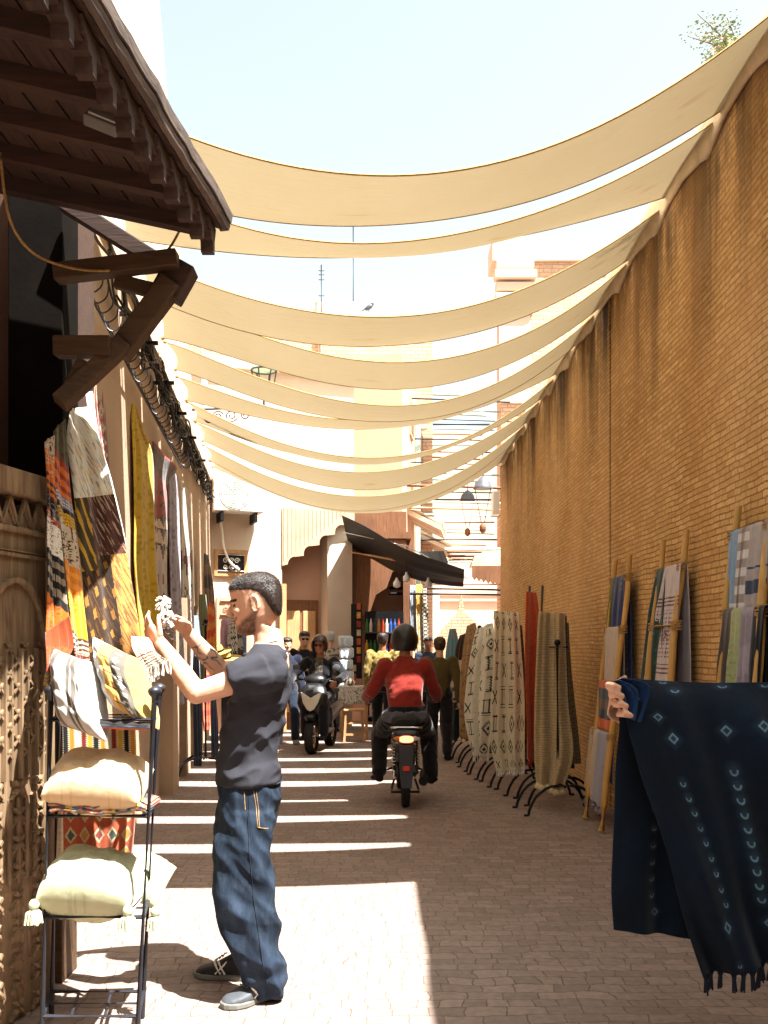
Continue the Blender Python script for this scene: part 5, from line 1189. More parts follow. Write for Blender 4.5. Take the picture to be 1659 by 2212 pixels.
def person(label, x, y, h, face, look, top, bottom, pose=None, skin='skin', hair='hair', sleeve='long', shorts=False, helmet=None, hair_kw=None, shoes='black', glasses=False, seated=None, cap=None, voxel=.011, slim=1.0, tmat=None, hands=True):
    """background figure. pose: dict with optional overrides in body axes (fwd, side(right +), up) metres relative to the pelvis ground point"""
    t = thing('person', label, 'person', (x, y, 0)); F = Vector((face[0], face[1], 0)).normalized(); Rt = F.cross(Vector((0, 0, 1))); k = h / 1.75
    o = Vector((x, y, 0)); q = lambda a, b, c: o + F * a * k + Rt * b * k + Vector((0, 0, c * k))
    J = dict(pel=(0, 0, .95), chest=(.01, 0, 1.28), neck=(.0, 0, 1.47), head=(.03, 0, 1.63), hipL=(0, -.09, .92), hipR=(0, .09, .92), kneL=(.1, -.1, .5), kneR=(-.02, .1, .5), ankL=(.02, -.1, .09), ankR=(-.2, .1, .1),
             shL=(0, -.19, 1.42), shR=(0, .19, 1.42), elL=(-.03, -.25, 1.13), elR=(.02, .25, 1.13), wrL=(.08, -.26, .88), wrR=(.12, .26, .88), toeL=(.2, -.12, .03), toeR=(-.02, .12, .03))
    J.update(pose or {}); G = {n_: q(*v) for n_, v in J.items()}; G['ankL'].z = max(G['ankL'].z, .08); G['ankR'].z = max(G['ankR'].z, .08)
    up = (G['head'] - G['neck']).normalized(); hf = Vector(look) if look else F
    H = .235 * k
    m = MB(); head_mb(m, G['head'] + up * .01, hf, (up + Vector((0, 0, 2))), H)
    limb(m, [G['chest'], G['neck'], G['head'] - up * .08 - F * .02], [.07 * k, .056 * k, .052 * k])
    for sd in 'LR':
        limb(m, [G['sh' + sd], G['el' + sd], G['wr' + sd]], [.048 * k * slim, .038 * k * slim, .026 * k])
        limb(m, [G['hip' + sd], G['kne' + sd], G['ank' + sd]], [.08 * k, .052 * k, .036 * k])
        if hands: hand_mb(m, G['wr' + sd], (G['wr' + sd] - G['el' + sd]) + F * .04, -Rt if sd == 'R' else Rt, .18 * k, .55, thumb=1 if sd == 'R' else 1)
    m.loft([(G['pel'].lerp(G['chest'], a), Rt * w_ * k, F * d_ * k) for a, w_, d_ in ((-.2, .13, .09), (0, .14, .1), (.5, .12, .09), (1, .15, .1), (1.35, .13, .08))], 18)
    b = remesh(m, 'body', MAT[skin], t, voxel * .75, 3)
    g_ = MB(); pr = ((-.12, .155, .125), (.05, .16, .125), (.35, .15, .12), (.7, .165, .125), (1.0, .178, .125), (1.25, .165, .105), (1.45, .10, .075), (1.56, .062, .06))
    g_.loft([(G['pel'].lerp(G['chest'], a) if a <= 1 else G['chest'].lerp(G['neck'], (a - 1) / .56), Rt * w_ * k * slim, F * d_ * k * slim, 2.4) for a, w_, d_ in pr], 22)
    for sd in 'LR':
        if sleeve == 'long': limb(g_, [G['chest'].lerp(G['sh' + sd], .75), G['sh' + sd], G['el' + sd], G['el' + sd].lerp(G['wr' + sd], .93)], [.07 * k, .074 * k * slim, .058 * k * slim, .046 * k * slim])
        else: limb(g_, [G['chest'].lerp(G['sh' + sd], .75), G['sh' + sd], G['sh' + sd].lerp(G['el' + sd], .65)], [.07 * k, .07 * k * slim, .066 * k * slim])
    tm = tmat if tmat is not None else MAT['cloth']
    remesh(g_, 'top', tm, t, voxel, 2, folds(.012 * k, 9, x), (lambda co, n_: top(co)) if callable(top) else (lambda co, n_: top))
    p = MB(); p.loft([(G['pel'] + Vector((0, 0, a * k)), Rt * w_ * k, F * d_ * k, 2.4) for a, w_, d_ in ((-.12, .15, .11), (0, .165, .125), (.1, .155, .115))], 20)
    for sd in 'LR':
        hp, kn, an = G['hip' + sd], G['kne' + sd], G['ank' + sd]
        if shorts: limb(p, [hp, kn.lerp(hp, .05)], [.098 * k, .088 * k])
        else: limb(p, [hp, kn, an.lerp(kn, .06)], [.10 * k * slim, .078 * k * slim, .066 * k * slim])
    remesh(p, 'trousers' if not shorts else 'shorts', MAT['cloth'], t, voxel, 2, folds(.01 * k, 11, y), lambda co, n_: bottom)
    for sd in 'LR':
        an, to = G['ank' + sd], G['toe' + sd]; hl = an + (an - to).xy.to_3d().normalized() * .05; hl.z = max(an.z - .085, 0) if an.z > .12 else 0.0; to = to.copy(); to.z = hl.z
        m = MB(); shoe_mb(m, hl, to); sh = remesh(m, 'shoe', MAT[shoes], t, .009, 2)
    hc = G['head'] + up * .01
    if helmet:
        m = MB(); f_, u_, s_ = frame(hf, up + Vector((0, 0, 2))); m.ell(hc + u_ * .02 - f_ * .008, (.135, .125, .145), Matrix((f_, s_, u_)).transposed(), 24)
        if helmet == 'full':
            m2 = MB(); hl = grid_helmet(hc + u_ * .012 - f_ * .012, f_, u_, s_, .15, .162); 
            link('helmet', hl, MAT['plast_b'], t)
        elif helmet == 'open':
            hl = grid_helmet(hc + u_ * .02 - f_ * .012, f_, u_, s_, .142, .15, front=.62); link('helmet', hl, helmet_mat, t)
    elif hair:
        m = MB(); hair_mb(m, hc, hf, up + Vector((0, 0, 2)), H, **(hair_kw or {})); remesh(m, 'hair', MAT[hair], t, .008, 2, folds(.006, 30, 1, (1, 1, .4)))
    if glasses:
        f_, u_, s_ = frame(hf, up + Vector((0, 0, 2)))
        m = MB()
        for e in (-1, 1):
            c0 = hc + f_ * .395 * H + s_ * e * .13 * H + u_ * .03 * H; m.prism([c0 + s_ * a * .11 * H + u_ * b_ * .085 * H for a, b_ in ((-1, .8), (1, .9), (.9, -.5), (.3, -.95), (-.5, -.9), (-.95, -.2))], f_ * .004)
        m.tube([hc + f_ * .4 * H + u_ * .06 * H - s_ * .1 * H, hc + f_ * .4 * H + u_ * .06 * H + s_ * .1 * H], .003, 5)
        for e in (-1, 1): m.tube([hc + f_ * .38 * H + s_ * e * .24 * H + u_ * .06 * H, hc + f_ * .2 * H + s_ * e * .33 * H + u_ * .05 * H, hc + s_ * e * .34 * H + u_ * .03 * H], .0028, 5)
        m.build('sunglasses', MAT['glass'], t)
    return t, G
def grid_helmet(c, f, u, s, rx, rz, front=.5, n=36):
    vs, fs = [], []; m_ = 18
    for j in range(m_ + 1):
        el = radians(90 - j * (90 + 42) / m_)
        for i in range(n):
            az = 2 * pi * i / n; ca = cos(az); e2 = el
            lim = radians(18) if ca > front else radians(-44)
            if ca > front: e2 = max(el, lim)
            vs.append(tuple(c + (f * cos(az) * rx * cos(e2) + s * sin(az) * rx * .88 * cos(e2) + u * rz * sin(e2))))
    for j in range(m_):
        for i in range(n): fs.append((j * n + i, j * n + (i + 1) % n, (j + 1) * n + (i + 1) % n, (j + 1) * n + i))
    me = bpy.data.meshes.new('helmet'); me.from_pydata(vs, [], fs)
    bm = bmesh.new(); bm.from_mesh(me); bmesh.ops.remove_doubles(bm, verts=bm.verts, dist=.0003); bmesh.ops.recalc_face_normals(bm, faces=bm.faces); bm.to_mesh(me); bm.free()
    me.polygons.foreach_set('use_smooth', [True] * len(me.polygons)); return me
helmet_mat = M_plain('brown_helmet', rgb('#3c3024'), .25, .15, 8, .02)

# ---------------------------------------------------------------- the man in the foreground
ZM = 4.2
def mp(u, v, y=ZM): p = P(u, v, ZM); p.y = y; return p
man = thing('person', 'man in charcoal t-shirt and baggy blue jeans holding up a white tassel', 'person', (-.58, 4.2, 0))
hu = Vector((-.17, 0, 1)).normalized(); hf = Vector((-1, 0, -.17)).normalized()
HC = mp(551, 1304); HH = .262
m = MB(); q = head_mb(m, HC, hf, hu, HH)
# neck
m.loft([(mp(574, 1350), Vector((.064, 0, -.02)), Vector((0, .058, 0))), (mp(580, 1370), Vector((.064, 0, -.018)), Vector((0, .058, 0))), (mp(582, 1392), Vector((.066, 0, -.015)), Vector((0, .07, 0))), (mp(583, 1412), Vector((.08, 0, 0)), Vector((0, .12, 0)))], 22)
YN, YF = 4.02, 4.40                                          # near / far shoulder
shN, elN, wrN = mp(588, 1448, YN), mp(448, 1492, 3.95), mp(372, 1392, 3.99)
shF, elF, wrF = mp(570, 1450, YF), mp(462, 1452, 4.38), mp(398, 1366, 4.28)
limb(m, [shN, shN.lerp(elN, .5), elN, elN.lerp(wrN, .35), wrN], [.062, .052, .045, .044, .029], 18)
limb(m, [shF, shF.lerp(elF, .5), elF, elF.lerp(wrF, .35), wrF], [.062, .052, .045, .044, .029], 18)
hand_mb(m, wrN, mp(326, 1345, 4.03) - wrN, Vector((.35, .9, .5)), .185, thumb=-1, curls=[.35, .32, .3, .25], spread=.10)
hand_mb(m, wrF, mp(362, 1318, 4.2) - wrF, Vector((-.55, -.8, .1)), .185, thumb=1, curls=[.55, .5, .5, .42], spread=.06)
m.loft([(mp(583, 1412), Vector((.08, 0, 0)), Vector((0, .12, 0))), (mp(580, 1440), Vector((.09, 0, 0)), Vector((0, .17, 0))), (mp(560, 1500), Vector((.105, 0, 0)), Vector((0, .16, 0))), (mp(545, 1600), Vector((.1, 0, 0)), Vector((0, .14, 0))), (mp(538, 1690), Vector((.11, 0, 0)), Vector((0, .16, 0)))], 22)
for (a, b, c_) in ((mp(545, 1700, 4.1), mp(540, 1890, 4.09), mp(590, 2095, 4.06)), (mp(535, 1700, 4.3), mp(515, 1890, 4.31), mp(515, 2085, 4.34))): limb(m, [a, b, c_], [.085, .058, .04], 16)
def skincol(co, n_):
    base = Vector(rgb('#c99c82')); d = co - HC; z = d.dot(hu) / HH; x = d.dot(hf) / HH; y_ = abs(d.y) / HH
    r = noise.noise(co * 60) * .5 + noise.noise(co * 200) * .5
    if d.length < .2:
        # shadow of a beard on jaw, chin, upper lip; brows; eyes
        line = -.10 - .16 * max(0, min(1, x / .30)); bk = -.08 + .30 * max(0, -z - .12)
        tb = min(max((line - z) / .07, 0), 1) * min(max((x - bk) / .05, 0), 1) * min(max((z + .53) / .05, 0), 1)
        if x > .26 and z > -.31: tb *= .35
        if -.225 < z < -.17 and x > .31: tb = .85
        if -.12 < z < .16 and -.02 < x < .045: tb = max(tb, .6)
        if abs(z + .256) < .03 and x > .35: return rgb('#9c5c4c')
        tb *= .92 * (.75 + .5 * r)
        if tb > 0: tb = min(tb, 1); bc = Vector(rgb('#2c1d16')); return tuple(base * (1 - tb) + bc * tb)
        if .075 < z < .115 and x > .25 and .05 < y_ < .24: return rgb('#2c1c14')
        if .0 < z < .035 and x > .27 and .09 < y_ < .19: return rgb('#20150f')
        if z > .1 and x < .1 and z < .26 and False: return rgb('#6a4a3a')
    # tattoo on the far forearm
    t_ = (co - elF).dot((wrF - elF).normalized()) / (wrF - elF).length
    if .05 < t_ < .75 and (co - elF.lerp(wrF, t_)).length < .06:
        k = noise.noise(Vector((co.x * 26, co.y * 20, co.z * 26)))
        if abs(k) < .05: return rgb('#4a5c60')
    return tuple(base * (1 + .05 * r))
remesh(m, 'body', MAT['skina'], man, .0042, 3, None, skincol)
# eye
for e in (-1,):
    MB().ell(q(.318, .13, .018), .011, n=10).build('eye', MAT['clear'], man, smooth=True)
# ear is part of the body; hair with short cropped strands
m = MB(); f_, u_, s_ = frame(hf, hu); qq = lambda x, y, z: HC + f_ * x * HH + s_ * y * HH + u_ * z * HH
prof = [(-.26, -.31, -.385, .15), (-.18, -.26, -.415, .24), (-.08, -.19, -.437, .298), (.02, -.12, -.455, .318), (.10, -.02, -.467, .326), (.16, .09, -.472, .329), (.205, .25, -.474, .331), (.235, .36, -.474, .333), (.32, .378, -.455, .322), (.41, .31, -.385, .275), (.475, .20, -.29, .205), (.51, .07, -.15, .10)]
m.loft([(qq((a + b) / 2, 0, z), f_ * (a - b) / 2 * HH, s_ * w_ * HH, 2.2) for z, a, b, w_ in prof], 28)
def haird(co, n_): return n_ * .0015 * noise.noise(co * 160)
hair = remesh(m, 'hair', MAT['hair'], man, .005, 2, haird)
sm = MB(); random.seed(3); pv = hair.data.vertices; off = ORG['person'] if 'person' in ORG else Vector((-.58, 4.2, 0))
rt_ = Vector((-.58, 4.2, 0))
for k in range(9000):
    v = pv[random.randrange(len(pv))]; co = v.co + rt_; n_ = v.normal; z_ = (co - HC).dot(u_) / HH
    ln = .003 + .006 * max(0, min(1, (z_ + .2) / .5)); d = (n_ * .55 + f_ * .55 + Vector((random.random() - .5, random.random() - .5, random.random() - .3)) * .5).normalized(); sd = d.cross(n_).normalized() * .0009
    sm.add([co - sd, co + sd, co + d * ln], [(0, 1, 2)])
o = sm.build('hair_strands', MAT['hair'], None); o.data.transform(Matrix.Translation(-rt_)); o.parent = hair; ORG[o.name] = rt_
# t-shirt
m = MB()
sec = [((603 + 551) / 2 + 4, 1392, 30, .085, 0), (585, 1404, 44, .15, 0), (580, 1418, 53, .20, 0), (577, 1440, 58, .215, 0), (573, 1470, 62, .215, 0), (564, 1503, 67, .205, 0), (555, 1534, 70, .195, 0), (547, 1566, 72, .19, 0), (538, 1605, 71, .188, 0), (535, 1640, 72, .19, 0), (538, 1665, 73, .195, 0), (539, 1682, 71, .198, 0), (540, 1688, 70, .197, 0)]
m.loft([(mp(u, v, 4.205), Vector((w_ * .00182, 0, .005 * (1 if v > 1600 else 0))), Vector((0, dy, 0)), 2.5) for u, v, w_, dy, _ in sec], 40)
for sh, el, sg in ((shN, elN, -1), (shF, elF, 1)):
    d = (el - sh); pts = [sh + Vector((.01, -.05 * sg, .0)), sh + d * .1, sh + d * .3, sh + d * .52, sh + d * .55]; m.tube(pts, [.085, .088, .085, .082, .074], 20); m.ell(sh + Vector((.0, -.02 * sg, .0)), .088, n=18)
def teef(co, n_):
    a = noise.noise(Vector((co.x * 5 + co.z * 4, co.y * 3, co.z * 9 - co.x * 6))); b = noise.noise(Vector((co.x * 9 - co.z * 9, co.y * 6, co.z * 12 + 4))); low = min(1, max(0, (1.35 - co.z) / .3))
    arm = max(0, 1 - (co - shN).length / .25)
    pull = .012 * sin(38 * ((co.x + .4) * .7 + (co.z - 1.2) * .9)) * max(0, 1 - abs(co.z - 1.2) / .25) * max(0, 1 - abs(co.x + .55) / .25) * .6
    return n_ * (-.006 + (.011 + .006 * low) * (1 - abs(a) * 3) * .7 + .006 * (1 - abs(b) * 2.5) + pull)
tee = remesh(m, 't_shirt', MAT['tee'], man, .007, 2, teef)
m = MB(); pts = [mp(540 + 68 * cos(t * pi / 24), 1684 + 4 * cos(t * pi / 24), 4.205 + .196 * sin(t * pi / 24)) for t in range(48)]; m.tube(pts, .0035, 5, closed=True); m.build('hem', MAT['tee'], tee)
m = MB(); pts = [mp(579 + 31 * cos(t * pi / 16), 1391 - 8 * cos(t * pi / 16), 4.205 + .07 * sin(t * pi / 16)) for t in range(32)]; m.tube(pts, .0045, 6, closed=True); m.build('collar', MAT['tee'], tee, smooth=True)
# jeans
def M_denim():
    m, n, l, b = newmat('blue_denim'); v = coords(n, l); f = noise_(n, l, v, 5, 6, .6); g_ = noise_(n, l, coords(n, l, (1, 1, .35)), 26, 5, .7); fi = noise_(n, l, v, 420, 2)
    c = ramp(n, l, f, [(.3, rgb('#10151e')), (.5, rgb('#1a2430')), (.72, rgb('#2d394a'))]); c = mixc(n, l, ramp(n, l, g_, [(.45, 0.0), (.75, .5)]), c, rgb('#3c4959')); c = mixc(n, l, ramp(n, l, fi, [(.4, 0.0), (.7, .35)]), c, rgb('#0e1626'))
    l.new(c, b.inputs['Base Color']); b.inputs['Roughness'].default_value = .85; b.inputs['Specular IOR Level'].default_value = .15; n1 = bump(n, l, b, g_, .5, .006); bump(n, l, b, fi, .3, .001, n1); return m
MAT['denim'] = M_denim()
m = MB()
# pelvis block
m.loft([(mp(u, v, 4.2), Vector((w_ * .00188, 0, 0)), Vector((0, dy, 0)), 2.5) for u, v, w_, dy in ((540, 1670, 66, .17), (539, 1700, 70, .185), (536, 1740, 73, .195), (529, 1790, 67, .19), (526, 1830, 60, .16))], 36)
near = [(543, 1740, 60, .10, 4.09), (534, 1800, 62, .112, 4.08), (533, 1860, 66, .115, 4.07), (536, 1910, 70, .115, 4.06), (545, 1955, 66, .11, 4.055), (556, 2005, 58, .105, 4.05), (570, 2050, 50, .10, 4.05), (583, 2085, 42, .095, 4.05), (591, 2105, 33, .085, 4.05), (594, 2114, 27, .078, 4.05), (590, 2124, 24, .07, 4.05)]
far = [(520, 1740, 55, .10, 4.29), (512, 1800, 52, .108, 4.30), (505, 1860, 48, .11, 4.31), (500, 1920, 42, .11, 4.32), (506, 1970, 37, .105, 4.33), (514, 2010, 33, .1, 4.335), (522, 2045, 29, .095, 4.34), (522, 2068, 27, .09, 4.34), (520, 2090, 24, .08, 4.34), (520, 2098, 22, .075, 4.34)]
for L_ in (near, far): m.loft([(mp(u, v, y), Vector((w_ * .0019, 0, 0)), Vector((0, dy * .92, 0)), 2.3) for u, v, w_, dy, y in L_], 32)
def jf(co, n_):
    z = co.z; a = noise.noise(Vector((co.x * 5, co.y * 4 + 3, z * 6 + co.x * 7))); b = noise.noise(Vector((co.x * 10 + 2, co.y * 8, z * 11 + co.x * 12))); low = max(0, min(1, (.75 - z) / .5)); c_ = noise.noise(Vector((co.x * 6 + z * 5, co.y * 5, z * 3 + 9)))
    hem_ = sin(z * 85 + 3 * a) * .006 * max(0, 1 - z / .25)
    return n_ * (-.012 + (.009 + .011 * low) * (1 - abs(a) * 3) * .75 + .006 * (1 - abs(b) * 2.8) + .012 * (1 - abs(c_) * 3) + hem_)
jn = remesh(m, 'jeans', MAT['denim'], man, .008, 2, jf)
def onj(pts, nm, mat_='rope', r=.0013):
    from mathutils.bvhtree import BVHTree
    me = jn.data; bv = BVHTree.FromPolygons([v.co + rt_ for v in me.vertices], [p.vertices[:] for p in me.polygons]); out = []
    for u, v in pts:
        p = mp(u, v, 3.6); hit = bv.ray_cast(p, Vector((0, 1, 0)))
        if hit[0] is not None: out.append(hit[0] + Vector((0, -.001, 0)))
    if len(out) > 1: MB().tube(out, r, 5).build(nm, MAT[mat_], jn)
def dens(pts, n=14): return [(a[0] + (b[0] - a[0]) * k / n, a[1] + (b[1] - a[1]) * k / n) for a, b in zip(pts, pts[1:]) for k in range(n)] + [pts[-1]]
onj(dens([(560, 1695), (567, 1740), (571, 1768), (590, 1773)]), 'pocket_seam'); onj(dens([(541, 1697), (544, 1733)]), 'pocket_seam'); onj(dens([(565, 1697), (571, 1740), (574, 1768)]), 'pocket_seam')
onj(dens([(550, 1700), (553, 1800), (562, 1900), (577, 2000), (592, 2090)], 20), 'side_seam', 'denim', .002)
# trainers
MAT['shoe_g'] = M_plain('silver_grey_mesh', rgb('#3e4247'), .6, .25, 22, .5, .003, bscale=150); MAT['shoe_shaded'] = M_plain('shaded_mesh', rgb('#16161a'), .6, .2, 22, .4, .002); MAT['solew'] = M_plain('pale_sole', rgb('#6a6a64'), .6, .1, 10, .2)  # far shoe of the pair is darker: its shade is put into the colour
def trainer(heel, toe, mt, lab):
    m = MB(); shoe_mb(m, heel, toe, .105, .05); s_ = remesh(m, 'shoe', MAT[mt], man, .006, 2); s_['label'] = lab
    sole(s_, heel, toe, MAT['solew'], .053, .026); d = (Vector(toe) - Vector(heel)); L = d.length; d.normalize(); sd = Vector((d.y, -d.x, 0)); sd = sd if sd.y < 0 else -sd
    b = Vector(heel)
    for a0, a1 in ((.38, .52), (.46, .60), (.56, .36)): MB().tube([b + d * L * a0 + sd * .05 + Vector((0, 0, .03)), b + d * L * (a0 + a1) / 2 + sd * .048 + Vector((0, 0, .055)), b + d * L * a1 + sd * .036 + Vector((0, 0, .082))], .0045, 6).build('stripe', MAT['white'], s_)
    for k in range(4):
        t = .45 + .06 * k; MB().tube([b + d * L * t + sd * .028 + Vector((0, 0, .1 - .009 * k)), b + d * L * t + Vector((0, 0, .108 - .011 * k)), b + d * L * t - sd * .028 + Vector((0, 0, .1 - .009 * k))], .0035, 5).build('lace', MAT['plast_g'], s_)
trainer((-.452, 4.13, 0), (-.655, 3.955, 0), 'shoe_g', 'silver grey trainer in sunlight'); trainer((-.60, 4.32, 0), (-.845, 4.365, 0), 'shoe_shaded', 'matching trainer with shade put into its dark colour')
# white tassel in his hands
ts = thing('white_tassel', 'chunky white yarn tassel with metal rings held in the mans raised hands', 'tassel', mp(365, 1320, 4.13))
m = MB(); top, bot = mp(360, 1296, 4.12), mp(378, 1352, 4.08)
for k in range(130):
    a = hv(k, 1); c0 = top.lerp(bot, a); d = Vector((hv(k, 2) - .5, hv(k, 3) - .5, hv(k, 4) - .5)).normalized(); r = .026 + .014 * sin(a * 11); m.tube([c0, c0 + d * r * .6, c0 + d * r + Vector((0, 0, -.008))], [.006, .005, .004], 5)
m.build('yarn', MAT['yarn_w'], ts, smooth=True)
for k in range(3):
    c0 = mp(374 + 9 * k, 1352 + 11 * k, 4.02); MB().tube([c0 + Vector((.012 * cos(t * pi / 8), .004 * sin(t), .016 * sin(t * pi / 8))) for t in range(16)], .0025, 5, closed=True).build('ring', MAT['iron'], ts)

# ---------------------------------------------------------------- person behind the indigo cloth (mostly out of the picture)
hb = thing('person', 'vendor behind the navy cloth, only gripping fingers and a dark trouser leg visible', 'person', (1.55, 3.5, 0))
m = MB(); w0 = P(1312, 1522, 3.30)
limb(m, [Vector((1.66, 3.55, 1.34)), Vector((1.3, 3.5, 1.16)), P(1345, 1540, 3.36)], [.055, .045, .03])
hc = P(1345, 1540, 3.34)
# palm behind the cloth edge, four fingers hooked over the front
m.loft([(hc, Vector((0, .03, .0)), Vector((.0, 0, .04))), (P(1332, 1524, 3.27), Vector((0, .028, 0)), Vector((.02, 0, .05))), (P(1322, 1512, 3.2), Vector((0, .03, 0)), Vector((.016, 0, .052))), (P(1318, 1508, 3.15), Vector((0.0, .012, 0)), Vector((.008, 0, .045)))], 16)
for i, (u, v) in enumerate(((1320, 1481), (1327, 1499), (1336, 1520), (1346, 1541))):
    a = P(u - 4 - i * 1.5, v + 2, 3.18); b = P(u - 5, v, 3.13); c_ = P(u + 6, v + 1, 3.09); d = P(u + 17, v + 5, 3.095); m.tube([a, b, c_, d], [.013, .0135, .0125, .010], 10); m.ell(b, .0138, n=10); m.ell(d, .0102, n=8)
m.tube([P(1330, 1492, 3.2), P(1337, 1474, 3.19), P(1350, 1464, 3.17)], [.014, .0125, .009], 10); m.ell(P(1350, 1464, 3.17), .0095, n=8)
ox, oy = 1.86, 3.6
m.loft([(Vector((ox, oy, z)), Vector((w_, 0, 0)), Vector((0, d_, 0))) for z, w_, d_ in ((.9, .15, .11), (1.1, .14, .1), (1.35, .19, .11), (1.45, .12, .08), (1.53, .06, .06), (1.6, .055, .06))], 20)
head_mb(m, Vector((ox, oy, 1.68)), Vector((-.1, -1, 0)), Vector((0, 0, 1)), .235)
for sx in (-.1, .1): limb(m, [Vector((ox + sx, oy, .9)), Vector((ox + sx * 1.6, oy - .02, .5)), Vector((ox + sx * 1.9, oy, .09))], [.08, .055, .04])
remesh(m, 'body', MAT['skin'], hb, .005, 3)
m = MB(); m.loft([(Vector((ox, oy, z)), Vector((w_, 0, 0)), Vector((0, d_, 0)), 2.4) for z, w_, d_ in ((.85, .17, .125), (1.1, .16, .12), (1.35, .205, .125), (1.46, .13, .09), (1.5, .07, .07))], 20); limb(m, [Vector((1.68, 3.56, 1.36)), Vector((1.5, 3.52, 1.26))], [.07, .066]); remesh(m, 'top', MAT['black'], hb, .01, 2)
m = MB()
for sx in (-.1, .1): limb(m, [Vector((ox + sx, oy, .92)), Vector((ox + sx * 1.7, oy - .02, .5)), Vector((ox + sx * 2.0, oy, .12))], [.11, .085, .085])
remesh(m, 'trousers', MAT['black'], hb, .01, 2, folds(.01, 10))
m = MB(); hair_mb(m, Vector((ox, oy, 1.68)), Vector((-.1, -1, 0)), Vector((0, 0, 1)), .235); remesh(m, 'hair', MAT['hair'], hb, .008, 2)
for sx in (-.2, .2):
    m = MB(); shoe_mb(m, (ox + sx, oy + .1, 0), (ox + sx * 1.1, oy - .18, 0)); remesh(m, 'shoe', MAT['shoe_g'], hb, .008, 2)

# ---------------------------------------------------------------- background people
BKC = rgb('#141318'); NV = rgb('#181c30')
# motorcycle rider (seen from behind)
mx, my = .2, 9.18
rider_pose = dict(pel=(-.02, 0, .80), chest=(.06, 0, 1.14), neck=(.1, 0, 1.36), head=(.13, 0, 1.49), hipL=(0, -.12, .80), hipR=(0, .12, .80), kneL=(.32, -.23, .62), kneR=(.32, .23, .62), ankL=(.12, -.24, .27), ankR=(.12, .25, .25), toeL=(.32, -.28, .2), toeR=(.32, .28, .18),
                  shL=(.08, -.185, 1.27), shR=(.08, .185, 1.27), elL=(.16, -.31, 1.03), elR=(.18, .29, 1.03), wrL=(.42, -.36, .96), wrR=(.44, .33, .96))
def redj(co): return tuple(Vector(rgb('#84281e')) * (1 + .1 * noise.noise(co * 8)))
person('motorcyclist from behind in brick red shirt, black trousers and black helmet', mx, my, 1.79, (-.02, 1), (0, 1, -.05), redj, BKC, rider_pose, 'skin2', helmet='full', slim=1.0, voxel=.009)
gt = MB(); gt.loft([(Vector((mx, my - .02, z)), Vector((w_, 0, 0)), Vector((0, .13, 0)), 2.4) for z, w_ in ((.78, .2), (.82, .215), (.87, .2))], 20); o = remesh(gt, 'tied_jacket', M_plain('grey_jacket', rgb('#50525a'), .9, .15, 9), None, .01, 2, folds(.02, 12)); tag(o, 'grey jacket tied round the waist of the motorcyclist', 'jacket')
def olive(co): return rgb('#4c401c')
person('woman walking away in olive top and black trousers, hair in a bun', .74, 12.9, 1.6, (0, 1), (0, 1, 0), olive, BKC, dict(wrR=(-.08, .27, .84), elR=(-.1, .26, 1.1)), 'skin', 'dhair', hair_kw=dict(bun=True))
def patt(co): n_ = noise.noise(co * 16); return rgb('#a08c50') if abs(n_) < .12 else (rgb('#6c5c24') if n_ > 0 else rgb('#84723a'))
person('man in mustard patterned shirt ahead of the motorcyclist, seen from behind', -.02, 15.0, 1.7, (.1, 1), (.2, 1, 0), patt, BKC, None, 'skin2', 'hair')
person('dark haired man beyond the woman with the bun', .83, 18.2, 1.66, (0, -1), (0, -1, 0), rgb('#2c3444'), BKC, None, 'skin2', 'hair')
person('young man in black t-shirt, sunglasses and khaki shorts', -1.26, 15.4, 1.72, (.15, -1), (.2, -1, -.1), BKC, rgb('#8c7442'), dict(wrR=(.22, .02, 1.16), elR=(.04, .26, 1.12)), 'skin', 'hair', sleeve='short', shorts=True, glasses=True, shoes='shoe_g')
def flor(co): return rgb('#5c5048') if noise.noise(co * 22) > .1 else rgb('#a49888')
MAT['ghair'] = M_plain('grey_hair', rgb('#9c9a96'), .8, .3, 50, .7, .004, bscale=160)
person('grey haired person in flowered blouse behind the scooter rider', -.95, 17.2, 1.75, (0, 1), (0, 1, 0), flor, rgb('#3c3c44'), None, 'skin', 'ghair')
person('passer-by in dark navy behind the foreground man, white trainer showing', -1.5, 15.0, 1.62, (.3, -1), (.3, -1, 0), NV, rgb('#1c2434'), dict(ankL=(.22, -.1, .09), toeL=(.4, -.1, .03), kneL=(.2, -.1, .5)), 'skin', 'hair', shoes='solew')
# scooter rider (towards us)
sx_, sy_ = -.9, 13.95; sf = Vector((-.16, -1, 0)).normalized()
sc_pose = dict(pel=(0, 0, .80), chest=(.04, 0, 1.12), neck=(.06, 0, 1.34), head=(.1, 0, 1.5), hipL=(0, -.11, .80), hipR=(0, .11, .80), kneL=(.42, -.13, .66), kneR=(.42, .13, .66), ankL=(.42, -.13, .28), ankR=(.42, .13, .28), toeL=(.62, -.14, .2), toeR=(.62, .14, .2),
               shL=(.05, -.2, 1.28), shR=(.05, .2, 1.28), elL=(.2, -.38, 1.08), elR=(.2, .38, 1.08), wrL=(.52, -.33, 1.0), wrR=(.52, .33, 1.0))
def coat(co): 
    d = co - Vector((sx_, sy_, 0)); s_ = d.dot(sf.cross(Vector((0, 0, 1)))); f__ = d.dot(sf)
    if abs(s_) < .055 and f__ > .05 and co.z > .8: return rgb('#6c6458') if noise.noise(co * 60) > .1 else rgb('#3c3630')
    return BKC
person('scooter rider in black jacket, open brown helmet and sunglasses', sx_, sy_, 1.74, (sf.x, sf.y), (sf.x, sf.y, 0), coat, BKC, sc_pose, 'skin2', helmet='open', glasses=True)

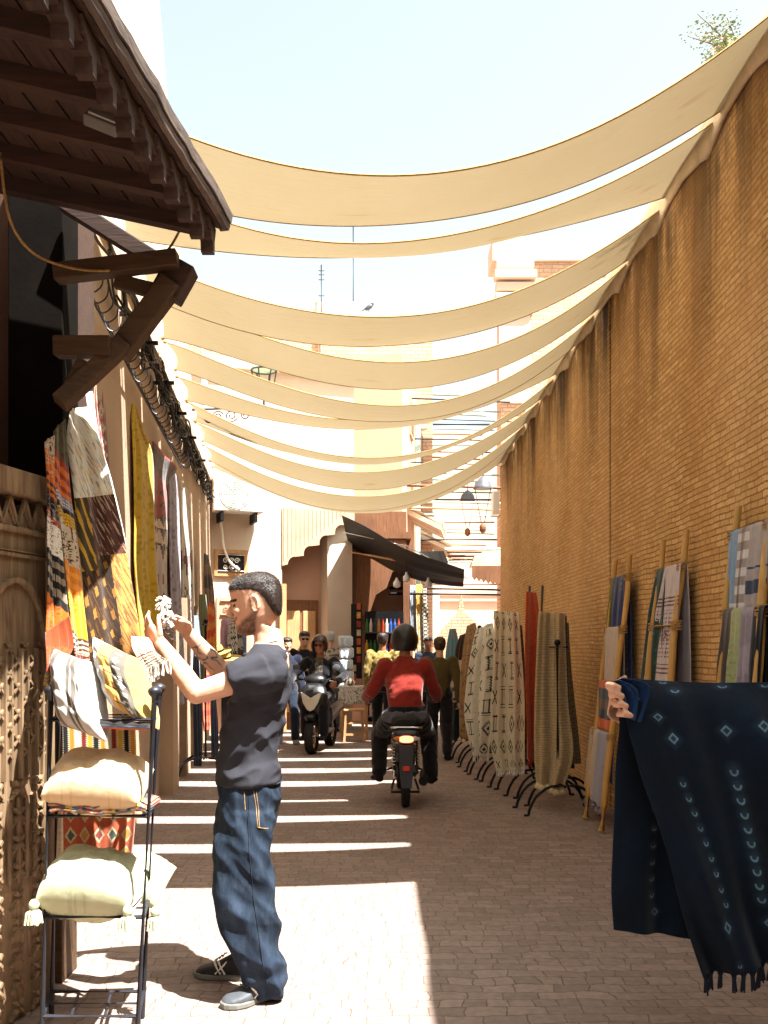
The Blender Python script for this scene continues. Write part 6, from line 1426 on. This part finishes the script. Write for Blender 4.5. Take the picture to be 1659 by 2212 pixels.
# ================================================================ MOTORCYCLE (rear view)
def wheel(t, c, r, w_, axis, mt='rubber', spokes=12, rim='chrome'):
    ax = Vector(axis).normalized(); a, b = perp(ax); c = Vector(c)
    m = MB(); n = 40; pr = [(-.5, -.32), (-.5, -.1), (-.38, .02), (-.15, .06), (.15, .06), (.38, .02), (.5, -.1), (.5, -.32)]
    vs = []
    for i in range(n):
        th = 2 * pi * i / n; d = a * cos(th) + b * sin(th)
        vs += [c + d * (r - w_ * .4 + w_ * .4 * (y + .32) / .38 if True else r) + ax * x * w_ for x, y in pr]
    fs = [(i * 8 + k, i * 8 + (k + 1) % 8, ((i + 1) % n) * 8 + (k + 1) % 8, ((i + 1) % n) * 8 + k) for i in range(n) for k in range(8)]
    wh = MB().add(vs, fs).build('wheel', MAT[mt], t, smooth=True)
    m = MB(); m.tube([c + (a * cos(i * pi / 20) + b * sin(i * pi / 20)) * (r - w_ * .5) for i in range(40)], w_ * .22, 6, closed=True); m.build('rim', MAT[rim], wh, smooth=True)
    m = MB(); m.tube([c - ax * .05, c + ax * .05], .035, 14)
    for k in range(spokes): th = k * 2 * pi / spokes; d = a * cos(th) + b * sin(th); m.tube([c + d * .03 + ax * .03 * (1 if k % 2 else -1), c + d * (r - w_ * .5)], .0025 if spokes > 8 else .012, 5)
    m.build('spokes', MAT['chrome'], wh)
    m = MB()
    for i in range(48): 
        th = 2 * pi * i / 48; d = a * cos(th) + b * sin(th); tn = ax * .012 * (1 if i % 2 else -1) + d.cross(ax) * .004
        m.box(c + d * (r + w_ * .02) + ax * (.25 * w_ * (1 if i % 2 else -1)), (.005, .004, .004))
    return wh
mo = thing('motorcycle', 'small black motorcycle with lit tail lamp, ridden away from the viewer', 'motorcycle', (mx, 9.0, 0))
X0 = mx
wheel(mo, (X0, 8.85, .29), .29, .075, (1, 0, 0)); wheel(mo, (X0 - .03, 10.05, .29), .29, .07, (1, .03, 0))
MB().loft([(Vector((X0, y, z)), Vector((w_, 0, 0)), Vector((0, 0, h_)), 3.0) for y, z, w_, h_ in ((8.62, .79, .09, .03), (8.68, .8, .13, .045), (8.9, .79, .135, .05), (9.15, .77, .12, .05), (9.4, .8, .09, .04))], 20).build('seat', MAT['rubber'], mo, smooth=True)
m = MB(); m.tube([(X0 - .13, 9.1, .72), (X0 - .135, 8.62, .75), (X0 - .11, 8.56, .755), (X0 + .11, 8.56, .755), (X0 + .135, 8.62, .75), (X0 + .13, 9.1, .72)], .011, 8); m.build('grab_rail', MAT['chrome'], mo, smooth=True)
m = MB(); m.loft([(Vector((X0, y, z)), Vector((w_, 0, 0)), Vector((0, 0, h_)), 3.2) for y, z, w_, h_ in ((8.50, .68, .085, .03), (8.53, .68, .115, .055), (8.7, .68, .12, .06), (9.1, .66, .11, .07), (9.3, .62, .09, .07))], 20); m.build('tail_fairing', MAT['plast_b'], mo, smooth=True)
m = MB(); m.loft([(Vector((X0, y, .655)), Vector((w_, 0, 0)), Vector((0, 0, h_)), 2.6) for y, w_, h_ in ((8.470, .05, .015), (8.478, .062, .028), (8.50, .066, .032), (8.53, .066, .03))], 18); m.build('tail_lamp', MAT['lens_r'], mo, smooth=True)
for e, mt in ((-1, 'lens_a'), (1, 'clear')):
    MB().loft([(Vector((X0 + e * x, 8.49, .662)), Vector((0, .018 * s_, 0)), Vector((0, 0, .024 * s_))) for x, s_ in ((.062, 1), (.085, .9), (.105, .55), (.115, .2))], 12).build('indicator_lamp', MAT[mt], mo, smooth=True)
MB().prism([(X0 - .07, 8.545, .6), (X0 + .07, 8.545, .6), (X0 + .06, 8.50, .36), (X0 + .045, 8.47, .22), (X0 - .045, 8.47, .22), (X0 - .06, 8.50, .36)], (0, .012, 0)).build('mudguard', MAT['plast_b'], mo, bevel=.004)
MB().box((X0, 8.485, .395), (.062, .012, .042)).build('reflector', MAT['reflector'], mo, bevel=.003)
for e in (-1, 1):
    MB().tube([(X0 + e * .105, 8.88, .3), (X0 + e * .11, 9.0, .66)], .018, 8).build('shock_body', MAT['plast_b'], mo)
    m = MB(); 
    for k in range(8): z = .36 + .03 * k; m.tube([(X0 + e * .107 + .027 * cos(t * pi / 5), 8.90 + .1 * (z - .3) * 1.1 + .027 * sin(t * pi / 5), z + .003 * t) for t in range(10)], .004, 5)
    m.build('spring', MAT['chrome'], mo)
    MB().tube([(X0 + e * .085, 8.85, .29), (X0 + e * .09, 9.45, .33)], .018, 8).build('swing_arm', MAT['iron'], mo)
    MB().tube([(X0 + e * .12, 9.3, .3), (X0 + e * .25, 9.27, .27)], .016, 8).build('foot_peg', MAT['rubber'], mo)
    MB().tube([(X0 - .03 + e * .07, 10.05, .29), (X0 - .02 + e * .07, 9.85, .75), (X0 + e * .06, 9.75, .98)], .02, 8).build('fork_leg', MAT['chrome'], mo)
    MB().tube([(X0 + e * .05, 9.72, 1.0), (X0 + e * .22, 9.66, 1.02), (X0 + e * .38, 9.5, .99)], .012, 8).build('handlebar', MAT['biron'], mo)
    MB().tube([(X0 + e * .3, 9.56, 1.0), (X0 + e * .39, 9.49, .985)], .018, 8).build('grip', MAT['rubber'], mo)
MB().loft([(Vector((X0 + .16 + .03 * t, 8.72 + .6 * t, .25 + .02 * t)), Vector((.042 - .008 * t, 0, 0)), Vector((0, 0, .042 - .008 * t))) for t in (0, .2, .5, .8, 1)], 16).build('silencer', MAT['biron'], mo, smooth=True)
MB().tube([(X0 + .19, 9.3, .27), (X0 + .14, 9.5, .25), (X0 + .06, 9.65, .4)], .02, 8).build('exhaust_pipe', MAT['chrome'], mo, smooth=True)
MB().loft([(Vector((X0, y, .42)), Vector((w_, 0, 0)), Vector((0, 0, h_)), 3) for y, w_, h_ in ((9.25, .06, .08), (9.32, .11, .13), (9.5, .12, .14), (9.65, .08, .12))], 16).build('engine', MAT['iron'], mo, smooth=True)
MB().loft([(Vector((X0, y, z)), Vector((w_, 0, 0)), Vector((0, 0, h_)), 2.5) for y, z, w_, h_ in ((9.3, .82, .06, .05), (9.4, .86, .11, .09), (9.6, .9, .12, .09), (9.75, .92, .06, .06))], 16).build('fuel_tank', MAT['plast_b'], mo, smooth=True)
MB().tube([(X0, 8.9, .68), (X0, 9.3, .62), (X0, 9.7, .95)], .03, 8).build('frame_tube', MAT['biron'], mo)
MB().prism([(X0 - .115, 8.8, .26), (X0 - .115, 9.4, .29), (X0 - .115, 9.4, .35), (X0 - .115, 8.8, .34)], (.015, 0, 0)).build('chain_guard', MAT['chrome'], mo, bevel=.004)
MB().tube([(X0 - .1, 9.25, .2), (X0 - .13, 9.1, .12), (X0 - .13, 8.95, .12), (X0 + .13, 8.95, .12), (X0 + .13, 9.1, .12), (X0 + .1, 9.25, .2)], .012, 6).build('centre_stand', MAT['biron'], mo)

mo.location.y += .18
# ================================================================ SCOOTER (front view)
sc = thing('scooter', 'black scooter with clear chevron shaped front lamp coming towards the viewer', 'scooter', (-.95, 13.6, 0))
f3 = sf; r3 = f3.cross(Vector((0, 0, 1)))                     # forward, rider's right
O3 = Vector((-1.005, 13.5, 0))                                 # front axle ground point
def sp(f, s, z): return O3 + f3 * f + r3 * s + Vector((0, 0, z))
wheel(sc, sp(0, 0, .235), .235, .115, r3, spokes=6); wheel(sc, sp(-1.2, 0, .235), .235, .12, r3, spokes=6)
def sloft(nm, secs, mt, n=20, pw=2.6): return MB().loft([(sp(f, 0, z), r3 * w_, (f3 * d[0] + Vector((0, 0, d[1]))), pw) for f, z, w_, d in secs], n).build(nm, MAT[mt], sc, smooth=True)
sloft('front_mudguard', [(.0, .47, .07, (.14, .0)), (.0, .50, .09, (.18, .02)), (0, .54, .08, (.12, .02)), (-.02, .57, .04, (.05, .01))], 'plast_b')
sloft('front_shield', [(-.08, .5, .11, (.05, 0)), (-.06, .58, .18, (.08, 0)), (-.05, .7, .22, (.1, 0)), (-.08, .82, .215, (.1, 0)), (-.13, .92, .17, (.09, 0)), (-.17, .98, .1, (.06, 0))], 'plast_b', pw=2.2)
def schev(nm, pts, mt, f=.05, th=.02):
    MB().prism([sp(f - .28 * max(0, z - .72) - .6 * abs(s_) ** 1.6, s_, z) for s_, z in pts], f3 * th).build(nm, MAT[mt], sc, bevel=.006)
schev('front_lamp', [(-.15, .86), (-.1, .84), (0, .78), (.1, .84), (.15, .86), (.11, .72), (.05, .62), (0, .595), (-.05, .62), (-.11, .72)], 'clear', .075, .02)
schev('nose_badge', [(-.03, .9), (.03, .9), (.05, .95), (-.05, .95)], 'plast_g', .06)
for e in (-1, 1):
    MB().loft([(sp(.0 - .1 * t, e * (.12 + .09 * t), .6 + .05 * t), f3 * .02, Vector((0, 0, .026 * (1 - .5 * t)))) for t in (0, .4, .8, 1)], 10).build('indicator_lamp', MAT['lens_a'], sc, smooth=True)
    MB().tube([sp(0, e * .075, .235), sp(-.06, e * .075, .55)], .02, 8).build('fork_leg', MAT['chrome'], sc)
    MB().tube([sp(-.24, e * .06, 1.0), sp(-.3, e * .2, 1.03), sp(-.36, e * .33, 1.0)], .016, 8).build('handlebar', MAT['biron'], sc)
    MB().tube([sp(-.24, e * .2, 1.01), sp(-.24, e * .36, .99)], .007, 6).build('brake_lever', MAT['chrome'], sc)
    mr = MB().tube([sp(-.3, e * .17, 1.04), sp(-.28, e * .22, 1.14), sp(-.28, e * .27, 1.17)], .007, 6).build('mirror', MAT['biron'], sc)
    MB().loft([(sp(-.28 + q_, e * .29, 1.19), r3 * .06 * s_, Vector((0, 0, .052 * s_))) for q_, s_ in ((.02, .5), (.012, .95), (-.01, 1), (-.014, .9))], 16).build('mirror_shell', MAT['plast_g'], mr, smooth=True)
    MB().loft([(sp(-.5 - .75 * t, e * .15, .5 + .12 * t), r3 * .045, Vector((0, 0, .13 - .04 * t))) for t in (0, .3, .7, 1)], 12).build('side_panel', MAT['plast_g'] if e > 0 else MAT['plast_b'], sc, smooth=True)
sloft('handlebar_cowl', [(-.2, .96, .06, (.07, 0)), (-.21, 1.0, .15, (.09, 0)), (-.23, 1.05, .16, (.09, 0)), (-.25, 1.09, .1, (.07, 0)), (-.26, 1.11, .04, (.03, 0))], 'plast_b', pw=2.2)
sloft('inner_shield', [(-.2, .3, .17, (.02, 0)), (-.22, .6, .19, (.02, 0)), (-.27, .9, .15, (.02, 0))], 'plast_b')
MB().box(sp(-.5, 0, .29), (.34, .5, .07), R=Matrix.Rotation(radians(-9), 3, 'Z')).build('footboard', MAT['plast_b'], sc, bevel=.02)
MB().loft([(sp(f, 0, z), r3 * w_, Vector((0, 0, h_)), 2.8) for f, z, w_, h_ in ((-.62, .74, .08, .03), (-.7, .77, .13, .045), (-1.0, .8, .14, .05), (-1.35, .84, .12, .04))], 18).build('seat', MAT['rubber'], sc, smooth=True)
MB().tube([sp(-.7, .19, .2), sp(-1.3, .2, .3)], .045, 12).build('silencer', MAT['chrome'], sc, smooth=True)
tag(MB().loft([(sp(-.75, .2 + .0 * t, .7 - .35 * t), r3 * (.05 + .03 * sin(3 * t)), f3 * .09) for t in (0, .3, .6, .9, 1)], 14).build('plastic_bag', MAT['white'], smooth=True), 'white plastic bag hanging at the side of the scooter', 'bag')

# ================================================================ STALL THINGS
# drinks shelf and menu panel
sh = thing('drink_shelf', 'dark shelves of bottles and packets in the shaded shop behind the riders', 'shelf', P(830, 1500, 17.2))
a = P(788, 1320, 17.6); b = P(872, 1560, 17.6)
MB().box(((a.x + b.x) / 2, 17.75, (a.z + b.z) / 2), (b.x - a.x, .02, a.z - b.z)).build('back_panel', MAT['biron'], sh)
for k in range(5):
    z = b.z + .1 + k * .38; MB().box(((a.x + b.x) / 2, 17.6, z), (b.x - a.x, .3, .02)).build('shelf_board', MAT['plast_g'], sh)
    for q_ in range(9):
        c = [rgb('#a03020'), rgb('#d0c8b8'), rgb('#2c6c3c'), rgb('#c09030'), rgb('#2c4c8c'), rgb('#303030')][int(hv(k, q_) * 6)]
        mt = MAT.setdefault('pk%d' % int(hv(k, q_) * 6), M_plain('packet_%d' % int(hv(k, q_) * 6), c, .4, .1, 20, 0))
        tag(MB().lathe((a.x + .04 + q_ * (b.x - a.x - .06) / 9, 17.55, z + .011), [(0, .028), (.13 + .06 * hv(k, 9), .028), (.2, .012), (.24, .012)], n=8).build('bottle', mt), 'small bottle or packet standing on the dark shop shelves', 'bottle', 'bottles on the dark shop shelves')
mn = thing('menu_board', 'tall narrow black menu board with red and orange food pictures', 'sign', P(770, 1380, 16.9))
MB().box((P(770, 1380, 16.9).x, 16.92, P(0, 1385, 16.9).z), (.19, .03, 1.3)).build('board', MAT['biron'], mn)
for k in range(9):
    c = [rgb('#a04a20'), rgb('#c88a3a'), rgb('#8c2c20'), rgb('#b0a080')][k % 4]; mt = MAT.setdefault('fd%d' % (k % 4), M_plain('food_picture_%d' % (k % 4), c, .5, .5, 30, 0))
    MB().box((P(775 if k < 7 else 765, 0, 16.9).x, 16.90, P(0, 1310 + k * 19, 16.9).z), (.07, .006, .11)).build('picture', mt, mn)
MAT['wrap'] = M_plain('shrink_wrap', rgb('#b4c0cc'), .25, .12, 14, .5, .01, bscale=40)
for k in range(5):
    u, v = 747 + (k % 2) * 2, 1385 + k * 25; c = P(u, v, 16.4); t = thing('water_pack', f"shrink wrapped pack of water bottles, {['topmost', 'second from top', 'third from top', 'fourth from top', 'lowest'][k]} of the stack by the shop", 'bottles', c, 'packs of water stacked by the shop')
    MB().box(c, (.24, .2, .175)).build('film', MAT['wrap'], t, bevel=.03)
    for q_ in range(3): MB().lathe(c + Vector((-.08 + .08 * q_, -.075, -.08)), [(0, .034), (.11, .034), (.15, .014), (.175, .014)], n=10).build('bottle', MAT['wrap'], t, smooth=True)
tb = thing('table', 'low table under a white patterned cloth beside the shop', 'table', P(765, 1490, 15.8))
c = P(765, 1482, 15.8); fl = .0
def tcol(a, b): return rgb('#6c6860') if abs(noise.noise(Vector((a * 12, b * 9, 1)))) < .06 else rgb('#c8c4bc')
def tfn(a, b):
    x = c.x - .25 + .5 * a; k = b * 2
    if k < 1: return Vector((x, 16.05 - .45 * k, c.z + .003 * sin(a * 20)))
    return Vector((x, 15.6 - .02 * sin(a * 25) * (k - 1), c.z - .28 * (k - 1)))
grid('tablecloth', tfn, 40, 40, tcol, MAT['cloth'], tb)
for x in (-.2, .2):
    for y in (15.65, 16.0): MB().beam((c.x + x, y, 0), (c.x + x, y, c.z - .01), .04, .04, up=(0, 1, 0)).build('leg', MAT['doorl'], tb)
tp = P(757, 1472, 15.8); tpt = thing('teapot', 'small silver teapot standing on the white tablecloth', 'teapot', tp)
MB().lathe((tp.x, 15.8, c.z + .006), [(0, .04), (.03, .07), (.08, .065), (.11, .03), (.125, .012), (.14, .012)], n=16).build('body', MAT['chrome'], tpt, smooth=True); MB().tube([(tp.x + .06, 15.8, c.z + .05), (tp.x + .11, 15.8, c.z + .09)], .01, 6).build('spout', MAT['chrome'], tpt)
st = thing('stool', 'pale wooden stool in sunlight in front of the white clothed table', 'stool', GP(765, 1604))
g0 = GP(765, 1602); 
MB().box(g0 + Vector((0, 0, .5)), (.32, .3, .03)).build('seat', MAT['doorl'], st, bevel=.008)
for x in (-1, 1):
    for y in (-1, 1): MB().beam(g0 + Vector((.15 * x, .13 * y, 0)), g0 + Vector((.12 * x, .11 * y, .49)), .035, .035, up=(0, 1, 0)).build('leg', MAT['doorl'], st)
for z in (.12, .3):
    MB().beam(g0 + Vector((-.14, -.12, z)), g0 + Vector((.14, -.12, z)), .02, .03).build('rung', MAT['doorl'], st); MB().beam(g0 + Vector((-.14, .12, z)), g0 + Vector((.14, .12, z)), .02, .03).build('rung', MAT['doorl'], st)
# hats on a stand
hsn = thing('hat_stand', 'thin iron stand carrying the straw hats', 'stand', GP(480, 1625)); hp_ = GP(480, 1625)
MB().tube([hp_, hp_ + Vector((0, 0, 1.45))], .012, 6).build('pole', MAT['biron'], hsn)
for k in range(3): a_ = k * 2.1; MB().tube([hp_ + Vector((0, 0, .15)), hp_ + Vector((.22 * cos(a_), .22 * sin(a_), .01))], .01, 6).build('leg', MAT['biron'], hsn)
for k, (u, v, r, w_) in enumerate(((470, 1410, .2, 'smaller olive straw hat, top of the pile'), (485, 1424, .26, 'wide sunlit straw hat in the middle of the pile'), (478, 1448, .27, 'lowest wide straw hat of the pile'))):
    c0 = P(u, v, hp_.y); t = thing('straw_hat', w_, 'hat', c0, 'straw hats piled on the stand'); tl = Matrix.Rotation(radians(-12 + 9 * k), 3, 'Y'); ax = tl @ Vector((0, -.25, 1))
    MB().lathe(c0, [(-.01, r * .7), (0, r), (.008, r * .98), (.015, .1), (.05, .095), (.1, .08), (.115, .05), (.118, .01)], ax, 28).build('straw', MAT['straw'], t, smooth=True); MB().lathe(c0, [(.018, .102), (.045, .1)], ax, 24).build('band', MAT['biron'], t, smooth=True)
# shop with black tarpaulin
SP = thing('corner_shop', 'dark open shop front under the black tarpaulin', 'building', (0, 18.4, 0))
MB().box((-.1, 20.2, 1.8), (1.4, .1, 3.6)).build('back_wall', MAT['door'], SP)
MB().box((-.78, 19.1, 1.8), (.14, 2.3, 3.6)).build('side_wall', MAT['door'], SP)
MB().box((.42, 19.2, 1.8), (.12, 2.0, 3.6)).build('side_wall', MAT['door'], SP)
MB().box((-.15, 19.1, 3.55), (1.3, 2.4, .12)).build('ceiling', MAT['door'], SP)
MB().prism([P(745, 1175, 17.9), P(742, 1370, 17.9), P(755, 1395, 17.9), P(765, 1340, 17.9), P(800, 1320, 17.9), P(812, 1285, 17.9), P(835, 1270, 17.9), P(848, 1235, 17.9), P(878, 1225, 17.9), P(878, 1175, 17.9)], (0, .06, 0)).build('board_arch', MAT['door'], SP)  # dark wood in place of board paint stands in for the tarpaulin's shade
m = MB(); m.prism([P(742, 1105, 17.95), P(878, 1105, 17.95), P(878, 1178, 17.95), P(742, 1178, 17.95)], (0, .4, 0)); m.build('lintel', MAT['door'], SP)  # tarpaulin shade put into the lintel's dark colour too
MB().tube([P(752, 1192, 17.2), P(800, 1200, 17.0), P(880, 1215, 16.6)], .02, 6).build('rail', MAT['doorl'], SP)
tq = thing('tarpaulin', 'black tarpaulin sagging from the cream house over the dark shop', 'tarpaulin', P(860, 1190, 16))
trow = [((740, 1114, 17.6), (985, 1216, 17.2)), ((744, 1135, 17.0), (1000, 1228, 16.4)), ((755, 1170, 16.2), (1004, 1245, 15.4)), ((800, 1205, 15.5), (1003, 1262, 14.8))]
trow = [((738, 1113, 16.9), (756, 1188, 18.0)), ((790, 1138, 16.4), (800, 1205, 17.9)), ((845, 1172, 15.8), (850, 1232, 17.5)), ((900, 1198, 15.3), (905, 1252, 16.8)), ((960, 1218, 14.9), (960, 1262, 16.2)), ((1003, 1232, 14.6), (1001, 1266, 15.8))]
grid('sheet', rowsfn(trow, amp=.02, freq=1.5, nrm=Vector((0, 0, 1))), 30, 60, None, MAT['tarp'], tq, thick=.01)
grid('flap', rowsfn([((905, 1192, 16.2), (958, 1190, 16.2)), ((918, 1212, 16.0), (970, 1218, 16.0)), ((935, 1228, 15.9), (975, 1235, 15.9))], amp=.05, freq=2), 20, 20, None, MAT['plast_g'], tq, thick=.008)
MB().tube([P(742, 1150, 16.9), P(880, 1180, 16.3), P(1010, 1250, 15.5)], .008, 5).build('cord', MAT['white'], tq)
for k, (u, v) in enumerate(((857, 1262), (878, 1250), (925, 1262))):
    t = thing('hanging_bulb', ['white bulb hanging below the tarpaulin, leftmost', 'white bulb hanging below the tarpaulin, middle one', 'faint white bulb hanging below the tarpaulin, rightmost'][k], 'lamp', P(u, v, 16), 'bulbs hanging below the tarpaulin')
    MB().tube([P(u, v - 55, 16), P(u, v - 8, 16)], .005, 5).build('flex', MAT['wires'], t); MB().lathe(P(u, v + 8, 16), [(0, .02), (.02, .055), (.09, .06), (.12, .03), (.15, .02), (.17, .02)], n=12).build('bulb', MAT['bulb'], t, smooth=True)
for k, (u0, u1, v0, v1, cf, l_) in enumerate(((872, 886, 1262, 1400, plain(C('#4a2c24')), 'dark red textile hanging at the corner of the far shop'), (885, 898, 1264, 1390, plain(C('#8c949c')), 'grey white textile hanging at the far shop'), (898, 912, 1262, 1410, bands([(.4, C('#c49a50'), 'p', YE), (1, C('#b8aa90'), 'speck', C('#c88a3c'))]), 'orange and white textile hanging at the far shop'), (912, 922, 1270, 1420, lambda a, b: C('#201c1a') if (int(a * 5) + int(b * 40)) % 2 else C('#b0a898'), 'black and white chequered textile hanging at the far shop'))):
    hang('textile', l_, 'textile', [((u0, v0, 18.4), (u1, v0, 18.5)), ((u0, (v0 + v1) / 2, 18.4), (u1 + 2, (v0 + v1) / 2, 18.5)), ((u0 + 3, v1, 18.4), (u1, v1, 18.5))], cf, nu=14, nv=60, amp=.03)
stand('black iron stand with arched feet at the foot of the left wall', -2.0, 10.9, 1.75, .1, None)
